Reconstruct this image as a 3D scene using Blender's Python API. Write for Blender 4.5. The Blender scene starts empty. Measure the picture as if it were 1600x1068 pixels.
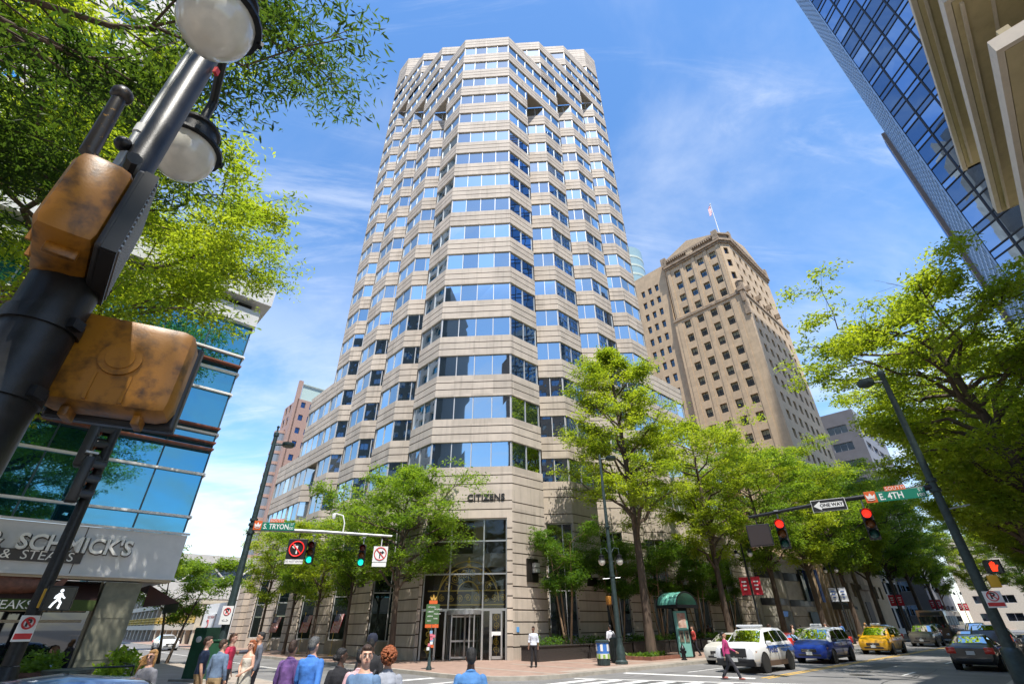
import bpy, bmesh, math, random
import numpy as np
from mathutils import Vector, Matrix, Quaternion
R = math.radians
scene = bpy.context.scene
COL = scene.collection
# ---------------------------------------------------------------- camera
cam_d = bpy.data.cameras.new("camera")
cam = bpy.data.objects.new("camera", cam_d)
COL.objects.link(cam)
scene.camera = cam
cam_d.sensor_width = 36.0
cam_d.lens = 730.0 / 1600.0 * 36.0
cam_d.clip_start = 0.05
cam_d.clip_end = 3000.0
CAM_H = 1.95
PITCH = math.atan((977 - 534) / 730.0)
_m = Matrix.Rotation(R(90) + PITCH, 4, 'X') @ Matrix.Rotation(R(-0.5), 4, 'Z')
cam.matrix_world = Matrix.Translation((0, 0, CAM_H)) @ _m
# ---------------------------------------------------------------- light
SUN_EL, SUN_AZ = R(64), R(11)          # azimuth to the right of straight behind the camera
sun_dir = Vector((math.sin(SUN_AZ) * math.cos(SUN_EL), -math.cos(SUN_AZ) * math.cos(SUN_EL), math.sin(SUN_EL)))
sun_d = bpy.data.lights.new("sun", 'SUN')
sun_d.energy = 4.0
sun_d.angle = R(0.5)
sun_d.color = (1.0, 0.95, 0.87)
sun = bpy.data.objects.new("sun", sun_d)
sun.rotation_euler = (-sun_dir).to_track_quat('-Z', 'Y').to_euler()
sun.location = (20, -40, 120)
COL.objects.link(sun)

world = bpy.data.worlds.new("World")
scene.world = world
world.use_nodes = True
nt = world.node_tree
nt.nodes.clear()
N = nt.nodes.new
out = N('ShaderNodeOutputWorld'); bg = N('ShaderNodeBackground'); bg.inputs['Strength'].default_value = 0.14
sky = N('ShaderNodeTexSky'); sky.sky_type = 'NISHITA'; sky.sun_disc = False
sky.sun_elevation = SUN_EL; sky.sun_rotation = math.pi - SUN_AZ
sky.air_density = 1.0; sky.dust_density = 0.35; sky.ozone_density = 1.1; sky.altitude = 200
tc = N('ShaderNodeTexCoord')
sep = N('ShaderNodeSeparateXYZ'); nt.links.new(tc.outputs['Generated'], sep.inputs[0])
zz = N('ShaderNodeMath'); zz.operation = 'MAXIMUM'; zz.inputs[1].default_value = 0.0; nt.links.new(sep.outputs['Z'], zz.inputs[0])
za = N('ShaderNodeMath'); za.operation = 'ADD'; za.inputs[1].default_value = 0.22; nt.links.new(zz.outputs[0], za.inputs[0])
dv = N('ShaderNodeVectorMath'); dv.operation = 'DIVIDE'
cmb = N('ShaderNodeCombineXYZ')
for i in range(3): nt.links.new(za.outputs[0], cmb.inputs[i])
nt.links.new(tc.outputs['Generated'], dv.inputs[0]); nt.links.new(cmb.outputs[0], dv.inputs[1])
def cloud(rotz, scl, loc, nscale, det, rough, dist, lo, hi):
    mp = N('ShaderNodeMapping'); mp.inputs['Rotation'].default_value = (0, 0, rotz); mp.inputs['Scale'].default_value = scl; mp.inputs['Location'].default_value = loc
    nt.links.new(dv.outputs[0], mp.inputs[0])
    nz = N('ShaderNodeTexNoise'); nz.inputs['Scale'].default_value = nscale; nz.inputs['Detail'].default_value = det
    nz.inputs['Roughness'].default_value = rough; nz.inputs['Distortion'].default_value = dist
    nt.links.new(mp.outputs[0], nz.inputs['Vector'])
    mr = N('ShaderNodeMapRange'); mr.interpolation_type = 'SMOOTHSTEP'
    mr.inputs['From Min'].default_value = lo; mr.inputs['From Max'].default_value = hi
    nt.links.new(nz.outputs['Fac'], mr.inputs['Value'])
    return mr.outputs[0]
def mth(op, a, b=None):
    m = N('ShaderNodeMath'); m.operation = op
    for i, v in enumerate((a, b)):
        if v is None: continue
        if isinstance(v, (int, float)): m.inputs[i].default_value = v
        else: nt.links.new(v, m.inputs[i])
    return m.outputs[0]
c1 = cloud(R(-35), (0.55, 2.2, 1), (1.3, 0.4, 0), 2.2, 9, 0.64, 0.9, 0.50, 0.86)     # thin wisps
c2 = cloud(R(20), (0.9, 1.3, 1), (4.1, 2.2, 0), 1.15, 8, 0.58, 0.5, 0.46, 0.82)       # broad soft veils
lowmask = N('ShaderNodeMapRange'); lowmask.inputs['From Min'].default_value = 0.68; lowmask.inputs['From Max'].default_value = 0.05
nt.links.new(sep.outputs['Z'], lowmask.inputs['Value'])
c3 = cloud(R(5), (0.8, 1.1, 1), (7.5, 1.0, 0), 1.9, 10, 0.6, 0.3, 0.40, 0.68)         # brighter banks low in the sky
fac = mth('ADD', mth('MULTIPLY', c1, 0.62), mth('MULTIPLY', c2, 0.5))
fac = mth('ADD', fac, mth('MULTIPLY', mth('MULTIPLY', c3, lowmask.outputs[0]), 1.0))
fac = mth('MINIMUM', fac, 0.92)
hs = N('ShaderNodeHueSaturation'); hs.inputs['Saturation'].default_value = 1.22; hs.inputs['Value'].default_value = 1.25
nt.links.new(sky.outputs[0], hs.inputs['Color'])
mx = N('ShaderNodeMix'); mx.data_type = 'RGBA'
nt.links.new(fac, mx.inputs[0]); nt.links.new(hs.outputs[0], mx.inputs[6]); mx.inputs[7].default_value = (4.5, 4.75, 5.1, 1)
nt.links.new(mx.outputs[2], bg.inputs['Color']); nt.links.new(bg.outputs[0], out.inputs[0])
scene.view_settings.view_transform = 'Standard'
scene.view_settings.look = 'None'
scene.view_settings.exposure = 0.86
scene.view_settings.gamma = 1.0
scene.cycles.max_bounces = 6
scene.cycles.diffuse_bounces = 4
scene.cycles.glossy_bounces = 3
scene.cycles.transmission_bounces = 4
scene.cycles.transparent_max_bounces = 8
scene.cycles.sample_clamp_indirect = 6.0
scene.cycles.use_denoising = True
# ---------------------------------------------------------------- street frame: a runs along E 4th, b along S Tryon
PHI = R(42.9)
U = Vector((math.cos(PHI), math.sin(PHI))); Wd = Vector((-U.y, U.x)); Q = Vector((-3.27, 31.55))
def W(a, b): return Q + a * U + b * Wd
def Wz(a, b, z=0.0): p = W(a, b); return Vector((p.x, p.y, z))
# ---------------------------------------------------------------- helpers
class MB:
    """collects shapes; build() links them as one mesh object"""
    def __init__(s): s.v = []; s.f = []; s.m = []; s.cur = 0
    def mat(s, i): s.cur = i; return s
    def add(s, vs, fs):
        o = len(s.v); s.v.extend([tuple(v) for v in vs])
        for f in fs: s.f.append([i + o for i in f]); s.m.append(s.cur)
        return s
    def quad(s, *p): return s.add(p, [list(range(len(p)))])
    def box(s, c, d, rz=0.0, M=None, bev=0.0):
        x, y, z = d[0] / 2, d[1] / 2, d[2] / 2
        if bev > 0:
            bm = bmesh.new(); bmesh.ops.create_cube(bm, size=1.0)
            for v in bm.verts: v.co = Vector((v.co.x * d[0], v.co.y * d[1], v.co.z * d[2]))
            bmesh.ops.bevel(bm, geom=bm.edges[:], offset=bev, segments=2, affect='EDGES', profile=0.5)
            vs = [v.co.copy() for v in bm.verts]; bm.verts.index_update(); fs = [[v.index for v in f.verts] for f in bm.faces]; bm.free()
        else:
            vs = [Vector(p) for p in ((-x, -y, -z), (x, -y, -z), (x, y, -z), (-x, y, -z), (-x, -y, z), (x, -y, z), (x, y, z), (-x, y, z))]
            fs = [(3, 2, 1, 0), (4, 5, 6, 7), (0, 1, 5, 4), (1, 2, 6, 5), (2, 3, 7, 6), (3, 0, 4, 7)]
        T = M if M is not None else Matrix.Rotation(rz, 3, 'Z')
        C_ = Vector(c)
        return s.add([T @ v + C_ for v in vs], fs)
    def tube(s, pts, rad, n=8, cap=True):
        pts = [Vector(p) for p in pts]; k = len(pts)
        if not hasattr(rad, '__len__'): rad = [rad] * k
        rings = []; up = None
        for i, p in enumerate(pts):
            t = (pts[min(i + 1, k - 1)] - pts[max(i - 1, 0)])
            t = t.normalized() if t.length > 1e-9 else Vector((0, 0, 1))
            if up is None:
                up = Vector((1, 0, 0)) if abs(t.x) < 0.8 else Vector((0, 1, 0))
            e1 = (up - t * up.dot(t)); e1 = e1.normalized() if e1.length > 1e-6 else t.orthogonal().normalized()
            e2 = t.cross(e1); up = e1
            rings.append([p + (e1 * math.cos(2 * math.pi * j / n) + e2 * math.sin(2 * math.pi * j / n)) * rad[i] for j in range(n)])
        vs = [v for r in rings for v in r]; fs = []
        for i in range(k - 1):
            for j in range(n):
                a = i * n + j; b = i * n + (j + 1) % n
                fs.append((a, b, b + n, a + n))
        if cap: fs.append(tuple(reversed(range(n)))); fs.append(tuple((k - 1) * n + j for j in range(n)))
        return s.add(vs, fs)
    def lathe(s, prof, c=(0, 0, 0), n=16, M=None, sx=1.0, sy=1.0):
        """prof: (r, z) from bottom to top"""
        T = M if M is not None else Matrix.Identity(3); C_ = Vector(c); vs = []; fs = []
        for r, z in prof:
            for j in range(n):
                a = 2 * math.pi * j / n
                vs.append(T @ Vector((r * math.cos(a) * sx, r * math.sin(a) * sy, z)) + C_)
        k = len(prof)
        for i in range(k - 1):
            for j in range(n):
                a = i * n + j; b = i * n + (j + 1) % n
                fs.append((a, b, b + n, a + n))
        if prof[0][0] > 1e-6: fs.append(tuple(reversed(range(n))))
        if prof[-1][0] > 1e-6: fs.append(tuple((k - 1) * n + j for j in range(n)))
        return s.add(vs, fs)
    def ell(s, c, r, n=10, M=None):
        prof = []
        for i in range(n + 1):
            a = -math.pi / 2 + math.pi * i / n
            prof.append((max(math.cos(a), 1e-4), math.sin(a)))
        T = (M if M is not None else Matrix.Identity(3)) @ Matrix.Diagonal(Vector(r))
        return s.lathe(prof, c, max(8, n), T)
    def prism(s, poly, z0, z1):
        n = len(poly)
        vs = [(p[0], p[1], z0) for p in poly] + [(p[0], p[1], z1) for p in poly]
        fs = [tuple(reversed(range(n))), tuple(range(n, 2 * n))] + [(i, (i + 1) % n, n + (i + 1) % n, n + i) for i in range(n)]
        return s.add(vs, fs)
    def plate(s, poly, o, ex, ey, ez, t):
        """2-D outline poly on plane (o, ex, ey), thickness t along ez"""
        o, ex, ey, ez = Vector(o), Vector(ex), Vector(ey), Vector(ez); n = len(poly)
        vs = [o + ex * p[0] + ey * p[1] for p in poly] + [o + ex * p[0] + ey * p[1] + ez * t for p in poly]
        fs = [tuple(reversed(range(n))), tuple(range(n, 2 * n))] + [(i, (i + 1) % n, n + (i + 1) % n, n + i) for i in range(n)]
        return s.add(vs, fs)
    def build(s, name, mats, parent=None, loc=None, smooth=0, rel=None):
        me = bpy.data.meshes.new(name)
        vs = s.v
        if rel is not None:
            r = Vector(rel); vs = [(v[0] - r.x, v[1] - r.y, v[2] - r.z) for v in vs]
        me.from_pydata(vs, [], s.f)
        if not isinstance(mats, (list, tuple)): mats = [mats]
        for m in mats: me.materials.append(m)
        if len(mats) > 1: me.polygons.foreach_set('material_index', s.m)
        bm = bmesh.new(); bm.from_mesh(me); bmesh.ops.recalc_face_normals(bm, faces=bm.faces[:]); bm.to_mesh(me); bm.free()
        if smooth:
            me.shade_smooth(); me.set_sharp_from_angle(angle=R(smooth))
        me.update()
        o = bpy.data.objects.new(name, me); COL.objects.link(o)
        if parent is not None: o.parent = parent
        if loc is not None: o.location = loc
        return o
def tag(o, label, cat, group=None, kind=None):
    o['label'] = label; o['category'] = cat
    if group: o['group'] = group
    if kind: o['kind'] = kind
    return o
def struct(o): o['kind'] = 'structure'; return o
def thing(name, label, cat, loc, rz=0.0, group=None):
    o = bpy.data.objects.new(name, None); COL.objects.link(o); o.location = loc; o.rotation_euler = (0, 0, rz)
    o.empty_display_size = 0.2
    return tag(o, label, cat, group)
def dup(root, loc, rz=None, label=None, scale=None, group=None):
    def cp(o, par):
        c = o.copy(); COL.objects.link(c)
        if par is not None: c.parent = par
        for ch in o.children: cp(ch, c)
        return c
    c = cp(root, None); c.location = loc
    if rz is not None: c.rotation_euler = (0, 0, rz)
    if scale is not None: c.scale = scale if hasattr(scale, '__len__') else (scale,) * 3
    if label: c['label'] = label
    if group: c['group'] = group
    return c
def text(body, size, mat, parent, loc, rot, name='lettering', ext=0.01, align='CENTER', sx=1.0, space=1.0, bold=0.0):
    cu = bpy.data.curves.new(name, 'FONT'); cu.body = body; cu.size = size; cu.extrude = ext; cu.align_x = align; cu.align_y = 'CENTER'
    cu.space_character = space; cu.offset = bold; cu.resolution_u = 3
    cu.materials.append(mat)
    tmp = bpy.data.objects.new(name, cu); COL.objects.link(tmp)
    me = bpy.data.meshes.new_from_object(tmp.evaluated_get(bpy.context.evaluated_depsgraph_get())); me.name = name
    bpy.data.objects.remove(tmp); bpy.data.curves.remove(cu)
    o = bpy.data.objects.new(name, me); COL.objects.link(o); o.parent = parent; o.location = loc
    if isinstance(rot, Matrix): o.rotation_euler = rot.to_euler()
    else: o.rotation_euler = rot
    o.scale = (sx, 1, 1)
    return o
def frame3(ex, ez=None, ey=None):
    """rotation whose local x is ex and local y is ey (for text lying on a wall: x right, y up)"""
    ex = Vector(ex).normalized(); ey = Vector(ey).normalized() if ey else Vector((0, 0, 1)); ez = ex.cross(ey).normalized(); ey = ez.cross(ex)
    return Matrix((ex, ey, ez)).transposed()
# ---------------------------------------------------------------- materials
def mat(name, col, rough=0.7, metal=0.0, var=0.0, scale=3.0, bump=0.0, bscale=40.0, stretch=None, col2=None, lo=0.35, hi=0.65, spec=0.5, coat=0.0, emit=None, estr=0.0, trans=0.0, detail=6):
    m = bpy.data.materials.new(name); m.use_nodes = True; t = m.node_tree; p = t.nodes['Principled BSDF']
    col = tuple(col) + (1,) if len(col) == 3 else col
    p.inputs['Base Color'].default_value = col; p.inputs['Roughness'].default_value = rough; p.inputs['Metallic'].default_value = metal
    p.inputs['Specular IOR Level'].default_value = spec; p.inputs['Coat Weight'].default_value = coat; p.inputs['Coat Roughness'].default_value = 0.05
    if trans: p.inputs['Transmission Weight'].default_value = trans
    if emit: p.inputs['Emission Color'].default_value = tuple(emit) + (1,); p.inputs['Emission Strength'].default_value = estr
    if var or bump or col2:
        tcn = t.nodes.new('ShaderNodeTexCoord'); src = tcn.outputs['Object']
        if stretch:
            mp = t.nodes.new('ShaderNodeMapping'); mp.inputs['Scale'].default_value = stretch; t.links.new(src, mp.inputs[0]); src = mp.outputs[0]
        nz = t.nodes.new('ShaderNodeTexNoise'); nz.inputs['Scale'].default_value = scale; nz.inputs['Detail'].default_value = detail; nz.inputs['Roughness'].default_value = 0.6
        t.links.new(src, nz.inputs['Vector'])
        if var or col2:
            mr = t.nodes.new('ShaderNodeMapRange'); mr.inputs['From Min'].default_value = lo; mr.inputs['From Max'].default_value = hi
            t.links.new(nz.outputs['Fac'], mr.inputs['Value'])
            mxn = t.nodes.new('ShaderNodeMix'); mxn.data_type = 'RGBA'
            c2 = tuple(col2) + (1,) if col2 else tuple(min(1, c * (1 + var)) for c in col[:3]) + (1,)
            c1_ = col if col2 else tuple(c * (1 - var) for c in col[:3]) + (1,)
            mxn.inputs[6].default_value = c1_; mxn.inputs[7].default_value = c2
            t.links.new(mr.outputs[0], mxn.inputs[0]); t.links.new(mxn.outputs[2], p.inputs['Base Color'])
            rr = t.nodes.new('ShaderNodeMapRange'); rr.inputs['To Min'].default_value = max(0.02, rough - 0.08); rr.inputs['To Max'].default_value = min(1, rough + 0.08)
            t.links.new(nz.outputs['Fac'], rr.inputs['Value']); t.links.new(rr.outputs[0], p.inputs['Roughness'])
        if bump:
            n2 = t.nodes.new('ShaderNodeTexNoise'); n2.inputs['Scale'].default_value = bscale; n2.inputs['Detail'].default_value = 4
            t.links.new(src, n2.inputs['Vector'])
            b = t.nodes.new('ShaderNodeBump'); b.inputs['Strength'].default_value = bump; b.inputs['Distance'].default_value = 0.02
            t.links.new(n2.outputs['Fac'], b.inputs['Height']); t.links.new(b.outputs[0], p.inputs['Normal'])
    return m
def glassmat(name, tint, dark, fac=0.6, rough=0.02, wav=0.0, wscale=0.35, blinds=0.0):
    """coated office glazing: mirror-like skin over a dark interior"""
    m = bpy.data.materials.new(name); m.use_nodes = True; t = m.node_tree; t.nodes.remove(t.nodes['Principled BSDF'])
    o = t.nodes['Material Output']
    d = t.nodes.new('ShaderNodeBsdfDiffuse'); d.inputs[0].default_value = tuple(dark) + (1,)
    g = t.nodes.new('ShaderNodeBsdfGlossy'); g.inputs['Color'].default_value = tuple(tint) + (1,); g.inputs['Roughness'].default_value = rough
    fr = t.nodes.new('ShaderNodeFresnel'); fr.inputs[0].default_value = 1.6
    mr = t.nodes.new('ShaderNodeMapRange'); mr.inputs['From Max'].default_value = 1.0; mr.inputs['To Min'].default_value = fac; mr.inputs['To Max'].default_value = 1.0
    t.links.new(fr.outputs[0], mr.inputs['Value'])
    s = t.nodes.new('ShaderNodeMixShader'); t.links.new(mr.outputs[0], s.inputs[0]); t.links.new(d.outputs[0], s.inputs[1]); t.links.new(g.outputs[0], s.inputs[2])
    if blinds:
        ge = t.nodes.new('ShaderNodeNewGeometry'); cr = t.nodes.new('ShaderNodeValToRGB'); cr.color_ramp.interpolation = 'CONSTANT'; e = cr.color_ramp.elements
        e[0].color = tuple(dark) + (1,); e[1].position = 1 - blinds; e[1].color = (.20, .21, .21, 1); x_ = e.new(1 - blinds * .45); x_.color = (.10, .11, .11, 1)
        t.links.new(ge.outputs['Random Per Island'], cr.inputs[0]); t.links.new(cr.outputs[0], d.inputs[0])
    if wav:
        tcn = t.nodes.new('ShaderNodeTexCoord'); nz = t.nodes.new('ShaderNodeTexNoise'); nz.inputs['Scale'].default_value = wscale; nz.inputs['Detail'].default_value = 1
        b = t.nodes.new('ShaderNodeBump'); b.inputs['Strength'].default_value = wav; b.inputs['Distance'].default_value = 0.05
        t.links.new(tcn.outputs['Object'], nz.inputs['Vector']); t.links.new(nz.outputs['Fac'], b.inputs['Height'])
        t.links.new(b.outputs[0], g.inputs['Normal'])
    t.links.new(s.outputs[0], o.inputs[0])
    return m
def clearglass(name, tint, fac=0.12):
    """thin see-through glass"""
    m = bpy.data.materials.new(name); m.use_nodes = True; t = m.node_tree; t.nodes.remove(t.nodes['Principled BSDF']); o = t.nodes['Material Output']
    tr = t.nodes.new('ShaderNodeBsdfTransparent'); tr.inputs[0].default_value = tuple(tint) + (1,)
    g = t.nodes.new('ShaderNodeBsdfGlossy'); g.inputs['Roughness'].default_value = 0.02
    fr = t.nodes.new('ShaderNodeFresnel'); fr.inputs[0].default_value = 1.5
    mr = t.nodes.new('ShaderNodeMapRange'); mr.inputs['To Min'].default_value = fac; mr.inputs['To Max'].default_value = 1.0
    t.links.new(fr.outputs[0], mr.inputs['Value'])
    s = t.nodes.new('ShaderNodeMixShader'); t.links.new(mr.outputs[0], s.inputs[0]); t.links.new(tr.outputs[0], s.inputs[1]); t.links.new(g.outputs[0], s.inputs[2])
    t.links.new(s.outputs[0], o.inputs[0]); return m
def leafmat(name, col, col2):
    m = bpy.data.materials.new(name); m.use_nodes = True; t = m.node_tree; p = t.nodes['Principled BSDF']; o = t.nodes['Material Output']
    g = t.nodes.new('ShaderNodeNewGeometry'); mxn = t.nodes.new('ShaderNodeMix'); mxn.data_type = 'RGBA'
    mxn.inputs[6].default_value = tuple(col) + (1,); mxn.inputs[7].default_value = tuple(col2) + (1,)
    tcn = t.nodes.new('ShaderNodeTexCoord'); nz = t.nodes.new('ShaderNodeTexNoise'); nz.inputs['Scale'].default_value = .42; nz.inputs['Detail'].default_value = 3; t.links.new(tcn.outputs['Object'], nz.inputs['Vector'])
    m1 = t.nodes.new('ShaderNodeMapRange'); m1.inputs['From Min'].default_value = .36; m1.inputs['From Max'].default_value = .64; t.links.new(nz.outputs['Fac'], m1.inputs['Value'])
    av = t.nodes.new('ShaderNodeMix'); av.data_type = 'FLOAT'; av.inputs[0].default_value = .5; t.links.new(g.outputs['Random Per Island'], av.inputs[2]); t.links.new(m1.outputs[0], av.inputs[3])
    t.links.new(av.outputs[0], mxn.inputs[0]); t.links.new(mxn.outputs[2], p.inputs['Base Color'])
    p.inputs['Roughness'].default_value = 0.45; p.inputs['Specular IOR Level'].default_value = 0.35
    tl = t.nodes.new('ShaderNodeBsdfTranslucent'); mul = t.nodes.new('ShaderNodeMix'); mul.data_type = 'RGBA'; mul.blend_type = 'MULTIPLY'; mul.inputs[0].default_value = 1.0
    mul.inputs[7].default_value = (2.3, 2.05, 0.85, 1); t.links.new(mxn.outputs[2], mul.inputs[6]); t.links.new(mul.outputs[2], tl.inputs[0])
    s = t.nodes.new('ShaderNodeMixShader'); s.inputs[0].default_value = 0.57
    t.links.new(p.outputs[0], s.inputs[1]); t.links.new(tl.outputs[0], s.inputs[2]); t.links.new(s.outputs[0], o.inputs[0]); return m
M = {}
M['asphalt'] = mat('asphalt', (0.17, 0.165, 0.16), 0.85, var=0.22, scale=0.45, bump=0.35, bscale=60, detail=12)
M['paint_white'] = mat('road_paint_white', (0.72, 0.71, 0.68), 0.7, var=0.12, scale=6)
M['paint_yellow'] = mat('road_paint_yellow', (0.62, 0.38, 0.06), 0.7, var=0.12, scale=6)
M['sidewalk'] = mat('sidewalk_concrete', (0.34, 0.285, 0.235), 0.85, var=0.12, scale=1.2, bump=0.15)
M['brick_walk'] = mat('sidewalk_brick', (0.30, 0.20, 0.155), 0.85, var=0.15, scale=2.5, bump=0.2)
M['kerb'] = mat('kerb_stone', (0.36, 0.33, 0.28), 0.8, var=0.2, scale=2, bump=0.3)
def stonemat(name, col, cell=(0.62, 0.62, 0.78), amt=0.10, streak=0.16):
    """cladding: each panel a little different in tone, rain streaks running down"""
    m = mat(name, col, 0.75, var=0.07, scale=1.3, bump=0.12, bscale=30); t = m.node_tree; p = t.nodes['Principled BSDF']; L = t.links
    src = p.inputs['Base Color'].links[0].from_socket; tcn = t.nodes.new('ShaderNodeTexCoord')
    mp = t.nodes.new('ShaderNodeMapping'); mp.inputs['Scale'].default_value = cell; L.new(tcn.outputs['Object'], mp.inputs[0])
    fl = t.nodes.new('ShaderNodeVectorMath'); fl.operation = 'FLOOR'; L.new(mp.outputs[0], fl.inputs[0]); wn = t.nodes.new('ShaderNodeTexWhiteNoise'); L.new(fl.outputs[0], wn.inputs['Vector'])
    m1 = t.nodes.new('ShaderNodeMapRange'); m1.inputs['To Min'].default_value = 1 - amt; m1.inputs['To Max'].default_value = 1 + amt; L.new(wn.outputs['Value'], m1.inputs['Value'])
    mp2 = t.nodes.new('ShaderNodeMapping'); mp2.inputs['Scale'].default_value = (2.2, 2.2, .10); L.new(tcn.outputs['Object'], mp2.inputs[0]); nz = t.nodes.new('ShaderNodeTexNoise'); nz.inputs['Scale'].default_value = 1.6; nz.inputs['Detail'].default_value = 7; L.new(mp2.outputs[0], nz.inputs['Vector'])
    m2 = t.nodes.new('ShaderNodeMapRange'); m2.inputs['From Min'].default_value = .52; m2.inputs['From Max'].default_value = .75; m2.inputs['To Min'].default_value = 1.0; m2.inputs['To Max'].default_value = 1 - streak; L.new(nz.outputs['Fac'], m2.inputs['Value'])
    mu = t.nodes.new('ShaderNodeMath'); mu.operation = 'MULTIPLY'; L.new(m1.outputs[0], mu.inputs[0]); L.new(m2.outputs[0], mu.inputs[1])
    sc = t.nodes.new('ShaderNodeVectorMath'); sc.operation = 'SCALE'; L.new(src, sc.inputs[0]); L.new(mu.outputs[0], sc.inputs['Scale']); L.new(sc.outputs[0], p.inputs['Base Color']); return m
M['stone'] = stonemat('tower_stone', (0.475, 0.405, 0.33), amt=.12, streak=.22)
M['groove'] = mat('tower_joint', (0.10, 0.07, 0.05), 0.9)
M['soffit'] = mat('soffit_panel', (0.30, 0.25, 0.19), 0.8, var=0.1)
M['tglass'] = glassmat('tower_glass', (0.68, 0.765, 0.79), (0.012, 0.022, 0.032), 0.58, wav=0.05, blinds=.22)
M['lobby_glass'] = glassmat('lobby_glass', (0.75, 0.85, 0.85), (0.010, 0.014, 0.013), 0.10)
M['alu'] = mat('aluminium', (0.55, 0.55, 0.54), 0.35, 0.8)
M['mull'] = mat('mullion', (0.50, 0.50, 0.50), 0.5, 0.3)
M['bronze'] = mat('dark_bronze', (0.035, 0.03, 0.026), 0.4, 0.5)
M['gold'] = mat('gilded_iron', (0.62, 0.42, 0.07), 0.4, 0.25)
M['black'] = mat('black_paint', (0.015, 0.015, 0.016), 0.5)
M['roofing'] = mat('roofing', (0.2, 0.2, 0.2), 0.9, var=0.1)
M['white'] = mat('white_paint', (0.75, 0.75, 0.73), 0.6, var=0.05)
M['granite'] = mat('dark_granite', (0.045, 0.04, 0.038), 0.25, var=0.4, scale=20)
# ---------------------------------------------------------------- ground, roads, pavements
def rounded(poly, rad, n=8):
    o = []
    k = len(poly)
    for i in range(k):
        p0, p1, p2 = Vector(poly[i - 1]), Vector(poly[i]), Vector(poly[(i + 1) % k]); r = rad[i]
        if r <= 0: o.append(tuple(p1)); continue
        d0 = (p0 - p1).normalized(); d2 = (p2 - p1).normalized()
        a, b = p1 + d0 * r, p1 + d2 * r
        for j in range(n + 1):
            t = j / n
            o.append(tuple(a * (1 - t) ** 2 + p1 * 2 * t * (1 - t) + b * t * t))
    return o
g = MB(); S_ = 1500
g.quad((-S_, -S_, 0), (S_, -S_, 0), (S_, S_, 0), (-S_, S_, 0))
struct(g.build('road', M['asphalt']))
def inset(poly, d):
    n = len(poly); o = []
    for i in range(n):
        p0, p1, p2 = Vector(poly[i - 1]), Vector(poly[i]), Vector(poly[(i + 1) % n])
        e0 = (p1 - p0).normalized(); e1 = (p2 - p1).normalized()
        n0 = Vector((-e0.y, e0.x)); n1 = Vector((-e1.y, e1.x)); m_ = (n0 + n1); m_ = m_.normalized() / max(0.3, m_.normalized().dot(n0))
        o.append(tuple(p1 + m_ * d))
    return o
BIG = 260
blocks = {  # counter-clockwise in (a, b)
 'tower': ([(-4.1, -8.7), (BIG, -8.7), (BIG, BIG), (-4.1, BIG)], [4.2, 0, 0, 0]),
 'restaurant': ([(-BIG, -11.6), (-10.6, -11.6), (-10.6, BIG), (-BIG, BIG)], [0, 4.5, 0, 0]),
 'east': ([(-2.0, -BIG), (BIG, -BIG), (BIG, -22.3), (-2.0, -22.3)], [0, 0, 0, 5.0]),
 'south': ([(-BIG, -BIG), (-10.6, -BIG), (-10.6, -22.3), (-BIG, -22.3)], [0, 0, 4.5, 0])}
for nm, (po, ra) in blocks.items():
    rp = rounded(po, ra); ip = inset(rp, 0.16)
    k = MB(); n = len(rp); w3 = lambda p, z: Wz(p[0], p[1], z)
    for i in range(n):
        j = (i + 1) % n
        k.quad(w3(rp[i], 0), w3(rp[j], 0), w3(rp[j], 0.15), w3(rp[i], 0.15))
        k.quad(w3(rp[i], 0.15), w3(rp[j], 0.15), w3(ip[j], 0.155), w3(ip[i], 0.155))
    struct(k.build('kerb', M['kerb']))
    s_ = MB(); s_.add([w3(p, 0.152) for p in ip], [list(range(n))])
    struct(s_.build('sidewalk', M['brick_walk'] if nm == 'tower' else M['sidewalk']))
# paving joints on the tower pavement: concrete bands along the kerb and across
j_ = MB()
for i in range(40):
    a = -1 + i * 3.0
    j_.add([Wz(a, -8.4, .157), Wz(a + .3, -8.4, .157), Wz(a + .3, -2.2, .157), Wz(a, -2.2, .157)], [(0, 1, 2, 3)])
j_.add([Wz(0, -8.5, .1605), Wz(120, -8.5, .1605), Wz(120, -7.6, .1605), Wz(0, -7.6, .1605)], [(0, 1, 2, 3)])
struct(j_.build('sidewalk', M['sidewalk']))
# road markings
def strip(mb, p, q, wd, z=0.004):
    p, q = Vector(p), Vector(q); d = (q - p).normalized(); n = Vector((-d.y, d.x)) * wd / 2
    mb.add([Wz(*(p - n), z), Wz(*(q - n), z), Wz(*(q + n), z), Wz(*(p + n), z)], [(0, 1, 2, 3)])
y = MB()
strip(y, (4.9, -14.72), (140, -14.72), 0.13); strip(y, (4.9, -14.98), (140, -14.98), 0.13)
strip(y, (-22, -17.0), (-80, -17.0), 0.13); strip(y, (-22, -17.25), (-80, -17.25), 0.13)
struct(y.build('road_marking', M['paint_yellow']))
wm = MB()
strip(wm, (3.2, -9.0), (4.6, -14.6), 0.45)
SK = -0.5
def xw(b, off): return (-0.95 + (b + 7.94) * SK + off, b)
strip(wm, xw(-9.0, 0), xw(-22.0, 0), 0.22); strip(wm, xw(-9.0, -3.4), xw(-22.0, -3.4), 0.22)
for i in range(13):
    b = -9.9 - i * 0.95
    p0, p1 = xw(b, -0.25), xw(b, -3.15); strip(wm, p0, p1, 0.42)
for i in range(7):
    a = -4.9 - i * 0.9
    strip(wm, (a, -6.6), (a - .3, -10.2), 0.42)
strip(wm, (-4.4, -6.3), (-10.4, -6.3), 0.2); strip(wm, (-4.6, -10.5), (-10.6, -10.5), 0.2)
for i in range(8):
    b = -12.6 - i * 1.15
    strip(wm, (-12.0, b), (-15.2, b), 0.45)
for i in range(9):
    strip(wm, (10 + i * 9.5, -18.6), (12.2 + i * 9.5, -18.6), 0.11)
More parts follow.
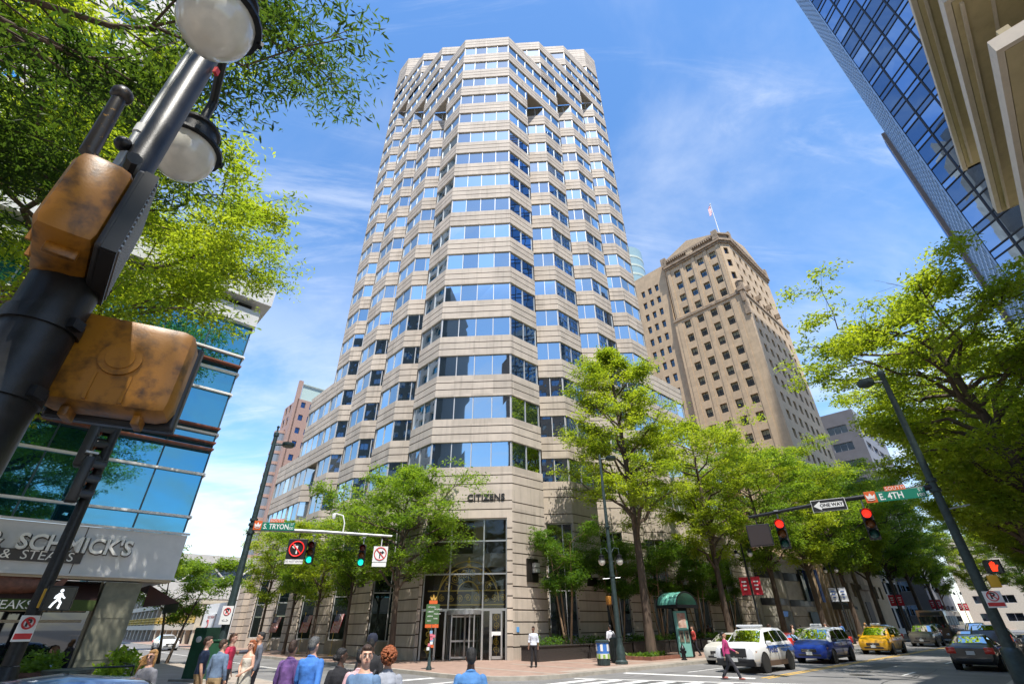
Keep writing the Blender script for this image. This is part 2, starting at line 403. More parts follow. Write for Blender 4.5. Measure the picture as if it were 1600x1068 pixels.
strip(wm, (5.5, -11.0), (120, -11.0), 0.10)
strip(wm, (-7.2, 4), (-7.2, 90), 0.12)
strip(wm, (-10.3, -4.2), (-4.4, -4.2), 0.4)
struct(wm.build('road_marking', M['paint_white']))
mh = MB()
for a, b in ((0.5, -15.5), (9, -17.2), (-7.5, -2.5)):
    p = W(a, b); mh.lathe([(0.36, 0.003), (0.36, 0.006), (0.3, 0.0061)], (p.x, p.y, 0), 18)
struct(mh.build('road_cover', M['bronze']))
# tar repair seams
sm = MB(); rs = random.Random(4)
for i in range(14):
    a, b = rs.uniform(-14, 30), rs.uniform(-21, -10)
    for q in range(6):
        a2, b2 = a + rs.uniform(0.5, 1.6), b + rs.uniform(-.25, .25)
        strip(sm, (a, b), (a2, b2), 0.05, 0.0025); a, b = a2, b2
struct(sm.build('road_seam', mat('tar', (0.03, 0.03, 0.03), 0.6)))

pt = MB()
for a, b, w_, d_ in ((-2, -13.5, 3.2, 1.4), (12, -17.0, 6.0, 1.2), (27, -12.2, 4.5, 1.6), (-8.6, -13.8, 1.6, 3.0), (2.5, -20, 2.2, 2.0)):
    pt.add([Wz(a, b, .0016), Wz(a + w_, b, .0016), Wz(a + w_, b + d_, .0016), Wz(a, b + d_, .0016)], [(0, 1, 2, 3)])
struct(pt.build('road_patch', mat('asphalt_patch', (0.10, 0.098, 0.095), 0.85, var=.25, scale=1.5, bump=.4, bscale=70)))
# ---------------------------------------------------------------- the office tower
FH = 3.849; Z16 = 14.066; WINH = 1.95
TH = R(3.5); LF = 6.23; AR = R(42.9); AL = R(47.1); MR = 1.638; ML = 1.645
O_R = Vector((-0.09, 34.5)); fdir = Vector((math.cos(TH), -math.sin(TH))); nin = Vector((math.sin(TH), math.cos(TH)))
O_L = O_R - fdir * LF
dR = Vector((math.cos(AR), math.sin(AR))); dL = Vector((-math.cos(AL), math.sin(AL)))
def KR(k): return O_R + dR * (k * MR)
def KL(k): return O_L + dL * (k * ML)
def zt(r): return Z16 + (16 - r) * FH
NOTCH = {2: 3, 6: 1, 10: -1, 14: 15, 18: 17}       # notch starting at k is open on rows >= this
def side(K, r, start, end):
    pts = [K(start)]; tags = []
    k = start
    while k < end:
        if k in NOTCH and r >= NOTCH[k]:
            A, C_ = K(k), K(k + 2); B = A + nin * (C_ - A).dot(nin)
            pts += [B, C_]; tags += ['H', 'N']; k += 2
        else:
            k2 = k + 2
            while k2 < end and not (k2 in NOTCH and r >= NOTCH[k2]): k2 += 2
            pts.append(K(k2)); tags.append(('R', k2 - k)); k = k2
    return pts, tags
def start_of(r): return 0 if r >= 1 else 4 if r >= -1 else 8 if r >= -3 else 12
def end_of(r): return 14 if r <= 12 else 18 if r <= 14 else 22 if r <= 16 else 22
def foot(r):
    s, e = start_of(r), end_of(r)
    pr, tr = side(KR, r, s, e); pl, tl = side(KL, r, s, e)
    return list(reversed(pl)) + pr, list(reversed(tl)) + ['F'] + tr
def offs(poly, d):
    n = len(poly); o = []
    for i, p in enumerate(poly):
        ns = []
        if i > 0: e = (poly[i] - poly[i - 1]).normalized(); ns.append(Vector((e.y, -e.x)))
        if i < n - 1: e = (poly[i + 1] - poly[i]).normalized(); ns.append(Vector((e.y, -e.x)))
        m_ = sum(ns, Vector((0, 0)))
        m_ = m_.normalized(); o.append(p + m_ * (d / max(0.35, m_.dot(ns[0]))))
    return o
def sweep(mb, poly, prof):
    rings = []
    for d, z, mi in prof:
        rings.append([(p.x, p.y, z) for p in offs(poly, d)])
    for i in range(len(prof) - 1):
        mb.mat(prof[i][2])
        for j in range(len(poly) - 1):
            mb.quad(rings[i][j], rings[i][j + 1], rings[i + 1][j + 1], rings[i + 1][j])
def courses(z0, z1, n, lip=0.16):
    """stone band of n courses with recessed joints"""
    h = (z1 - z0) / n; g_ = 0.035; pr = [(-lip, z0, 0), (0, z0, 0)]
    for i in range(n):
        zb = z0 + h * (i + 1)
        if i < n - 1: pr += [(0, zb - g_, 1), (-0.05, zb - g_, 1), (-0.05, zb + g_, 1), (0, zb + g_, 0)]
        else: pr += [(0, zb, 0), (-lip, zb, 0)]
    return pr
TB = Vector((O_R.x - LF / 2, 34.7, 0.15))
tower = thing('office_tower', 'tall beige stone office tower with zigzag corner bays and blue ribbon windows', 'office tower', TB)
wall = MB(); wins = []
rt = random.Random(11)
for r in range(-5, 17):
    poly, tags = foot(r)
    z_t = zt(r); z_b = z_t - WINH; z_n = z_t - FH
    if r == -5: sweep(wall, poly, courses(z_n, z_t, 6))
    else: sweep(wall, poly, courses(z_n, z_b, 3))
    if r == -5: continue
    ip = offs(poly, -0.14)
    for i, tg in enumerate(tags):
        if tg == 'H': 
            # hidden return of a notch: plain wall
            a, b = poly[i], poly[i + 1]; wall.mat(0).quad((a.x, a.y, z_b), (b.x, b.y, z_b), (b.x, b.y, z_t), (a.x, a.y, z_t)); continue
        n = 2 if tg == 'N' else 4 if tg == 'F' and r >= 1 else 8 if tg == 'F' else tg[1]
        wins.append((r, tg, ip[i], ip[i + 1], n, z_b, z_t))
# parapets: tower front, stepped tiers, wings
def parapet(pts, z): sweep(wall, pts, courses(z, z + 2.06, 3, 0.35))
PZ = 2.06
pr, _ = side(KR, 1, 0, 6); pl, _ = side(KL, 1, 0, 6); parapet(list(reversed(pl)) + pr, zt(1))
for r, s, e in ((-1, 4, 10), (-3, 8, 14), (-5, 12, 14)):
    pr, _ = side(KR, r, s, e); pl, _ = side(KL, r, s, e); parapet(list(reversed(pl)) + pr, zt(r))
for r, s, e in ((13, 14, 18), (15, 18, 22)):
    pr, _ = side(KR, r, s, e); parapet(pr, zt(r)); pl, _ = side(KL, r, s, e); parapet(list(reversed(pl)), zt(r))
# flat roofs, soffits over the notches, plain returns and back
wall.mat(3)
def poly3(pts, z): wall.add([(p.x, p.y, z) for p in pts], [list(range(len(pts)))])
for r, s, e in ((1, 0, 6), (-1, 4, 10), (-3, 8, 14), (-5, 12, 14), (13, 14, 18), (15, 18, 22)):
    if s < 14: poly3([KL(e), KL(s), KR(s), KR(e)], zt(r) + 1.2)
    else:
        for K in (KL, KR):
            i0 = K(s) + nin * 14; i1 = K(e) + nin * 14; poly3([K(s), K(e), i1, i0], zt(r) + 1.2)
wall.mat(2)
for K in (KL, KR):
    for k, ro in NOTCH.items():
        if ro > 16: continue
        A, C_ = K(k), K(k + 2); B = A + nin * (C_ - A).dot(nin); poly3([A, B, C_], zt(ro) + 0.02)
wall.mat(0)
def vwall(p, q, z0, z1): wall.quad((p.x, p.y, z0), (q.x, q.y, z0), (q.x, q.y, z1), (p.x, p.y, z1))
for K, sg in ((KL, -1), (KR, 1)):
    back = fdir * (-sg * 3) + nin * 16
    for k, z0, z1 in ((14, 0.15, zt(-5) + 2), (18, 0.15, zt(13) + 2), (22, 0.15, zt(15) + 2)):
        vwall(K(k), K(k) + back, z0, z1)
vwall(KL(22) + nin * 16, KR(22) + nin * 16, 0.15, zt(15)); vwall(KL(14) + nin * 16, KR(14) + nin * 16, 0, zt(-5))
wall.build('wall', [M['stone'], M['groove'], M['soffit'], M['roofing']], tower, rel=TB)
# ribbon windows: one part per face and storey (the 99 that show largest), the rest as one part
def ribbon(mb, a, b, n, z0, z1):
    d = b - a; L_ = d.length; e = d.normalized(); nx = Vector((e.y, -e.x))
    for i in range(n):
        p, q = a + d * (i / n), a + d * ((i + 1) / n)
        t = [rt.uniform(-0.007, 0.007) for _ in range(4)]
        P_ = [(p + nx * t[0]), (q + nx * t[1]), (q + nx * t[2]), (p + nx * t[3])]
        mb.mat(0).quad((P_[0].x, P_[0].y, z0), (P_[1].x, P_[1].y, z0), (P_[2].x, P_[2].y, z1), (P_[3].x, P_[3].y, z1))
    mb.mat(1)
    ang = math.atan2(e.y, e.x)
    for i in range(n + 1):
        p = a + d * (i / n) + nx * 0.035
        if i == 0: p = p + e * 0.03
        if i == n: p = p - e * 0.03
        mb.box((p.x, p.y, (z0 + z1) / 2), (0.065, 0.06, z1 - z0 - 0.004), ang)
def rank(w_):
    r, tg, a, b, n, z0, z1 = w_
    front = {'F': 3, 'N': 1}.get(tg, 2 + (0.5 if tg[0] == 'R' and tg[1] > 2 else 0))
    c = (a + b) / 2; dist = math.hypot(c.x, c.y, z0)
    return (b - a).length / dist ** 2 * (1.3 if r >= 1 else 0.9) * (front > 0)
wins = [w_ for w_ in wins if not (w_[1] == 'F' and w_[0] < -1 and False)]
wins.sort(key=rank, reverse=True)
for w_ in wins[:98]:
    mb = MB(); ribbon(mb, w_[2], w_[3], w_[4], w_[5], w_[6])
    mb.build('ribbon_window', [M['tglass'], M['mull']], tower, rel=TB)
mb = MB()
for w_ in wins[98:]: ribbon(mb, w_[2], w_[3], w_[4], w_[5], w_[6])
o = mb.build('ribbon_window', [M['tglass'], M['mull']], tower, rel=TB); o['kind'] = 'stuff'
# ---- stone base
base = MB(); ZB1 = zt(17)
poly, tags = foot(17)
NC = 15; HC = (ZB1 - 0.15) / NC
def course_piece(p, q, z0, z1):
    """courses only on a piece of wall between two points, joints on the common grid"""
    nn = max(1, round((z1 - z0) / HC)); sweep(base, [p, q], courses(z0, z1, nn, 0.3))
tallwin = []
ZD = ZB1 - 2 * HC              # top of tall glazing
for i, tg in enumerate(tags):
    a, b = poly[i], poly[i + 1]
    if tg == 'F':
        e = (b - a).normalized()
        p0, p1 = a + e * 0.22, b - e * 0.38
        course_piece(a, b, ZD - 0.4, ZB1); course_piece(a, p0, 0.15, ZD - 0.4); course_piece(p1, b, 0.15, ZD - 0.4)
        ENT = (p0, p1, e)
    elif tg == 'N':
        e = (b - a).normalized(); L_ = (b - a).length
        m0, m1 = (a + e * 0.12, b - e * 0.12)
        zs = 1.05
        course_piece(a, b, ZD, ZB1); course_piece(a, b, 0.15, zs)
        course_piece(a, m0, zs, ZD); course_piece(m1, b, zs, ZD)
        tallwin.append((m0, m1, zs, ZD))
    else:
        course_piece(a, b, 0.15, ZB1)
base.build('base_wall', [M['stone'], M['groove']], tower, rel=TB)
pl_ = MB()   # dark plinth course
sweep(pl_, poly, [(0.03, 0.15, 0), (0.03, 0.32, 0), (0.0, 0.33, 0)])
for (p, q, z0, z1) in tallwin:
    mb = MB(); e = (q - p).normalized(); nx = Vector((e.y, -e.x)); p_, q_ = p - nx * 0.28, q - nx * 0.28; ang = math.atan2(e.y, e.x)
    mb.mat(0).quad((p_.x, p_.y, z0), (q_.x, q_.y, z0), (q_.x, q_.y, z1), (p_.x, p_.y, z1)); mb.mat(1)
    for t in (0.0, 0.62, 1.0):
        c = p_ + (q_ - p_) * t + nx * .03 + e * (.03 if t == 0 else -.03 if t == 1 else 0); mb.box((c.x, c.y, (z0 + z1) / 2), (0.07, 0.07, z1 - z0 - .01), ang)
    for z in (z0 + .04, 4.15, 6.6, z1 - .04):
        c = (p_ + q_) / 2 + nx * .028; mb.box((c.x, c.y, z), ((q_ - p_).length - .01, 0.065, 0.07), ang)
    mb.build('tall_window', [M['lobby_glass'], M['mull']], tower, rel=TB)
# ---- glazed corner entrance
p0, p1, e = ENT; nx = Vector((e.y, -e.x)); ang = math.atan2(e.y, e.x); LW = (p1 - p0).length; ZE = ZD - 0.4
def E3(s_, d_, z_): p = p0 + e * s_ - nx * d_; return (p.x, p.y, z_)
gl = MB(); gl.quad(E3(0, .3, 2.9), E3(LW, .3, 2.9), E3(LW, .3, ZE), E3(0, .3, ZE))
for a_, b_ in ((0.05, 1.0), (4.02, LW)): gl.quad(E3(a_, .3, .15), E3(b_, .3, .15), E3(b_, .3, 2.85), E3(a_, .3, 2.85))
gl.build('entrance_glass', clearglass('entrance_pane', (0.92, 0.96, 0.93), 0.0), tower, rel=TB)
fr_ = MB()
for s_ in (0.04, 1.75, 4.02, LW - .04): fr_.box(E3(s_, .27, (2.9 + ZE) / 2), (.09, .12, ZE - 2.9), ang)
for z_ in (2.86, 4.95, 7.0, ZE - .04): fr_.box(E3(LW / 2, .268, z_), (LW - .01, .115, .09 if z_ > 3 else .14), ang)
for s_ in (0.08, 1.02, 1.62, 4.02, 4.55, LW - .07): fr_.box(E3(s_, .272, 1.47), (.12, .118, 2.66), ang)
fr_.build('entrance_frame', M['alu'], tower, rel=TB)
rv = MB()
cx_, cd_ = 2.83, .75
cpt = E3(cx_, cd_, 0)
for s_ in (-1, 1):
    rv.mat(0)
    for i in range(6):
        a0 = R(40 + i * 16.7); a1 = R(40 + (i + 1) * 16.7)
        pa = E3(cx_ + s_ * 1.12 * math.sin(a0), cd_ - 1.12 * math.cos(a0), .15); pb = E3(cx_ + s_ * 1.12 * math.sin(a1), cd_ - 1.12 * math.cos(a1), .15)
        rv.quad(pa, pb, (pb[0], pb[1], 2.6), (pa[0], pa[1], 2.6))
    rv.mat(1)
    for i in (0, 3, 6):
        a0 = R(40 + i * 16.7); pa = E3(cx_ + s_ * 1.12 * math.sin(a0), cd_ - 1.12 * math.cos(a0), 1.37); rv.box(pa, (.07, .07, 2.45), ang)
for q_ in range(4):
    a0 = R(25 + 90 * q_); d_ = Vector((math.cos(a0 + ang), math.sin(a0 + ang))); pe = Vector(cpt[:2]) + d_ * 1.05; c_ = Vector(cpt[:2])
    rv.mat(0).quad((c_.x, c_.y, .2), (pe.x, pe.y, .2), (pe.x, pe.y, 2.55), (c_.x, c_.y, 2.55)); rv.mat(1)
    mid = (c_ + pe) / 2
    for z_ in (.28, 1.15, 2.5): rv.box((mid.x, mid.y, z_), (1.05, .06, .1), a0 + ang)
    rv.box((pe.x - d_.x * .05, pe.y - d_.y * .05, 1.37), (.07, .07, 2.4), a0 + ang)
rv.lathe([(.06, .15), (.06, 2.6)], (cpt[0], cpt[1], 0), 8); rv.lathe([(1.2, 2.6), (1.2, 2.85), (0, 2.86)], (cpt[0], cpt[1], 0), 24)
rv.build('revolving_door', [clearglass('door_pane', (0.7, 0.75, 0.72), 0.02), M['alu']], tower, rel=TB)
sd = MB(); sd.mat(1)
for z_ in (.28, 2.72): sd.box(E3(4.92, .25, z_), (.75, .06, .16), ang)
for s_ in (4.6, 5.26): sd.box(E3(s_, .25, 1.5), (.1, .06, 2.6), ang)
sd.mat(0).box(E3(4.93, .235, 1.55), (.6, .04, .2), ang)
dr = sd.build('side_door', [M['white'], M['alu']], tower, rel=TB)
hm = MB(); hm.tube([E3(4.68, .18, 1.0), E3(4.68, .14, 1.05), E3(4.68, .14, 1.4), E3(4.68, .18, 1.45)], .018, 6); hm.build('handle', M['alu'], dr, rel=TB)
# gilded ironwork behind the glass
orn = MB(); OD = .40; rr = .03
def arc(cx, cz, r_, a0, a1, n=18, w=.03): orn.tube([E3(cx + r_ * math.cos(R(a0 + (a1 - a0) * i / n)), OD, cz + r_ * math.sin(R(a0 + (a1 - a0) * i / n))) for i in range(n + 1)], w, 5)
def scroll(cx, cz, r_, a0, turns=1.4, flip=1):
    orn.tube([E3(cx + flip * r_ * (1 - .72 * i / 16) * math.cos(R(a0) + turns * 2 * math.pi * i / 16), OD, cz + r_ * (1 - .72 * i / 16) * math.sin(R(a0) + turns * 2 * math.pi * i / 16)) for i in range(17)], .03, 4)
OC, OZ = 3.0, 3.35
arc(OC, OZ, 2.05, 0, 180, 30, .05); arc(OC, OZ + .45, .72, 0, 180, 18, .04); arc(OC, OZ + .45, 1.95, 8, 172, 26, .022)
for z_ in (OZ + .62, OZ - .2): orn.tube([E3(.3, OD, z_), E3(LW - .2, OD, z_)], .042, 5)
for a0 in (38, 65, 90, 115, 142): orn.tube([E3(OC + .72 * math.cos(R(a0)), OD, OZ + .45 + .72 * math.sin(R(a0))), E3(OC + 2.02 * math.cos(R(a0)), OD, OZ + 2.02 * math.sin(R(a0)))], .02, 5)
for i in range(9):
    s_ = .7 + i * .58; scroll(s_, OZ + .2, .22, 90 * (i % 4), 1.5, 1 if i % 2 else -1); orn.ell(E3(s_, OD, OZ + .2), (.07, .07, .07), 6)
for a0, r_ in ((52, 1.45), (77, 1.45), (103, 1.45), (128, 1.45), (25, 1.5), (155, 1.5)):
    scroll(OC + r_ * math.cos(R(a0)), OZ + .2 + r_ * math.sin(R(a0)), .27, a0, 1.6, 1 if a0 < 90 else -1); orn.ell(E3(OC + (r_ + .1) * math.cos(R(a0)), OD, OZ + .4 + r_ * math.sin(R(a0))), (.09, .05, .09), 6)
for i, z_ in enumerate((5.5, 5.72, 5.9)): orn.ell(E3(OC, OD, z_), (.16 - .04 * i, .05, .11), 6)
for s_ in (.55, 4.92):
    for i in range(5): scroll(s_, .65 + i * .45, .2, 70 * i, 1.5, 1 if i % 2 else -1)
    orn.tube([E3(s_, OD, .3), E3(s_, OD, 2.7)], .018, 5)
orn.build('ornament', M['gold'], tower, rel=TB)
# lobby behind the glass: floor, back wall, columns
lb = MB(); lb.mat(0)
lb.quad(E3(-.1, .35, .155), E3(LW + .1, .35, .155), E3(LW + .1, 4.0, .155), E3(-.1, 4.0, .155))
lb.mat(1).quad(E3(-.1, 4.0, .15), E3(LW + .1, 4.0, .15), E3(LW + .1, 4.0, 9), E3(-.1, 4.0, 9))
lb.quad(E3(-.1, .32, .15), E3(-.1, 4.0, .15), E3(-.1, 4.0, 9), E3(-.1, .32, 9)); lb.quad(E3(LW + .1, .32, .15), E3(LW + .1, 4.0, .15), E3(LW + .1, 4.0, 9), E3(LW + .1, .32, 9))
lb.mat(2); lb.box(E3(3.3, 3.4, 4.5), (.9, .5, 9), ang); lb.box(E3(LW / 2, 3.0, 6.0), (LW, 1.6, .9), ang)
lb.build('lobby', [mat('lobby_floor', (.25, .2, .15), .3), mat('lobby_wall', (.10, .075, .05), .6), mat('lobby_column', (.32, .27, .2), .5)], tower, rel=TB)
# letters over the door, plaques, accessible sign
fz = frame3((fdir.x, fdir.y, 0))
lp = O_L + fdir * 4.35 + Vector((fdir.y, -fdir.x)) * .02
text('CITIZENS', .62, M['black'], tower, (lp.x - TB.x, lp.y - TB.y, ZB1 - .35 - TB.z), fz, ext=.05, sx=1.05, bold=.012)
def wallpiece(name, K, k, z, wdt, hgt, dep, mats, fn=None):
    d = (K(k + 1) - K(k)).normalized(); 
    if K is KL: d = -d
    n_ = Vector((d.y, -d.x)); c = K(k) + n_ * dep / 2; m_ = MB(); m_.box((c.x, c.y, z), (wdt, dep, hgt), math.atan2(d.y, d.x))
    if fn: fn(m_, c, d, n_)
    return m_.build(name, mats, tower, rel=TB)
def lantern(m_, c, d, n_):
    c2 = c + n_ * .25 + d * .12
    m_.mat(1).box((c2.x, c2.y, 5.35), (.42, .3, .62), math.atan2(d.y, d.x)); m_.mat(0)
    for z_ in (5.03, 5.35, 5.67): m_.box((c2.x, c2.y, z_), (.46, .34, .04), math.atan2(d.y, d.x))
pm = [M['bronze'], mat('lantern_glass', (.5, .5, .46), .3)]
for k in (1.1, 5.0, 9.0, 13.0, 17.0, 21.0): wallpiece('wall_lantern', KR, k, 5.2, 1.05, 1.45, .12, pm, lantern)
for k in (0.9, 5.0, 9.0, 13.0): wallpiece('wall_lantern', KL, k, 5.2, .9, 1.2, .12, pm, lantern)
wallpiece('access_sign', KR, .25, 1.75, .22, .28, .03, mat('sign_blue', (.12, .35, .7), .5))
lp = KL(16.6) + Vector((dL.y, -dL.x)) * -.02
# ---------------------------------------------------------------- other buildings
def lst(c, n, step): return [c + step * i for i in range(n)]
def grid_wall(mb, o, ex, L_, z0, z1, cols, cw, rows, rh, dep, skip=None):
    """wall with recessed openings; o = left end (x, y) seen from outside, ex = 2-D direction to the right. returns window centres"""
    ex = Vector(ex).normalized(); nx = Vector((ex.y, -ex.x)); o = Vector(o)
    xs = sorted({0.0, L_} | {c - cw / 2 for c in cols} | {c + cw / 2 for c in cols}); zs = sorted({z0, z1} | {r - rh / 2 for r in rows} | {r + rh / 2 for r in rows})
    P = lambda s, z, d=0.0: (o.x + ex.x * s - nx.x * d, o.y + ex.y * s - nx.y * d, z)
    res = []
    for i in range(len(xs) - 1):
        xm = (xs[i] + xs[i + 1]) / 2; incol = any(abs(xm - c) < cw / 2 for c in cols)
        for j in range(len(zs) - 1):
            zm = (zs[j] + zs[j + 1]) / 2
            if incol and any(abs(zm - r) < rh / 2 for r in rows) and not (skip and skip(xm, zm)):
                a, b, c, d = xs[i], xs[i + 1], zs[j], zs[j + 1]
                mb.quad(P(a, c), P(a, c, dep), P(a, d, dep), P(a, d)); mb.quad(P(b, c, dep), P(b, c), P(b, d), P(b, d, dep))
                mb.quad(P(a, c), P(b, c), P(b, c, dep), P(a, c, dep)); mb.quad(P(a, d, dep), P(b, d, dep), P(b, d), P(a, d))
                res.append((Vector(P(xm, zm, dep - 0.02)), math.atan2(ex.y, ex.x)))
            else: mb.quad(P(xs[i], zs[j]), P(xs[i + 1], zs[j]), P(xs[i + 1], zs[j + 1]), P(xs[i], zs[j + 1]))
    return res
def window_unit(w, h, glass, frame, mull=1, rail=True, blind=None, bh=0.4):
    m = MB(); m.mat(0).quad((-w / 2, 0, -h / 2), (w / 2, 0, -h / 2), (w / 2, 0, h / 2), (-w / 2, 0, h / 2)); m.mat(1)
    for s_ in (-1, 1): m.box((s_ * (w / 2 - .04), -.03, 0), (.08, .05, h - .002)); m.box((0, -.029, s_ * (h / 2 - .04)), (w - .17, .05, .08))
    for i in range(mull): m.box((w * ((i + 1) / (mull + 1) - .5), -.028, 0), (.06, .05, h - .17))
    if rail: m.box((0, -.026, 0), (w - .17, .045, .06))
    if blind: m.mat(2).quad((-w / 2 + .08, -.004, h / 2 - .08 - bh), (w / 2 - .08, -.004, h / 2 - .08 - bh), (w / 2 - .08, -.004, h / 2 - .08), (-w / 2 + .08, -.004, h / 2 - .08))
    return m
def place_windows(name, units, spots, parent, limit=100):
    """units: list of meshes; spots nearest first become parts, the rest one 'stuff' part"""
    for i, (c, rz, u) in enumerate(spots[:limit]):
        o = bpy.data.objects.new(name, units[u]); COL.objects.link(o); o.parent = parent; o.location = c; o.rotation_euler = (0, 0, rz)
    rest = spots[limit:]
    if rest:
        mb = MB(); ms = units[rest[0][2]]
        for c, rz, u in rest:
            T = Matrix.Translation(c) @ Matrix.Rotation(rz, 4, 'Z')
            for p in ms.polygons:
                mb.mat(p.material_index).add([T @ ms.vertices[i].co for i in p.vertices], [list(range(len(p.vertices)))])
        o = mb.build(name, list(ms.materials), parent); o['kind'] = 'stuff'
def unit_mesh(m, name, mats):
    o = m.build(name, mats); me = o.data; bpy.data.objects.remove(o); return me
# ======== restaurant building on the west corner
M['panel'] = mat('white_panel', (0.60, 0.595, 0.585), 0.45, var=0.05)
M['tealglass'] = glassmat('teal_glass', (0.17, 0.50, 0.68), (0.004, 0.035, 0.05), 0.46, wav=0.06, wscale=0.5)
M['rust'] = mat('rust_fin', (0.20, 0.055, 0.02), 0.5)
M['beige'] = mat('beige_frame', (0.50, 0.42, 0.30), 0.5)
M['olive'] = mat('olive_stone', (0.20, 0.195, 0.14), 0.7, var=0.15, scale=5)
M['awning'] = mat('awning_brown', (0.045, 0.016, 0.012), 0.8, var=0.2)
M['valance'] = mat('valance_green', (0.055, 0.085, 0.015), 0.8)
M['darkglass'] = glassmat('shop_glass', (0.75, 0.8, 0.85), (0.006, 0.008, 0.012), 0.06)
M['cream'] = mat('cream_letter', (0.82, 0.80, 0.74), 0.5)
M['darkband'] = mat('sign_band', (0.07, 0.062, 0.055), 0.6)
rb = thing('restaurant_building', 'teal glass building over a white fascia with raised letters and a brown awning', 'building', Wz(-15.6, -5, .15), PHI)
ZR = 0.15
LX, LY = 46.0, 42.0
m = MB(); rw = random.Random(5)
bars = [4.78, 5.35, 6.86, 8.4, 10.12, 11.04, 11.86, 13.36]
def panes(m, o, ex, L_, w, zs, amp=0.004, rnd=rw):
    ex = Vector(ex); nx = Vector((ex.y, -ex.x)); n = max(1, round(L_ / w))
    for i in range(n):
        for j in range(len(zs) - 1):
            t = [rnd.uniform(-amp, amp) for _ in range(4)]
            pts = []
            for (s_, z), tt in zip(((i, zs[j]), (i + 1, zs[j]), (i + 1, zs[j + 1]), (i, zs[j + 1])), t):
                p = Vector(o) + ex * (L_ * s_ / n) + nx * tt; pts.append((p.x, p.y, z - ZR))
            m.quad(*pts)
panes(m, (-LX, .35), (1, 0), LX - .1, 1.55, bars); panes(m, (-.1, .35), (0, 1), LY - .5, 1.55, bars)
m.build('curtain_wall', M['tealglass'], rb)
m = MB()
for i in range(31): m.box((-.1 - 1.48 * i, .345, 9.1 - ZR), (.05, .05, 8.5))
for i in range(28): m.box((-.09, .4 + 1.5 * i, 9.1 - ZR), (.05, .05, 8.5))
m.build('mullion', mat('mullion_teal', (.03, .07, .09), .4), rb)
for z in bars[1:-1]:
    m = MB(); m.box((-LX / 2 - .04, .29, z - ZR), (LX, .13, .075)); m.box((-.06, LY / 2, z - ZR), (.13, LY - .6, .075)); m.build('transom_bar', M['white'], rb)
for z in (7.76, 8.01, 8.58, 11.32):
    m = MB(); m.box((-LX / 2 - .06, .20, z - ZR), (LX, .30, .03)); m.box((-LX / 2 - .06, .05, z - ZR), (LX, .03, .06)); m.build('sun_fin', M['rust'], rb)
m = MB()
m.box((-LX / 2, LY / 2 + .1, 13.735 - ZR), (LX, LY, .75)); m.box((-LX / 2 + .1, LY / 2, 15.0 - ZR), (LX + .4, LY + .3, 1.03)); m.mat(1).box((-LX / 2 - .2, LY / 2 + .3, 14.3 - ZR), (LX - .3, LY - .3, .5))
m.build('roof_band', [M['panel'], M['black']], rb)
m = MB(); m.box((-LX / 2, .31, 4.015 - ZR), (LX, .62, 1.37)); m.box((-.31, LY / 2 + .3, 4.015 - ZR), (.62, LY - .6, 1.37))
m.mat(1)
for i in range(16): m.box((-2.7 - 3.0 * i, -.001, 4.0 - ZR), (.025, .012, 1.36))
m.mat(2).box((-LX / 2, .4, 3.29 - ZR), (LX - .1, .75, .07)); m.mat(0).box((-LX / 2, -.03, 4.74 - ZR), (LX + .1, .1, .06)); m.box((-LX / 2, -.03, 3.35 - ZR), (LX + .1, .1, .06))
fa = m.build('fascia', [M['panel'], M['groove'], M['beige']], rb)
fx = frame3((1, 0, 0))
text("McCORMICK  &  SCHMICK'S", .60, M['darkband'], fa, (-1.40, -.015, 4.12 - ZR), fx, ext=.012, align='RIGHT', sx=.92, bold=.028)
text("McCORMICK  &  SCHMICK'S", .60, M['cream'], fa, (-1.42, -.10, 4.13 - ZR), fx, ext=.07, align='RIGHT', sx=.92, bold=.012)
m = MB(); m.box((-8.2, -.045, 3.80 - ZR), (11.3, .06, .30)); sg = m.build('sign_band', M['darkband'], fa)
text("SEAFOOD  &  STEAKS", .34, M['cream'], sg, (-2.75, -.08, 3.80 - ZR), fx, ext=.01, align='RIGHT', sx=1.05)
m = MB()
for i in range(12):
    x = -1.75 - i * 3.6; m.quad((x - 3.5, .9, .1), (x, .9, .1), (x, .9, 3.1), (x - 3.5, .9, 3.1))
m.build('shop_window', M['darkglass'], rb)
m = MB()
for i in range(36): m.box((-1.75 - i * 1.2, .86, 1.55), (.07, .07, 3.1))
for z in (2.02, 2.3, .12): m.box((-LX / 2 - .9, .865, z), (LX - 2, .065, .07))
m.build('shop_frame', M['beige'], rb)
for i in range(4):
    m = MB(); x = -1.25 - i * 8.6; m.box((x, .55, 1.53), (.95, .8, 3.06)); 
    for z in (1.05, 2.1): m.box((x, .55, z), (.97, .82, .02))
    m.build('pier', M['olive'], rb)
m = MB(); m.quad((-LX, .8, 3.05), (-1.8, .8, 3.05), (-1.8, -.1, 2.55), (-LX, -.1, 2.55)); m.quad((-1.8, .8, 3.05), (-1.8, .8, 2.4), (-1.8, -.1, 2.55))
m.mat(1).quad((-LX, -.1, 2.55), (-1.8, -.1, 2.55), (-1.8, -.1, 2.27), (-LX, -.1, 2.27))
m.mat(0).quad((-.5, .6, 3.05), (-.5, 3, 3.05), (.5, 3, 2.55), (.5, .6, 2.55)); m.quad((-.5, .6, 3.05), (.5, .6, 2.55), (-.5, .6, 2.4)); m.mat(1).quad((.5, .6, 2.55), (.5, 3, 2.55), (.5, 3, 2.27), (.5, .6, 2.27))
aw = m.build('awning', [M['awning'], M['valance']], rb)
text("STEAKS", .30, M['cream'], aw, (-3.2, -.115, 2.40), fx, ext=.004, align='RIGHT'); 
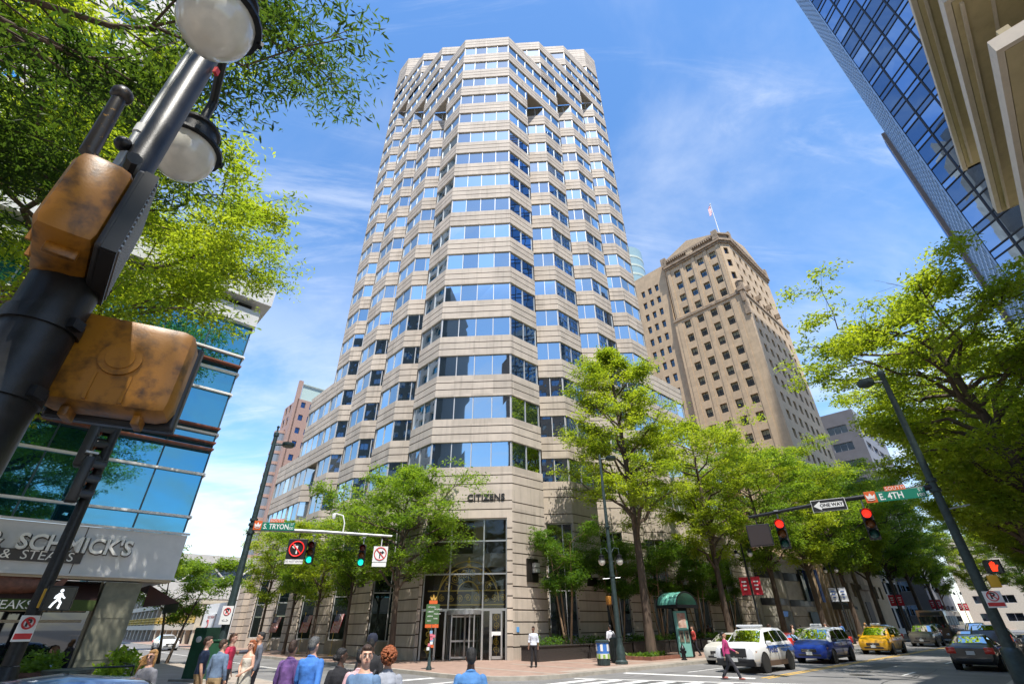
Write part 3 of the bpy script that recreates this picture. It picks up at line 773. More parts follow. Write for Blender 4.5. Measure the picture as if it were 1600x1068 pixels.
f = MB(); f.ell((-3.9, .15, 2.92), (1.0, .14, .26), 12); f.plate([(0, 0), (.42, .34), (.3, 0), (.42, -.3)], (-3.02, .12, 2.9), (1, 0, 0), (0, 0, 1), (0, -1, 0), .05); f.plate([(0, 0), (.3, .2), (.5, 0)], (-4.1, .12, 3.12), (1, 0, 0), (0, 0, 1), (0, -1, 0), .04)
f.build('fish_emblem', mat('fish', (.16, .06, .035), .5, var=.3, scale=8), rb, smooth=40)
m = MB(); m.box((-LX / 2 - 1, LY / 2 + 1, 1.55), (LX - 3.5, LY - 2, 3.08)); m.build('inner_wall', M['olive'], rb)
# ======== tall beige block with teal windows behind it
M['cwhite'] = mat('pale_concrete', (.50, .47, .43), .7, var=.06)
tb = thing('apartment_tower', 'tall pale tower with teal window bays seen through the leaves behind the glass building', 'building', Wz(-32.5, 34, 0), PHI)
m = MB(); cols = lst(2.6, 9, 4.4); rows = lst(4, 36, 3.7)
sp = grid_wall(m, (-42, 0), (1, 0), 42, 0, 140, cols, 3.0, rows, 2.3, .5); sp2 = grid_wall(m, (0, 0), (0, 1), 30, 0, 140, lst(3, 6, 4.8), 3.0, rows, 2.3, .5)
m.quad((-42, 0, 140), (0, 0, 140), (0, 30, 140), (-42, 30, 140))
m.build('wall', M['cwhite'], tb)
um = unit_mesh(window_unit(3.0, 2.3, None, None, 1, False), 'window', [M['tealglass'], M['white']])
sp = sorted([(c, rz, 0) for c, rz in sp + sp2 if c.z > 40], key=lambda q: -q[0].z if False else abs(q[0].z - 85) + abs(q[0].x) * .5)
place_windows('window', [um], sp, tb)
# ======== tan stone skyscraper with gables
M['tan'] = stonemat('tan_limestone', (0.50, 0.37, 0.235), (.5, .5, .85), .07, .14)
M['tan_dark'] = mat('weathered_limestone', (0.30, 0.225, 0.155), 0.85, var=0.3, scale=1.2)
M['oldglass'] = glassmat('old_glass', (0.7, 0.78, 0.82), (0.012, 0.015, 0.016), 0.12)
M['blind'] = mat('window_blind', (0.30, 0.28, 0.18), 0.7)
js = thing('stone_skyscraper', 'old tan limestone skyscraper with gabled top and rows of small dark windows', 'office tower', Wz(70, -.8, .15), PHI)
m = MB(); spots = []
ZC = [59.6 - 3.56 * i for i in range(16)]; ZU = [74.2, 70.65, 67.1, 63.55]
BL = 16.0; AL_ = 25.0; Z1 = 61.6; Z2 = 76.9
# left face (x = 0 plane): seen from outside, right direction is -y
c_l = [BL - .8 + 0 - (y_) for y_ in (0,)]
colsL = [15.2 - (b_ + .8) + .8 for b_ in (12.2, 9.1, 6.0, 3.0)]
spots += grid_wall(m, (0, BL), (0, -1), BL, 0, Z1, [BL - (b_ + .8) for b_ in (12.2, 9.1, 6.0, 3.0)], 1.45, ZC, 1.9, .45)
spots += grid_wall(m, (.35, BL - .4), (0, -1), BL - 2.0, Z1, Z2, [BL - .4 - (b_ + .8) for b_ in (12.0, 9.0, 6.0, 3.0)], 1.45, ZU, 1.9, .45)
# chamfer of the upper block and the street face
spots += grid_wall(m, (.35, 1.6), (1, -.72), 2.2, Z1, Z2, [1.1], 1.0, ZU, 1.9, .45)
ch = Vector((.35, 1.6)) + Vector((1, -.72)).normalized() * 2.2
spots += grid_wall(m, (0, 0), (1, 0), AL_, 0, Z1, lst(3.2, 7, 3.1), 1.45, ZC, 1.9, .45)
spots += grid_wall(m, (ch.x, ch.y), (1, 0), AL_ - ch.x - 1, Z1, Z2, lst(1.9, 6, 3.1), 1.45, ZU, 1.9, .45)
wz = [74 - 3.58 * i for i in range(20)]
spots += grid_wall(m, (1.2, 32), (0, -1), 32 - BL, 0, 79.5, [32 - (b_ + .8) for b_ in (22.2, 20.25, 18.3, 26, 28)], 1.0, wz, 1.9, .4)
m.quad((0, BL, 0), (1.2, BL, 0), (1.2, BL, 79.5), (0, BL, Z1)); m.quad((0, 0, Z1), (AL_, 0, Z1), (AL_, BL, Z1), (0, BL, Z1))
m.quad((AL_, 0, 0), (AL_, BL, 0), (AL_, BL, Z1), (AL_, 0, Z1)); m.quad((AL_ - 1, ch.y, Z1), (AL_ - 1, BL, Z1), (AL_ - 1, BL, Z2), (AL_ - 1, ch.y, Z2))
m.quad((1.2, BL, 79.5), (1.2, 32, 79.5), (AL_, 32, 79.5), (AL_, BL, 79.5)); m.quad((1.2, 32, 0), (AL_, 32, 0), (AL_, 32, 79.5), (1.2, 32, 79.5)); m.quad((.35, BL - .4, Z1), (AL_, BL - .4, Z1), (AL_, BL - .4, 80), (.35, BL - .4, Z2))
# pilasters, setback band, attic
for b_ in (14.0, 10.6, 7.55, 4.5, 1.5):
    y = b_ + .8; m.box((.26, min(y, BL - .9), (Z1 + Z2) / 2), (.2, .75, Z2 - Z1 - 1.2))
    m.box((-.05, min(y, BL - .5), Z1 / 2 + 1), (.14, 1.0 if b_ > 13 or b_ < 2 else .8, Z1 - 4))
m.build('wall', [M['tan']], js)
m = MB(); m.box((.0, BL / 2, Z1), (.5, BL + .3, .55)); m.box((AL_ / 2, -.0, Z1), (AL_, .5, .55)); 
outl = [(.35, BL - .4), (.35, 1.6), (ch.x, ch.y), (AL_ - 1, ch.y)]
op = [Vector(p) for p in outl]
for d, z0, z1 in ((.35, Z2 - .5, Z2), (.7, Z2, Z2 + .45), (.1, Z2 + .45, Z2 + 2.0), (.5, Z2 + 2.0, Z2 + 2.4)):
    ring = offs(op, d)
    for i in range(3):
        p, q = ring[i], ring[i + 1]; m.quad((p.x, p.y, z0), (q.x, q.y, z0), (q.x, q.y, z1), (p.x, p.y, z1))
    for z in (z0, z1): m.add([(p.x, p.y, z) for p in ring] + [(AL_ - 1, BL - .4, z)], [list(range(5))])
for i in range(26):
    m.box((0.0, 2.0 + i * .53, Z2 + 1.75), (.5, .26, .5)); m.box((4 + i * .75, ch.y - .25, Z2 + 1.75), (.3, .5, .5))
for p in ((.3, BL - .6), (.3, 2.0), (3.2, ch.y), (AL_ - 1.6, ch.y)): m.box((p[0], p[1], Z2 + 2.0), (1.1, 1.3, 2.6))
for i in range(4): m.box((3.6 + i * 5.4, ch.y - .5, Z1 + 2.4), (.5, .9, 1.2))
m.build('cornice', [M['tan_dark']], js)
m = MB()
ymid = (BL - .4 + 1.6) / 2
m.plate([(-7.1, 0), (7.1, 0), (0, 2.7)], (.1, ymid, Z2 + 2.3), (0, -1, 0), (0, 0, 1), (1, 0, 0), 1.0)
xm_ = (ch.x + AL_ - 1) / 2; m.plate([(-xm_ + ch.x, 0), (xm_ - ch.x, 0), (0, 3.0)], (xm_, ch.y - .2, Z2 + 2.3), (1, 0, 0), (0, 0, 1), (0, 1, 0), 1.0)
m.lathe([(.9, 0), (.9, .12), (.6, .16)], (-.02, ymid, Z2 + 1.0), 18, Matrix.Rotation(R(-90), 3, 'Y'))
m.build('gable', [M['tan']], js)
m = MB(); m.box((.1, .2, Z1 + .6), (1.3, 1.3, 1.0)); m.lathe([(.65, 0), (.7, 1.3), (.85, 1.4), (.5, 2.0), (.12, 2.4), (.1, 3.0)], (.1, .2, Z1 + 1.0), 10); m.box((.0, .15, Z1 - 3), (.7, .9, 5.5)); m.box((-.12, .15, Z1 - 1.5), (.9, .5, 2.5))
m.build('finial', M['tan_dark'], js, smooth=40)
u1 = unit_mesh(window_unit(1.45, 1.9, None, None, 1, True, True, .8), 'window', [M['oldglass'], M['bronze'], M['blind']]); u2 = unit_mesh(window_unit(1.45, 1.9, None, None, 1, True, True, .35), 'window', [M['oldglass'], M['bronze'], M['blind']])
u3 = unit_mesh(window_unit(1.0, 1.9, None, None, 0, True), 'window', [M['oldglass'], M['bronze']])
rj = random.Random(3)
def jkey(q): return (0 if q[0].x < 2 else 30) + max(0, 62 - q[0].z) * 1.0 + abs(q[0].y - 6) * .8 + (200 if q[0].z < 27 else 0)
sp = []
for c, rz in spots: sp.append((c, rz, 2 if (c.x > 1.1 and c.x < 2.0 and c.y > BL) or (abs(c.x) < 2.2 and abs(c.y) < 1.7 and c.z > Z1) else (0 if rj.random() < .5 else 1)))
sp.sort(key=jkey); place_windows('window', [u1, u2, u3], sp, js)
m = MB(); xm0 = 4.5
m.mat(0).box((9.5, -.25, 3.2), (4.6, .5, 6.1)); m.box((9.5, -.5, 6.6), (5.4, 1.0, .7)); m.box((9.5, -.35, 9.5), (3.4, .35, 5.0)); m.mat(1).box((9.5, -.42, 2.4), (2.6, .3, 4.4))
m.build('doorway', [M['tan_dark'], M['black']], js)
# flag on its roof
def us_flag(mb, o, ex, ez, w, h, wave=.08, drop=0.0):
    """stripes and canton hanging in folds; ex along the fly, ez down the hoist"""
    o, ex, ez = Vector(o), Vector(ex), Vector(ez); n = ex.cross(ez).normalized(); NX = 10
    def P(i, j, d=0): return o + ex * (w * i / NX) + ez * (-h * j / 13) + Vector((0, 0, -drop * w * (i / NX) ** 1.3)) + n * (wave * math.sin(i * 1.3 + .4) * i / NX + d)
    for j in range(13):
        mb.mat(0 if j % 2 == 0 else 1)
        for i in range(NX):
            mb.mat(2 if i < 4 and j < 7 else (0 if j % 2 == 0 else 1)); mb.quad(P(i, j), P(i + 1, j), P(i + 1, j + 1), P(i, j + 1))
    mb.mat(1)
    for r_ in range(5):
        for c_ in range(5):
            p = P(.5 + c_ * .7, .8 + r_ * 1.3, .012); q = P(.5 + c_ * .7, .8 + r_ * 1.3, -.012)
            for p_ in (p, q): mb.add([p_ + ex * .02 * w, p_ + ez * .02 * w, p_ - ex * .02 * w, p_ - ez * .02 * w], [(0, 1, 2, 3)])
FLAGM = [mat('flag_red', (.45, .02, .03), .8), mat('flag_white', (.75, .75, .75), .8), mat('flag_blue', (.02, .03, .16), .8)]
fp = thing('rooftop_flag', 'flag on a tall white pole on the roof of the tan skyscraper', 'flag', Wz(77, 2, 76.5))
m = MB(); m.tube([(0, 0, 0), (0, 0, 18.5)], [.14, .07], 8); m.ell((0, 0, 18.6), (.2, .2, .2), 8); m.build('pole', M['white'], fp, smooth=40)
m = MB(); us_flag(m, (-.1, -.05, 18.2), (-.45, -.45, -.35), (.1, .1, 1), 3.6, 2.9, .3, .5); m.build('flag_cloth', FLAGM, fp)
# ======== low street front between the tower and the skyscraper
M['cstone'] = mat('pale_street_stone', (.36, .34, .29), .75, var=.12, scale=2)
M['dband'] = mat('black_stone_band', (.02, .02, .02), .3)
M['brick'] = mat('old_brick', (.22, .095, .06), .85, var=.25, scale=5)
sb = thing('striped_street_building', 'low pale stone building with curved bays and black bands beside the office tower', 'building', Wz(42, 0, .15), PHI)
def bow(x0, x1, n=10, bulge=1.0): return [Vector((x0 + (x1 - x0) * i / n, -bulge * math.sin(math.pi * i / n))) for i in range(n + 1)]
m = MB(); gb = MB()
for x0, x1 in ((0.5, 8.5), (9, 17.5)):
    pl = bow(x0, x1)
    pr = [(0, 0, 0)]
    for z in (1.3, 2.5): pr += [(0, z, 1), (-.05, z, 1), (-.05, z + .05, 1), (0, z + .05, 0)]
    pr += [(0, 3.6, 2), (.05, 3.62, 2), (.05, 4.3, 2), (0, 4.32, 0), (0, 6.4, 2), (.05, 6.42, 2), (.05, 7.3, 2), (0, 7.32, 0), (0, 8.6, 0), (.25, 8.65, 0), (.25, 9.2, 0), (-1, 9.2, 0)]
    sweep(m, pl, pr)
m.mat(0).box((9, 4.05, 4.5), (18.4, 8, 9.2)); m.build('wall', [M['cstone'], M['groove'], M['dband']], sb)
gb.box((13.2, -1.05, 6.0), (3.0, .3, 3.6)); gb.box((4.4, -1.02, 1.7), (2.6, .2, 2.6)); gb.box((13, -1.02, 1.7), (2.6, .2, 2.6)); gb.build('window', M['lobby_glass'], sb)
m = MB(); m.box((15.5, -1.9, 6.0), (.9, .12, 3.8)); m.build('blade_sign', mat('blue_sign', (.03, .1, .4), .5), sb)
bb = thing('brick_building', 'old brick building standing back over the striped stone front', 'building', Wz(43, 6, 0), PHI)
m = MB(); sp = grid_wall(m, (0, 0), (1, 0), 17, 0, 21, lst(2.4, 5, 3.1), 1.3, [12.5, 16.2], 2.0, .3); grid_wall(m, (0, 14), (0, -1), 14, 0, 21, [], 1, [], 1, .3); m.quad((0, 0, 21), (17, 0, 21), (17, 14, 21), (0, 14, 21)); m.box((8.5, -.1, 21), (17.3, .6, .8)); m.build('wall', M['brick'], bb)
place_windows('window', [unit_mesh(window_unit(1.3, 2.0, None, None, 0), 'window', [M['oldglass'], M['beige']])], [(c, r_, 0) for c, r_ in sp], bb)
cb = thing('column_front_building', 'narrow stone building with tall pilasters and an awninged door before the skyscraper', 'building', Wz(61, -.4, .15), PHI)
m = MB(); m.box((4.3, 5, 8), (8.4, 10, 16)); 
for i in range(5): m.box((.45 + i * 1.95, -.2, 7.2), (.7, .4, 12.5))
m.box((4.3, -.2, 14.0), (9.0, .8, 1.0)); m.box((4.3, -.1, 16.2), (8.8, .6, .6)); m.build('wall', M['tan'], cb)
m = MB()
for i in range(4):
    for z in (2.2, 6.4, 10.4): m.box((1.42 + i * 1.95, .02, z), (1.15, .1, 3.0))
m.build('window', M['oldglass'], cb)
m = MB(); m.add([(3, -.3, 4.6), (6.5, -.3, 4.6), (6.5, -2.4, 3.7), (3, -2.4, 3.7), (3, -2.4, 3.4), (6.5, -2.4, 3.4)], [(0, 1, 2, 3), (3, 2, 5, 4)]); m.add([(3, -.3, 4.6), (3, -2.4, 3.7), (3, -2.4, 3.4), (3, -.3, 3.4)], [(0, 1, 2, 3)]); m.build('awning', mat('grey_awning', (.1, .1, .09), .8), cb)
# ======== glass tower on the right
M['bglass'] = glassmat('blue_glass', (0.27, 0.41, 0.62), (0.004, 0.008, 0.02), 0.52, wav=0.09, wscale=0.16)
M['fineglass'] = glassmat('fine_glass', (0.40, 0.58, 0.85), (0.01, 0.02, 0.05), 0.5)
M['brownstone'] = mat('brown_granite', (.20, .15, .12), .5, var=.1)
C0 = W(51.5, -33.05); GT = Vector((C0.x, C0.y, 0))
gt = thing('glass_skyscraper', 'dark blue mirror glass skyscraper with a black grid rising over the right trees', 'office tower', GT)
DD = Vector((.02, -1)).normalized()
m = MB(); rg = random.Random(8); H_ = 134; FL = 3.95
zs = [0.0]
for i in range(34): zs += [i * FL + 2.85, (i + 1) * FL]
def panesG(m, o, ex, L_, w, zs, amp, rnd):
    ex = Vector(ex); nx = Vector((ex.y, -ex.x)); n = round(L_ / w)
    for i in range(n):
        for j in range(len(zs) - 1):
            t = [rnd.uniform(-amp, amp) for _ in range(4)]; pts = []
            for (s_, z), tt in zip(((i, zs[j]), (i + 1, zs[j]), (i + 1, zs[j + 1]), (i, zs[j + 1])), t):
                p = Vector(o) + ex * (L_ * s_ / n) + nx * tt; pts.append((p.x, p.y, z))
            m.quad(*pts)
panesG(m, (0, 0), DD, 44, 2.75, zs, .012, rg); m.build('mirror_wall', M['bglass'], gt)
m = MB(); nn = 16; nG = Vector((DD.y, -DD.x)); angD = math.atan2(DD.y, DD.x)
for i in range(nn + 1): p = DD * (2.75 * i) + nG * .03; m.box((p.x, p.y, H_ / 2), (.2, .14, H_), angD)
for z in zs[1:]: p = DD * 22 + nG * .028; m.box((p.x, p.y, z), (44, .13, .17), angD)
m.build('grid', M['black'], gt)
fu = U; m = MB(); g2 = MB(); LFI = 17.5
zs2 = [i * FL / 2 for i in range(69)]
# fine-gridded side along the street: from its far end to the corner
fo = fu * LFI
panesG(m, fo, -fu, LFI, 1.25, zs2, .004, rg); m.build('fine_glass_wall', M['fineglass'], gt)
nF = Vector((-fu.y, fu.x)); angF = math.atan2(fu.y, fu.x)
for i in range(15): p = fu * (1.25 * i) + nF * .05; g2.box((p.x, p.y, H_ / 2), (.28, .16, H_), angF)
for z in zs2[1:]: p = fu * LFI / 2 + nF * .04; g2.box((p.x, p.y, z), (LFI, .14, .55), angF)
g2.build('fine_grid', mat('blue_panel', (.30, .40, .52), .35, .3), gt)
m = MB(); p = fu * LFI; q = p + Vector((30, -8))
m.quad((p.x, p.y, 0), (q.x, q.y, 0), (q.x, q.y, H_), (p.x, p.y, H_)); m.quad((0, 0, H_), (p.x, p.y, H_), (q.x, q.y, H_), (44 * DD.x, 44 * DD.y, H_))
e_ = DD * 44; m.quad((e_.x, e_.y, 0), (q.x, q.y, 0), (q.x, q.y, H_), (e_.x, e_.y, H_)); m.build('back_wall', M['fineglass'], gt)
m = MB()
for i in range(5): c = fu * (LFI + .9 + i * 1.6) + nF * (-.8 + (i % 2) * .35 - i * .3); m.mat(i % 2).box((c.x, c.y, 40), (1.62, 3, 80 - i * 1.3), angF)
m.build('stone_shaft', [M['brownstone'], M['fineglass']], gt)
# ======== corniced building close on the right
M['buff'] = stonemat('buff_stucco', (0.44, 0.365, 0.215), (.45, .45, .5), .05, .12)
M['limetrim'] = mat('pale_trim', (0.55, 0.48, 0.40), 0.7, var=0.06)
kb = thing('corniced_building', 'buff stone building with deep stacked cornices seen from below at the upper right', 'building', Wz(-2.2, -30, .15), PHI)
def ledge(mb, x0, x1, z, t, out, depth):
    """slab whose outer edges are y = out and x = x0, fascia trim in pale stone"""
    mb.mat(0).box(((x0 + x1) / 2 + .1, out - depth / 2 - .1, z + .03), (x1 - x0 - .2, depth - .2, .06)); mb.mat(1)
    mb.box(((x0 + x1) / 2, out - .09, z + t / 2), (x1 - x0, .18, t)); mb.box((x0 + .09, out - depth / 2 - .09, z + t / 2), (.18, depth - .18, t)); mb.box((x1 - .09, out - depth / 2 - .09, z + t / 2), (.18, depth - .18, t)); mb.mat(0).box(((x0 + x1) / 2, out - depth / 2, z + t + .1), (x1 - x0 - .4, depth - .4, .2))
def corbel(mb, x, y, z, L_=1.1): mb.add([(x - .35, y, z), (x + .35, y, z), (x + .35, y - L_, z), (x - .35, y - L_, z), (x - .3, y - L_, z - .8), (x + .3, y - L_, z - .8)], [(0, 1, 2, 3), (0, 3, 4), (1, 5, 2), (3, 2, 5, 4), (0, 4, 5, 1)])
m = MB(); ledge(m, -1.2, 15.3, 24.5, .32, .0, 3.6)
m.box((7.4, -4.2, 24.0), (15.2, 2.2, .5)); m.box((7.2, -3.35, 24.25), (15.4, .3, .4))
for y_, h_ in ((-.42, .10), (-.95, .05), (-2.9, .16), (-3.1, .3)): m.mat(1).box((7.2, y_, 24.5 - h_ / 2), (15.2, .10, h_)); m.mat(0)
for x in (4.2, 8.5, 12.6): corbel(m, x, -2.0, 24.5)
m.build('upper_cornice', [M['buff'], M['limetrim']], kb)
m = MB(); ledge(m, 0, 14.85, 20.7, .5, 0.0, 4.2); m.box((7.6, -4.1, 20.45), (14.0, .5, .5))
for y_, h_ in ((-.42, .12), (-1.2, .05), (-3.4, .2), (-3.65, .4)): m.mat(1).box((7.5, y_, 20.7 - h_ / 2), (14.2, .10, h_)); m.mat(0)
for x in (5.0, 9.5, 13.4): corbel(m, x, -2.9, 20.7, 1.0)
m.build('middle_cornice', [M['buff'], M['limetrim']], kb)
m = MB(); ledge(m, -.2, 12.2, 17.2, .55, 0.0, 5.5); m.box((6.3, -.6, 18.1), (12, .3, .7)); m.build('lower_cornice', [M['buff'], M['limetrim']], kb)
m = MB(); m.box((5, -10.1, 12.2), (18.5, 11.6, 24.2)); m.box((6.5, -10.3, 12.3), (13.6, 11.6, 24.4)); m.build('wall', M['buff'], kb)
m = MB()
for i in range(5): m.box((2.2 + i * 2.6, -4.36, 19.2), (1.9, .2, 1.9)); m.box((-4.35, -5.5 - i * 2.4, 19.4), (.2, 1.8, 2.0))
for i in range(4): m.box((1.2 + i * 3.0, -4.36, 22.5), (2.0, .2, 2.2))
m.build('window', M['darkglass'], kb)
m = MB(); m.box((6.5, -4.0, 8), (13.2, .5, 16)); m.build('street_wall', M['limetrim'], kb)
# ======== distant buildings
M['pink'] = mat('pink_granite', (.36, .24, .20), .7, var=.08)
pk = thing('pink_tower', 'pinkish granite tower with a pale glass crown rising behind the left wing', 'office tower', Wz(15.2, 92, 0), PHI)
m = MB(); rows = lst(3, 15, 3.4); sp = grid_wall(m, (0, 0), (1, 0), 12, 0, 52, lst(1.6, 5, 2.2), 1.1, rows, 1.5, .3)
sp2 = grid_wall(m, (0, 9), (0, -1), 9, 0, 52, lst(1.6, 3, 2.6), 1.4, rows, 2.2, .3); m.quad((0, 0, 52), (12, 0, 52), (12, 9, 52), (0, 9, 52)); m.quad((12, 0, 0), (12, 9, 0), (12, 9, 52), (12, 0, 52)); m.box((-.1, .4, 28.5), (1.0, .8, 57)); m.build('wall', M['pink'], pk)
m = MB(); panes(m, (.6, .4), (1, 0), 11, 1.8, [52.1, 56.2]); m.box((6.2, .3, 56.3), (12, .5, .3)); m.build('glass_crown', mat('crown_glass', (.45, .58, .55), .2), pk)
m = MB()
for k_ in range(17): m.mat(1).lathe([(1.8, 0), (1.8, .7)], (-.2, 5.5, k_ * 2.6 + 2), 18)
m.mat(0).lathe([(1.7, 0), (1.7, 44)], (-.2, 5.5, 0), 18); m.build('bay_window', [mat('bay_glass', (.20, .23, .27), .2), M['pink']], pk)
place_windows('window', [unit_mesh(window_unit(1.1, 1.5, None, None, 0, False), 'window', [M['fineglass'], M['bronze']])], sorted([(c, r_, 0) for c, r_ in sp + sp2], key=lambda q: -q[0].z), pk)
cy = thing('curved_glass_tower', 'sliver of a round pale glass tower behind the right edge of the office tower', 'office tower', (41.5, 131, 0), PHI)
m = MB(); m.mat(0).lathe([(6.2, 0), (6.2, 117)], (0, 0, 0), 40)
for k_ in range(29): m.mat(1).lathe([(6.3, 0), (6.3, .9)], (0, 0, 3 + k_ * 3.9), 40)
m.build('glass_drum', [mat('drum_glass', (.25, .36, .38), .2), mat('pale_green_band', (.4, .46, .4), .5)], cy); m = MB(); m.box((-5.5, -4.0, 62), (1.4, 1.6, 125)); m.build('fin', M['panel'], cy)
gy = thing('grey_office_block', 'grey stone office block with ribbon glazing far down the right street', 'building', Wz(112, -4, 0), PHI)
m = MB(); rows = lst(4, 10, 4.2); sp = grid_wall(m, (0, 30), (0, -1), 30, 0, 46, lst(4, 5, 5.4), 4.2, rows, 1.9, .4); sp2 = grid_wall(m, (0, 0), (1, 0), 26, 0, 46, lst(4, 4, 5.6), 4.4, rows, 1.9, .4); m.quad((0, 0, 46), (26, 0, 46), (26, 30, 46), (0, 30, 46)); m.build('wall', mat('grey_granite', (.17, .17, .19), .6, var=.1, scale=.4), gy)
place_windows('window', [unit_mesh(window_unit(4.2, 1.9, None, None, 2, False), 'window', [M['fineglass'], M['mull']])], sorted([(c, r_, 0) for c, r_ in sp + sp2], key=lambda q: -q[0].z + q[0].x * .5), gy)
M['farwhite'] = mat('far_white_wall', (.55, .54, .52), .8, var=.06)
fw = thing('low_white_building', 'low white building with a red slatted front at the far end of the street', 'building', Wz(120, -26, .15), PHI)
m = MB(); m.box((10, -6, 4.5), (24, 14, 9)); m.build('wall', M['farwhite'], fw)
m = MB(); m.box((-2.2, -8, 1.6), (.3, 9, 2.6)); m.build('red_front', mat('red_front', (.3, .03, .03), .6), fw); m = MB(); m.add([(-2, -1, 5.5), (-2, -13, 5.5), (-4, -13, 3.2), (-4, -1, 3.2)], [(0, 1, 2, 3)]); m.build('glass_roof', M['fineglass'], fw)
fw2 = thing('white_street_wall_building', 'plain white building behind the red banners at the far end of the street', 'building', Wz(104, 1.2, .15), PHI)
m = MB(); m.box((.0, 0, 5.5), (14, 1.6, 11)); m.box((22, 0, 5), (28, 1.6, 10)); m.build('wall', M['farwhite'], fw2); m = MB(); 
for i in range(9): m.box((-4 + i * 4.4, -.85, 2.5), (2.4, .2, 3.2)); m.box((-4 + i * 4.4, -.85, 7.4), (2.4, .2, 2))
m.build('window', M['darkglass'], fw2)
# garage, skybridge and white wall down the left street
M['ywall'] = mat('cream_concrete', (.52, .46, .36), .8, var=.08); M['yrail'] = mat('yellow_rail', (.55, .36, .05), .6)
pg = thing('parking_garage', 'cream parking garage with yellow balcony rails beyond the restaurant corner', 'parking garage', Wz(0, 58, .15), PHI)
m = MB()
for z in (1.9, 5.0, 8.0): m.box((6, 37, z), (13, 74, .5)); m.box((-.6, 37, z + .1), (.25, 74, .7))
for i in range(19): m.box((-.3, .4 + i * 4.1, 4.0), (.6, .5, 8.2))
m.box((8, 37, 5), (.5, 74, 10)); m.build('deck', M['ywall'], pg)
m = MB()
for i in range(17):
    for z in (2.6, 3.0, 3.4): m.box((-.7, 2.4 + i * 4.1, z), (.08, 3.6, .1))
    for k_ in range(6): m.box((-.7, .9 + i * 4.1 + k_ * .6, 2.95), (.08, .1, .9))
m.box((-.75, 2.4, 2.95), (.06, 3.6, .9)); m.box((-.75, 14.7, 2.95), (.06, 3.6, .9)); m.build('railing', M['yrail'], pg)
ww = thing('white_parking_wall', 'white wall with a public parking sign between the garage and the tower', 'wall', Wz(0, 42, .15), PHI)
m = MB(); m.box((1.2, 8, 2.3), (2.4, 14.5, 4.6)); m.build('wall', M['white'], ww)
m = MB(); m.box((-.08, 11.0, 2.3), (.1, 3.6, 2.2)); ps = m.build('parking_sign', M['white'], ww)
fz2 = frame3((0, -1, 0)); text('PUBLIC PARKING', .42, mat('sign_maroon', (.25, .03, .03), .6), ps, (-.14, 11.0, 3.05), fz2, ext=.004); 
m = MB(); m.mat(0); 
for a0 in range(0, 300, 20): pass
m.tube([(-.14, 12.0 + .5 * math.cos(R(40 + i * 20)), 2.25 + .5 * math.sin(R(40 + i * 20))) for i in range(15)], .09, 6); m.build('sign_symbol', mat('sign_red', (.4, .03, .03), .6), ps)
sk = thing('skybridge', 'pale enclosed footbridge with glass trusses crossing the left street', 'footbridge', Wz(-20, 47, .15), PHI)
m = MB(); m.box((13, 0, 5.6), (27, 3.4, 1.6)); m.box((13, 0, 9.0), (27, 3.6, .9)); 
for i in range(10): m.tube([(i * 2.7, -1.62, 6.4), ((i + 1) * 2.7, -1.62, 8.6)] if i % 2 else [(i * 2.7, -1.62, 8.6), ((i + 1) * 2.7, -1.62, 6.4)], .1, 6)
m.build('bridge_deck', M['farwhite'], sk); m = MB(); m.box((13, 0, 7.5), (26.8, 3.0, 2.2)); m.build('glazing', M['fineglass'], sk)
bp = thing('banded_stone_pillar', 'tall banded beige stone pillar at the left end of the tower base', 'pillar', Wz(-.6, 39.5, .15), PHI)
m = MB(); prf = courses(0, 6.6, 10, .1); sweep(m, [Vector(p) for p in ((0, 2.2), (0, 0), (2.4, 0), (2.4, 2.2))], prf); m.mat(0).quad((0, 0, 6.6), (2.4, 0, 6.6), (2.4, 2.2, 6.6), (0, 2.2, 6.6)); m.build('shaft', [M['stone'], M['groove']], bp)

pd = thing('street_podium', 'low stone podium block under the right trees at the foot of the mirror tower', 'building', Wz(14.5, -31.5, .15), PHI)
m = MB(); sp = grid_wall(m, (38, 0), (-1, 0), 38, 0, 13, lst(3, 7, 5.3), 3.6, [2.4, 7.2], 3.4, .4); m.quad((0, 0, 13), (38, 0, 13), (38, -16, 13), (0, -16, 13)); m.quad((0, 0, 0), (0, -16, 0), (0, -16, 13), (0, 0, 13)); m.quad((38, 0, 0), (38, -16, 0), (38, -16, 13), (38, 0, 13)); m.build('wall', M['limetrim'], pd)
place_windows('window', [unit_mesh(window_unit(3.6, 3.4, None, None, 2, False), 'window', [M['darkglass'], M['bronze']])], [(c, r_, 0) for c, r_ in sp], pd)
fe = thing('street_end_block', 'pale block of offices closing the far end of the right street', 'building', Wz(185, -70, 0), PHI)
m = MB(); sp = grid_wall(m, (0, 70), (0, -1), 70, 0, 24, lst(4, 12, 5.5), 3.6, lst(3, 5, 4.4), 2.0, .3); m.quad((0, 0, 24), (0, 70, 24), (10, 70, 24), (10, 0, 24)); m.build('wall', M['ywall'], fe)
place_windows('window', [unit_mesh(window_unit(3.6, 2.0, None, None, 1, False), 'window', [M['darkglass'], M['mull']])], [(c, r_, 0) for c, r_ in sp], fe)
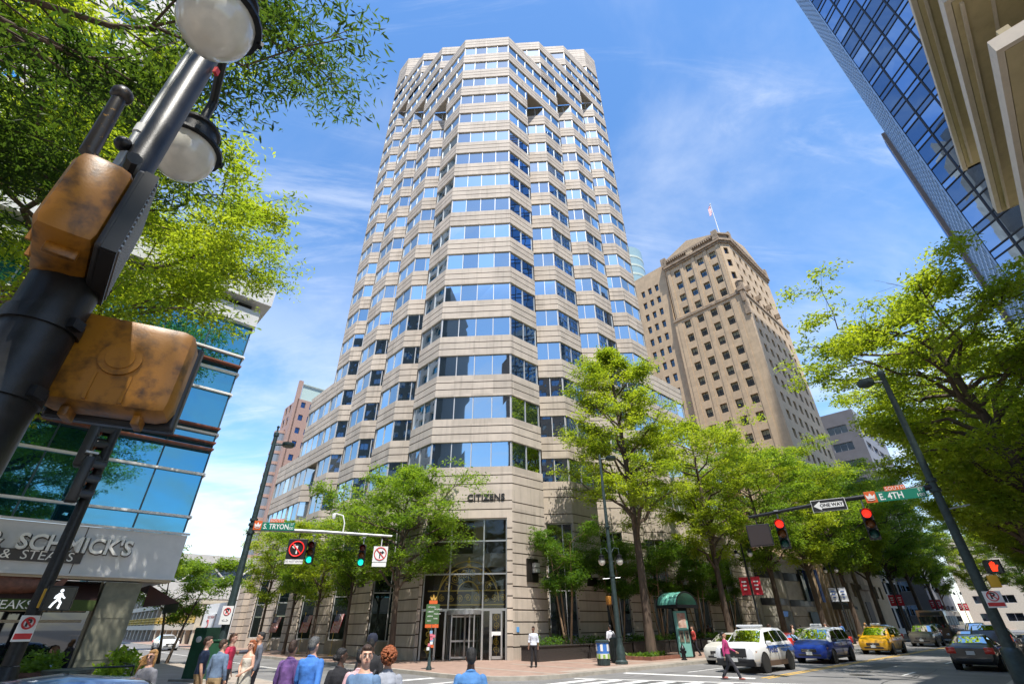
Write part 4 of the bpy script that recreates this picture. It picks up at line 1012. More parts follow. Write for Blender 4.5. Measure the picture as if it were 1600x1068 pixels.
# blocks across the near streets, seen mirrored in the tower's lower windows
for nm, lb, p, wx, dy, hh, mt in (('mirrored_office_block', 'brownish office block across the near street, mirrored in the tower windows', (-14, -58), 44, 30, 76, M['brownstone']), ('mirrored_glass_block', 'dark gridded office block on the near left, mirrored in the notched bays', (-82, -48), 52, 30, 96, mat('dark_slate', (.05, .06, .065), .5))):
    t = thing(nm, lb, 'building', (p[0], p[1] , 0)); m = MB(); sp = grid_wall(m, (wx, 0), (-1, 0), wx, 0, hh, lst(3, int(wx / 4.2), 4.1), 2.5, lst(4, int(hh / 3.9), 3.85), 2.0, .3)
    m.quad((0, 0, hh), (wx, 0, hh), (wx, -dy, hh), (0, -dy, hh)); m.quad((0, 0, 0), (0, -dy, 0), (0, -dy, hh), (0, 0, hh)); m.quad((wx, 0, 0), (wx, -dy, 0), (wx, -dy, hh), (wx, 0, hh)); m.build('wall', mt, t)
    place_windows('window', [unit_mesh(window_unit(2.5, 2.0, None, None, 1, False), 'window', [M['fineglass'], M['black']])], [(c, r_, 0) for c, r_ in sp], t, 0)
# ---------------------------------------------------------------- street furniture
M['polegreen'] = mat('pole_dark_green', (0.035, 0.055, 0.055), 0.4, 0.2, var=.25, scale=6)
M['poleblack'] = mat('pole_black_green', (0.011, 0.012, 0.014), 0.42, 0.25, var=.5, scale=14, bump=.06, bscale=140)
M['grey_metal'] = mat('galvanised', (.42, .43, .43), .45, .6, var=.1)
M['yellow'] = mat('signal_yellow', (.33, .135, .010), .42, var=.45, scale=11, bump=.05, bscale=120, col2=(.045, .018, .004), lo=.47, hi=.70, detail=10)
M['yellowclean'] = mat('box_yellow', (.65, .36, .02), .5)
M['lensoff_r'] = mat('lens_red_off', (.12, .008, .006), .25); M['lensoff_y'] = mat('lens_amber_off', (.18, .06, .01), .25); M['lensoff_g'] = mat('lens_green_off', (.01, .07, .06), .25)
M['lens_red'] = mat('lens_red_lit', (.6, .02, .01), .4, emit=(1, .03, .015), estr=.9); M['lens_green'] = mat('lens_green_lit', (.02, .5, .4), .4, emit=(.01, .8, .55), estr=.8)
M['hand'] = mat('hand_lit', (.8, .1, .02), .4, emit=(1, .035, .008), estr=.9); M['walk'] = mat('walk_lit', (.8, .8, .8), .4, emit=(.9, .95, 1), estr=.7)
M['sgreen'] = mat('sign_green', (.004, .17, .105), .45); M['sorange'] = mat('sign_orange', (.60, .11, .02), .5); M['swhite'] = mat('sign_white', (.72, .72, .70), .5); M['sred'] = mat('sign_red2', (.55, .03, .03), .5); M['sblack'] = mat('sign_black', (.02, .02, .022), .4)
M['globe'] = mat('ribbed_globe', (.62, .60, .53), .18, var=.12, scale=5, spec=.6, coat=.3)
def T3(p, rz): return Matrix.Translation(Vector(p)) @ Matrix.Rotation(rz, 4, 'Z')
def traffic_light(loc, rz, lit, label, group, hang=.5, scale=1.0):
    """front faces local -y; loc = centre of the housing"""
    t = thing('traffic_light', label, 'traffic light', loc, rz, group); t.scale = (scale,) * 3
    m = MB(); m.box((0, .06, 0), (.36, .2, 1.08), bev=.03)
    for i in range(3): m.box((0, -.05, .36 - .36 * i), (.34, .03, .34), bev=.01)
    m.build('housing', M['sblack'], t, smooth=30)
    m = MB(); m.tube([(0, .06, .54), (0, .06, .54 + hang)], .03, 8); m.box((0, .06, .56 + hang), (.16, .26, .05)); m.build('hanger', M['grey_metal'], t)
    for i, (c, off, on) in enumerate((('r', 'lensoff_r', 'lens_red'), ('y', 'lensoff_y', None), ('g', 'lensoff_g', 'lens_green'))):
        z = .36 - .36 * i; T_ = Matrix.Rotation(R(90), 3, 'X')
        m = MB(); m.lathe([(.148, 0), (.13, .02), (.07, .04), (.0, .047)], (0, -.068, z), 18, T_); m.build('lens', M[on if lit == c else off], t, smooth=50)
        v = MB(); n_ = 16
        for k in range(n_):
            a0, a1 = R(-28 + 236 * k / n_), R(-28 + 236 * (k + 1) / n_); d0 = -.32 + .1 * max(0, -math.sin(a0)); d1 = -.32 + .1 * max(0, -math.sin(a1))
            for r_ in (.165, .158): v.quad((r_ * math.cos(a0), -.06, z + r_ * math.sin(a0)), (r_ * math.cos(a1), -.06, z + r_ * math.sin(a1)), (r_ * math.cos(a1), d1, z + r_ * math.sin(a1)), (r_ * math.cos(a0), d0, z + r_ * math.sin(a0)))
        v.build('visor', M['sblack'], t)
    return t
def disc_sign(parent, z, r_, mat_, y=-.03, w=.05):
    m = MB(); m.tube([(r_ * math.cos(R(a)), y, z + r_ * math.sin(R(a))) for a in range(0, 361, 15)], w, 5)
    m.tube([(-r_ * .7, y, z + r_ * .7), (r_ * .7, y, z - r_ * .7)], w, 5); return m.build('prohibition_ring', mat_, parent)
def arrow(parent, z, s_, mat_, y=-.018, flip=1, name='arrow'):
    m = MB(); po = [(-.12, -.5), (.02, -.5), (.02, .1), (.2, .1), (.2, -.05), (.5, .2), (.2, .45), (.2, .28), (-.12, .28)]
    if flip < 0: po = [(-x, z_) for x, z_ in reversed(po)]
    m.plate([(x * s_, z_ * s_) for x, z_ in po], (0, y, z), (1, 0, 0), (0, 0, 1), (0, -1, 0), .008); return m.build(name, mat_, parent)
FX = frame3((1, 0, 0))
def noparking(loc, rz, label, w=.32, h=.46, red=True):
    t = thing('parking_sign', label, 'sign', loc, rz, 'no parking signs on the poles')
    m = MB(); m.box((0, 0, 0), (w, .012, h), bev=.004); m.build('plate', M['swhite'], t)
    disc_sign(t, h * .2, w * .30, M['sred'], -.012, .018); text('P', w * .55, M['sblack'], t, (0, -.009, h * .2), FX, ext=.002, bold=.01)
    if red: m = MB(); m.box((0, -.006, -h * .3), (w * .9, .01, h * .22)); m.build('red_panel', M['sred'], t)
    else: text('<->', w * .4, M['sblack'], t, (0, -.009, -h * .3), FX, ext=.002)
    return t
def street_sign(loc, rz, name, num, label):
    """blade sign facing local -y, loc = centre of the green blade"""
    t = thing('street_sign', label, 'street sign', loc, rz, 'street name signs on the mast arms')
    m = MB(); m.box((0, 0, 0), (1.66, .02, .40), bev=.006); m.build('green_blade', M['sgreen'], t)
    m = MB(); m.box((-1.04, 0, .03), (.40, .02, .46), bev=.006); b = m.build('orange_plate', M['sorange'], t)
    m = MB(); m.plate([(-.14, -.08), (.14, -.08), (.17, .08), (.07, .0), (0, .13), (-.07, .0), (-.17, .08)], (-1.04, -.012, .06), (1, 0, 0), (0, 0, 1), (0, -1, 0), .006)
    m.tube([(-1.04 + .13 * math.cos(R(a)), -.016, -.07 + .035 * math.sin(R(a))) for a in range(0, 361, 30)], .012, 5); m.build('crown_mark', M['swhite'], b)
    m = MB(); m.box((-.12, 0, .28), (.72, .02, .19), bev=.006); c = m.build('orange_strip', M['sorange'], t)
    text('SOUTH', .19, M['swhite'], c, (-.12, -.012, .28), FX, ext=.002, space=1.1)
    text(name, .36, M['swhite'], t, (-.75, -.012, -.02), FX, ext=.002, align='LEFT', sx=.82, bold=.006); text('ST', .17, M['swhite'], t, (.78, -.012, .10), FX, ext=.002, align='RIGHT'); text(num, .19, M['swhite'], t, (.78, -.012, -.09), FX, ext=.002, align='RIGHT')
    return t
def ped_signal(loc, rz, kind, label, yellow=False, group='pedestrian signals'):
    """front faces local -y"""
    t = thing('pedestrian_signal', label, 'pedestrian signal', loc, rz, group); hm = M['yellow'] if yellow else M['sblack']
    m = MB(); m.box((0, .09, 0), (.46, .20, .42), bev=.055); m.lathe([(.075, 0), (.075, .012), (.05, .014), (.05, .02)], (0, .19, .0), 20, Matrix.Rotation(R(-90), 3, 'X'))
    for s_ in (-.12, .12): m.box((s_, .08, -.225), (.03, .1, .05), bev=.006)
    for s_ in (-.06, .06): m.box((s_, .165, -.13), (.012, .06, .12))
    m.build('housing', hm, t, smooth=40)
    m = MB(); m.box((0, -.02, 0), (.47, .035, .43), bev=.015); 
    vd = .05 if kind == 'grille' else .035 if kind == 'blank' else .12
    for s_ in (-1, 1): m.box((s_ * .228, -.025 - vd / 2, 0), (.014, vd, .43)); m.box((0, -.025 - vd / 2, s_ * .21), (.44, vd, .014))
    m.build('visor', M['sblack'], t)
    m = MB(); m.box((0, -.042, 0), (.43, .01, .40)); m.build('face', mat('dark_lens', (.012, .012, .014), .15), t)
    if kind == 'walk':
        m = MB(); y = -.06
        m.ell((.0, y, .135), (.03, .006, .032), 8); m.tube([(0, y, .09), (-.01, y, -.02)], [.04, .03], 8); m.tube([(-.01, y, -.02), (-.06, y, -.09), (-.09, y, -.17)], .02, 6); m.tube([(0, y, -.02), (.05, y, -.08), (.04, y, -.17), (.06, y, -.175)], .02, 6)
        m.tube([(.01, y, .08), (.06, y, .02), (.09, y, .0)], .015, 6); m.tube([(-.01, y, .08), (-.06, y, .04), (-.07, y, -.01)], .015, 6); m.build('walking_figure', M['walk'], t)
    elif kind == 'hand':
        m = MB(); y = -.052; m.plate([(-.08, -.16), (.07, -.16), (.10, -.05), (.15, .03), (.12, .06), (.075, .0), (.07, .14), (.04, .14), (.035, .02), (.03, .17), (.0, .17), (-.005, .02), (-.012, .16), (-.042, .16), (-.045, .02), (-.055, .12), (-.085, .12), (-.09, -.05)], (0, y, 0), (1, 0, 0), (0, 0, 1), (0, -1, 0), .006); m.build('raised_hand', M['hand'], t)
    elif kind == 'grille':
        m = MB()
        for i in range(16): m.box((0, -.066, -.19 + i * .0255), (.43, .03, .009))
        m.build('louvre', M['grey_metal'], t)
    return t
def cobra(mb, p, d, L_=.75):
    """round area lamp on a short arm"""
    d = Vector(d).normalized(); q = Vector(p) + d * L_; mb.tube([p, q], .05, 6); mb.lathe([(.30, -.12), (.34, -.05), (.34, .08), (.12, .12)], q + d * .25, 18)
def acorn(parent, c, rad=.17, name='lamp_globe'):
    """hanging globe under a ribbed cap"""
    c = Vector(c); m = MB(); pr = [(.02, -1.25), (.12, -1.26), (.35, -1.2), (.7, -.98), (.95, -.55), (1.02, -.1), (1.0, .25), (.98, .3)]
    m.lathe([(r_ * rad, z * rad) for r_, z in pr], c, 26); g_ = m.build(name, M['globe'], parent, smooth=60)
    m = MB(); m.lathe([(r_ * rad, z * rad) for r_, z in ((1.0, .2), (1.18, .22), (1.18, .34), (1.02, .42), (.8, .55), (.74, .62), (.74, 1.25), (.82, 1.3), (.82, 1.42), (.4, 1.62), (.14, 1.75), (.14, 2.0), (.2, 2.06), (.1, 2.2), (0.01, 2.22))], c, 22)
    for k in range(4): a = R(45 + 90 * k); m.box((c.x + 1.18 * rad * math.cos(a), c.y + 1.18 * rad * math.sin(a), c.z + .28 * rad), (.03, .03, .035), a)
    m.build('lamp_cap', M['poleblack'], parent, smooth=40); return g_
# ---- mast pole on the left (over the left street)
PLx, PLy = -14.06, 26.55
pl = thing('signal_mast', 'tall dark green mast pole with long arm over the left street', 'signal pole', (PLx, PLy, .15), 0, 'mast arm signal poles')
m = MB(); m.lathe([(.30, 0), (.30, .5), (.22, .6), (.20, 1.0), (.14, 6.5), (.11, 11.4), (.11, 11.5), (.15, 11.52), (.15, 11.7), (.05, 11.8), (.05, 12.0), (.09, 12.1), (0, 12.2)], (0, 0, 0), 14)
for z in (6.1, 6.5, 6.75): m.lathe([(.2, 0), (.2, .12)], (0, 0, z), 14)
m.build('pole', M['polegreen'], pl, smooth=40)
ax = Vector((7.27, 1.34, -.12)); aL = math.atan2(ax.y, ax.x)
m = MB(); m.tube([(0, 0, 6.35), (ax.x * .5, ax.y * .5, 6.27), (ax.x, ax.y, 6.12)], [.11, .085, .06], 10); m.build('mast_arm', M['grey_metal'], pl, smooth=40)
m = MB(); cobra(m, (0, 0, 11.0), (.9, .2, .05), .55); m.build('area_lamp', M['polegreen'], pl, smooth=40)
m = MB(); b_ = ax * .64; m.tube([(b_.x, b_.y, 6.25), (b_.x, b_.y, 6.75), (b_.x - .15, b_.y, 7.15), (b_.x - .55, b_.y - .1, 7.25), (b_.x - .62, b_.y - .1, 7.2)], .035, 7); m.lathe([(.0, -.14), (.08, -.12), (.11, 0), (.10, .14), (.03, .18)], (b_.x - .62, b_.y - .1, 7.08), 12); m.build('camera_bracket', M['swhite'], pl, smooth=40)
def onarm(f): return (PLx + ax.x * f, PLy + ax.y * f)
x, y = onarm(.16); street_sign((x + .22, y - .16, 6.62), aL, 'S. TRYON', '200', 'green S. TRYON street sign with orange crown plate on the left mast arm')
traffic_light((*onarm(.44), 5.38), aL, 'g', 'green lit traffic light beside the lit prohibition sign', 'traffic lights on the left mast arm', .30)
traffic_light((*onarm(.80), 5.28), aL, 'g', 'green lit traffic light near the tip of the left mast arm', 'traffic lights on the left mast arm', .34)
x, y = onarm(.34); bs = thing('blank_out_sign', 'black electronic sign glowing with a red barred arrow on the left mast arm', 'sign', (x, y, 5.55), aL)
m = MB(); m.box((0, .08, 0), (.95, .25, .98), bev=.02); m.tube([(0, .08, .5), (0, .08, .76)], .03, 6); m.build('case', M['sblack'], bs)
disc_sign(bs, .0, .36, mat('red_led', (.5, .02, .02), .4, emit=(1, .02, .015), estr=.5), -.075, .028); arrow(bs, 0, .5, M['swhite'], -.062, -1)
m = MB(); m.box((-.02, -.01, -.62), (.9, .02, .22)); pl2 = m.build('plate', M['swhite'], bs); text('DO NOT ENTER', .13, M['sblack'], pl2, (-.02, -.022, -.62), FX, ext=.002)
x, y = onarm(.93); nr = thing('no_right_turn_sign', 'white square no right turn sign at the tip of the left mast arm', 'sign', (x, y, 5.35), aL)
m = MB(); m.box((0, 0, 0), (.76, .02, .78)); m.box((0, 0, -.52), (.74, .02, .2)); m.tube([(0, .05, .4), (0, .05, .8)], .025, 6); m.build('plate', M['swhite'], nr); disc_sign(nr, .02, .31, M['sred'], -.014, .028); arrow(nr, .0, .42, M['sblack'], -.012)
noparking((PLx + .05, PLy - .3, 2.5), aL, 'white no parking sign on the tall mast at the left street', .5, .78, False)
# ---- mast pole on the right
PRx, PRy = 17.1, 19.37
pr_ = thing('signal_mast', 'tall dark mast pole leaning into the right trees with arm over the right street', 'signal pole', (PRx, PRy, .15), 0, 'mast arm signal poles')
m = MB(); m.lathe([(.30, 0), (.30, .9), (.25, 1.0), (.19, 1.05), (.14, 6.5), (.11, 11.5), (.15, 11.55), (.15, 11.75), (.05, 11.85), (0, 12.0)], (0, 0, 0), 14)
for z in (6.3, 6.7): m.lathe([(.2, 0), (.2, .12)], (0, 0, z), 14)
m.build('pole', M['polegreen'], pr_, smooth=40)
bx = Vector((11.08 - PRx, 23.16 - PRy, 0)); aRr = math.atan2(-bx.y, -bx.x)
m = MB(); m.tube([(0, 0, 6.5), (bx.x * .5, bx.y * .5, 6.38), (bx.x, bx.y, 6.08)], [.12, .09, .06], 10); m.build('mast_arm', M['poleblack'], pr_, smooth=40)
m = MB(); cobra(m, (0, 0, 11.25), (-.9, .3, .05), .5); m.build('area_lamp', M['polegreen'], pr_, smooth=40)
m = MB(); m.tube([(0, 0, 5.6), (.9, -.2, 5.75)], .03, 6); m.build('side_bracket', M['grey_metal'], pr_)
def onR(f): return (PRx + bx.x * f, PRy + bx.y * f)
x, y = onR(.18); street_sign((x + .02, y - .18, 6.47), aRr, 'E. 4TH', '100', 'green E. 4TH street sign with orange crown plate on the right mast arm')
x, y = onR(.545); ow = thing('one_way_sign', 'black and white one way sign with left arrow on the right mast arm', 'sign', (x, y - .16, 6.37), aRr)
m = MB(); m.box((0, .006, 0), (1.30, .012, .50)); m.build('border', M['swhite'], ow); m = MB(); m.box((0, -.004, 0), (1.26, .012, .46)); m.build('plate', M['sblack'], ow)
m = MB(); m.plate([(-.58, 0), (-.30, .19), (-.30, .11), (.55, .11), (.55, -.11), (-.30, -.11), (-.30, -.19)], (0, -.011, 0), (1, 0, 0), (0, 0, 1), (0, -1, 0), .006); aw_ = m.build('arrow', M['swhite'], ow)
text('ONE WAY', .185, M['sblack'], aw_, (.10, -.019, 0), FX, ext=.002, bold=.006)
traffic_light((*onR(.83), 5.40), aRr, 'r', 'red lit traffic light beside the dark square sign near the arm tip', 'traffic lights on the right mast arm', .32, 1.12)
traffic_light((*onR(.36), 5.48), aRr, 'r', 'red lit traffic light hanging between the one way and street name signs', 'traffic lights on the right mast arm', .40, 1.12)
x, y = onR(.95); bs = thing('blank_out_sign', 'unlit black electronic sign hanging at the tip of the right mast arm', 'sign', (x - .1, y, 5.42), aRr)
m = MB(); m.box((0, .08, 0), (.98, .25, .92), bev=.02); m.tube([(0, .08, .46), (0, .08, .7)], .03, 6); m.build('case', M['sblack'], bs); m = MB(); m.box((0, -.05, 0), (.9, .01, .84)); m.build('screen', mat('unlit_screen', (.05, .04, .04), .3), bs)
ped_signal((17.62, 19.05, 3.68), R(-35), 'hand', 'black pedestrian signal showing a red raised hand on the right mast pole')
m = MB(); m.box((0, 0, 0), (.30, .22, .40), bev=.03); o = m.build('signal_box', M['yellowclean'], loc=(17.42, 19.08, 3.2), smooth=40); o.rotation_euler = (0, 0, R(-35)); tag(o, 'small yellow control box under the red hand signal', 'box')
noparking((17.12, 19.08, 2.63), R(-38), 'white and red no parking sign on the right mast pole', .5, .52)
# ---- second pole on the left with signals seen from behind
p2 = thing('signal_pole', 'dark slanting signal pole before the white restaurant fascia', 'signal pole', (-9.75, 10.9, .15))
m = MB(); m.lathe([(.24, 0), (.24, .9), (.17, 1.2), (.14, 1.22), (.105, 5.2), (.09, 6.9), (0, 6.95)], (0, 0, 0), 12); m.build('pole', M['poleblack'], p2, smooth=40)
traffic_light((-10.05, 10.75, 5.72), R(127), 'x', 'black traffic light seen from the side at the top of the pole before the restaurant', 'traffic lights on the dark pole', .25)
traffic_light((-9.75, 10.62, 4.85), R(136), 'x', 'lower black traffic light on the pole before the restaurant', 'traffic lights on the dark pole', .1, .92)
ped_signal((-9.28, 10.82, 2.5), R(35), 'walk', 'black pedestrian signal showing a white walking figure before the restaurant awning')
m = MB(); m.box((0, 0, 0), (.10, .16, .34), bev=.01); o = m.build('signal_box', M['yellowclean'], loc=(-9.56, 10.78, 2.5)); o.rotation_euler = (0, 0, R(35)); tag(o, 'narrow yellow bracket box beside the walking figure signal', 'box')
noparking((-9.6, 10.72, 1.98), R(60), 'narrow white and red no parking sign on the pole before the restaurant', .3, .44)
# ---- near signal pole on the upper left
p1 = thing('lamp_signal_pole', 'thick black signal pole with hanging globes very near at the upper left', 'signal pole', (-1.90, 1.57, .15))
m = MB(); m.lathe([(.30, 0), (.30, .8), (.21, .95), (.125, 1.1), (.117, 2.9), (.121, 3.12), (.117, 3.15), (.066, 3.3), (.060, 7.5), (.057, 10.5)], (0, 0, 0), 28); m.build('pole', M['poleblack'], p1, smooth=40)
m = MB(); m.tube([(-.078, -.03, 3.75), (-.078, -.03, 9.5)], .022, 10); m.build('conduit', M['grey_metal'], p1, smooth=60)
m = MB(); m.lathe([(.027, 0), (.027, .06)], (-.078, -.03, 4.05), 12); m.build('conduit_band', M['swhite'], p1)
m = MB(); m.tube([(0, -.10, 3.62), (-.03, -.2, 3.66), (-.04, -.22, 4.05)], [.035, .035, .03], 10); m.ell((-.04, -.22, 4.08), (.048, .048, .05), 10); m.build('bracket_stem', mat('worn_black_stem', (.02, .015, .012), .4, var=.3, scale=30, col2=(.32, .17, .03), lo=.62, hi=.7), p1, smooth=50)
m = MB(); m.lathe([(.085, -.05), (.095, -.04), (.095, .04), (.085, .05)], (0, 0, 3.62), 20); m.box((.08, -.02, 3.62), (.1, .06, .1)); m.tube([(0, 0, 3.62), (.10, -.11, 3.64), (.2, -.2, 3.62)], .03, 8); m.build('clamp', M['poleblack'], p1, smooth=40)
for z in (2.85, 2.55): m = MB(); m.lathe([(.130, -.03), (.130, .03)], (0, 0, z), 20); m.box((.13, 0, z), (.05, .05, .04)); m.build('pole_band', M['poleblack'], p1, smooth=40)
m = MB(); m.ell((-.08, -.06, 3.92), (.04, .04, .04), 8); m.build('conduit_cap', M['poleblack'], p1, smooth=40)
for s_, c in ((1, (.34, -.33, 4.57)), (-1, (-.31, .47, 4.57))):
    acorn(p1, c, .175); m = MB(); c = Vector(c); m.tube([(0, 0, 5.2), (c.x * .5, c.y * .5, 5.28), (c.x, c.y, 5.15), (c.x, c.y, 4.9)], .03, 8); m.build('lamp_arm', M['poleblack'], p1, smooth=50)
m = MB(); m.box((.08, .03, 4.75), (.02, .03, .05)); m.build('red_tag', M['sred'], p1)
ped_signal((-1.75, 1.90, 2.93), R(207), 'blank', 'weathered yellow pedestrian signal seen from behind, the lower of two on the near pole', True, 'yellow signals on the near pole')
ped_signal((-1.73, 1.47, 3.40), R(43 + 90), 'grille', 'weathered yellow pedestrian signal with louvred face, the upper of two on the near pole', True, 'yellow signals on the near pole')
# ---- twin-globe lamp posts
def lamp_post(loc, rz, label, globes=True):
    t = thing('lamp_post', label, 'lamp post', loc, rz, 'dark green lamp posts on the tower pavement')
    m = MB(); m.lathe([(.34, 0), (.34, .12), (.25, .2), (.23, .7), (.16, .85), (.15, 1.0), (.13, 4.0), (.10, 7.2), (.075, 11.3), (.05, 11.45)], (0, 0, 0), 14); 
    for z in (1.25, 4.2, 6.9): m.lathe([(.17, 0), (.17, .08)], (0, 0, z), 14)
    m.build('pole', M['polegreen'], t, smooth=40)
    m = MB(); cobra(m, (0, 0, 11.15), (1, 0, .05), .45); m.build('area_lamp', M['polegreen'], t, smooth=40)
    for s_ in (-1, 1):
        acorn(t, (s_ * .52, 0, 5.05), .2); m = MB(); m.tube([(0, 0, 5.3), (s_ * .25, 0, 5.75), (s_ * .52, 0, 5.7), (s_ * .52, 0, 5.45)], .03, 7); m.build('lamp_arm', M['polegreen'], t, smooth=50)
    m = MB(); m.tube([(-.55, 0, 4.1), (.45, 0, 4.15)], .02, 6); m.build('banner_rod', M['grey_metal'], t); return t
L0 = Wz(5.8, -6.98, .15); lp0 = lamp_post(L0, R(-8), 'dark green lamp post with two hanging globes at the tower corner')
ped_signal((L0.x - .30, L0.y - .12, 3.15), R(100), 'blank', 'small yellow and black pedestrian signal on the corner lamp post', True)
def banner(parent, x, mats, mark=None):
    m = MB(); n = 8
    for j in range(n):
        z0, z1 = 4.95 - 1.25 * j / n, 4.95 - 1.25 * (j + 1) / n; w0 = .03 * math.sin(j * 1.1); w1 = .03 * math.sin((j + 1) * 1.1)
        m.mat(0).quad((x - .33, w0, z0), (x + .33, w0 + .02, z0), (x + .33, w1 + .02, z1), (x - .33, w1, z1))
    b = m.build('banner', mats, parent)
    k = MB()
    for j in range(3): k.box((x, -.03, 4.62 - j * .26), (.34 - .06 * j, .01, .1)); 
    k.build('banner_mark', mark, b); return b
M['ban_red'] = mat('banner_red', (.50, .02, .035), .8, var=.1); M['ban_white'] = mat('banner_white', (.6, .62, .66), .8); M['ban_blue'] = mat('mark_blue', (.03, .09, .35), .7)
def banner_post(a, b, rz, label, colr):
    t = thing('banner_post', label, 'lamp post', Wz(a, b, .15), rz, 'posts with street banners')
    m = MB(); m.lathe([(.2, 0), (.2, .5), (.08, .65), (.06, 5.6), (.05, 7.4)], (0, 0, 0), 10); m.tube([(-.7, 0, 5.0), (.7, 0, 5.0)], .02, 6); m.tube([(-.7, 0, 3.68), (.7, 0, 3.68)], .02, 6); m.build('pole', M['poleblack'], t, smooth=40)
    for s_ in (-1, 1): banner(t, s_ * .42, [M['ban_red'] if colr == 'red' else M['ban_white']], M['swhite'] if colr == 'red' else M['ban_blue']); acorn(t, (s_ * .5, 0, 6.6), .19)
    return t
for i, (a, colr, lb) in enumerate(((22.4, 'red', 'lamp post with two red banners, nearest to the tower pavement'), (43.2, 'white', 'lamp post with two white and blue banners by the striped stone front'), (66.5, 'red', 'lamp post with two red banners before the tan skyscraper'), (92, 'red', 'lamp post with two red banners above the bus'), (118, 'red', 'farthest lamp post with two red banners'))):
    banner_post(a, -7.8, PHI - R(75), lb, colr)
# ---- small things on the tower pavement
def wrap(a, b): return Wz(a, b, .155)
wf = thing('wayfinding_sign', 'green and orange wayfinding sign on a dark post before the entrance', 'sign', wrap(-3.36, -2.28), R(8)); wf.scale = (.84, .84, .92)
m = MB(); m.lathe([(.16, 0), (.16, .1), (.10, .2), (.09, .5), (.05, .6), (.045, 3.3)], (0, 0, 0), 10); m.build('post', M['polegreen'], wf, smooth=40)
m = MB(); m.box((0, -.02, 2.55), (.80, .05, .95)); pn = m.build('panel', mat('wayfinding_green', (.05, .11, .035), .5), wf)
for i in range(7): text(('UPTOWN', 'TRYON ST', 'LIBRARY', 'MUSEUM', 'ARENA', 'PARK', 'INFO')[i], .10, M['swhite'], pn, (-.30 + .38 * (i % 2), -.05, 2.88 - .11 * i), FX, ext=.002, align='LEFT')
m = MB(); m.box((0, -.02, 1.98), (.80, .05, .16)); m.box((0, -.02, 3.12), (.50, .05, .17)); m.build('orange_band', M['sorange'], wf)
m = MB(); m.plate([(-.16, 0), (.16, 0), (.2, .2), (.08, .1), (0, .3), (-.08, .1), (-.2, .2)], (0, -.01, 3.22), (1, 0, 0), (0, 0, 1), (0, -1, 0), .03); m.build('crown_finial', mat('gold_paint', (.5, .28, .05), .5), wf)
m = MB(); rs = random.Random(2)
for i in range(9): m.mat(rs.randrange(4)).box((rs.uniform(-.16, .2), -.07 - i * .001, .95 + .09 * i + rs.uniform(-.03, .03)), (.16, .012, .14))
m.build('poster_sheets', [M['swhite'], M['sorange'], mat('pink_paper', (.6, .15, .2), .8), mat('blue_paper', (.2, .35, .5), .8)], wf)
ks = thing('phone_kiosk', 'teal kiosk with an arched green roof on the tower pavement', 'kiosk', wrap(12.95, -6.75), R(30))
M['teal'] = mat('kiosk_teal', (.17, .40, .36), .4, var=.1, scale=3); M['tealroof'] = mat('kiosk_roof', (.12, .36, .29), .35, .1, var=.15)
m = MB(); m.box((0, 0, 1.3), (1.05, .16, 2.5), bev=.02); m.build('panel', M['teal'], ks); m = MB(); m.box((0, -.09, 2.02), (.72, .02, .82)); m.build('poster', mat('red_poster', (.42, .16, .12), .6, var=.5, scale=3, col2=(.6, .5, .42)), ks)
for s_ in (-.24, .24): m = MB(); m.box((s_, -.1, 1.15), (.36, .05, .62), bev=.01); m.mat(1).box((s_, -.13, 1.2), (.12, .05, .3)); m.build('phone', [mat('phone_plate', (.28, .25, .2), .35, .5), M['sblack']], ks)
m = MB(); m.box((.58, .25, 1.35), (.10, .7, 2.7)); m.box((.0, .55, 1.35), (.1, .1, 2.7)); m.build('side_wall', M['poleblack'], ks)
m = MB(); n = 14; y0, y1 = -.75, .95
for i in range(n):
    a0, a1 = R(180 * i / n), R(180 * (i + 1) / n)
    for r_ in (.95, .91): m.quad((r_ * math.cos(a0), y0, 2.85 + .8 * r_ * math.sin(a0)), (r_ * math.cos(a1), y0, 2.85 + .8 * r_ * math.sin(a1)), (r_ * math.cos(a1), y1, 2.85 + .8 * r_ * math.sin(a1)), (r_ * math.cos(a0), y1, 2.85 + .8 * r_ * math.sin(a0)))
for y in (-.3, .2, .6): m.tube([(.96 * math.cos(R(a)), y, 2.85 + .77 * math.sin(R(a))) for a in range(0, 181, 15)], .02, 5)
m.build('arched_roof', M['tealroof'], ks)
m = MB(); 
for y in (y0, y1): m.tube([(.95 * math.cos(R(a)), y, 2.85 + .76 * math.sin(R(a))) for a in range(0, 181, 12)], .05, 6); m.box((0, y, 2.8), (2.0, .1, .18))
for s_ in (-1, 1): m.box((s_ * .95, .1, 2.8), (.1, 1.75, .18))
m.build('roof_frame', M['poleblack'], ks)
hy = thing('fire_hydrant', 'small dark fire hydrant on the kerb before the teal kiosk', 'fire hydrant', wrap(10.75, -7.85), R(20)); m = MB(); m.lathe([(.17, 0), (.17, .06), (.12, .08), (.12, .5), (.15, .52), (.15, .58), (.12, .62), (.07, .74), (.04, .76), (.04, .82)], (0, 0, 0), 12)
for s_ in (-1, 1): m.tube([(0, 0, .42), (s_ * .2, 0, .42)], .06, 8)
m.tube([(0, 0, .4), (0, -.2, .4)], .075, 8); m.build('body', M['poleblack'], hy, smooth=40)
tc_ = thing('litter_bin', 'round litter bin in a blue white and green printed wrap by the lamp post', 'bin', wrap(4.45, -6.85)); m = MB(); m.lathe([(.30, 0), (.32, .02), (.32, .32)], (0, 0, 0), 20)
for k in range(20): a = 2 * math.pi * k / 20; m.box((.325 * math.cos(a), .325 * math.sin(a), .17), (.02, .035, .28), a)
m.lathe([(.36, 1.0), (.38, 1.02), (.38, 1.08), (.30, 1.12), (.16, 1.13)], (0, 0, 0), 20); m.build('slatted_drum', M['polegreen'], tc_)
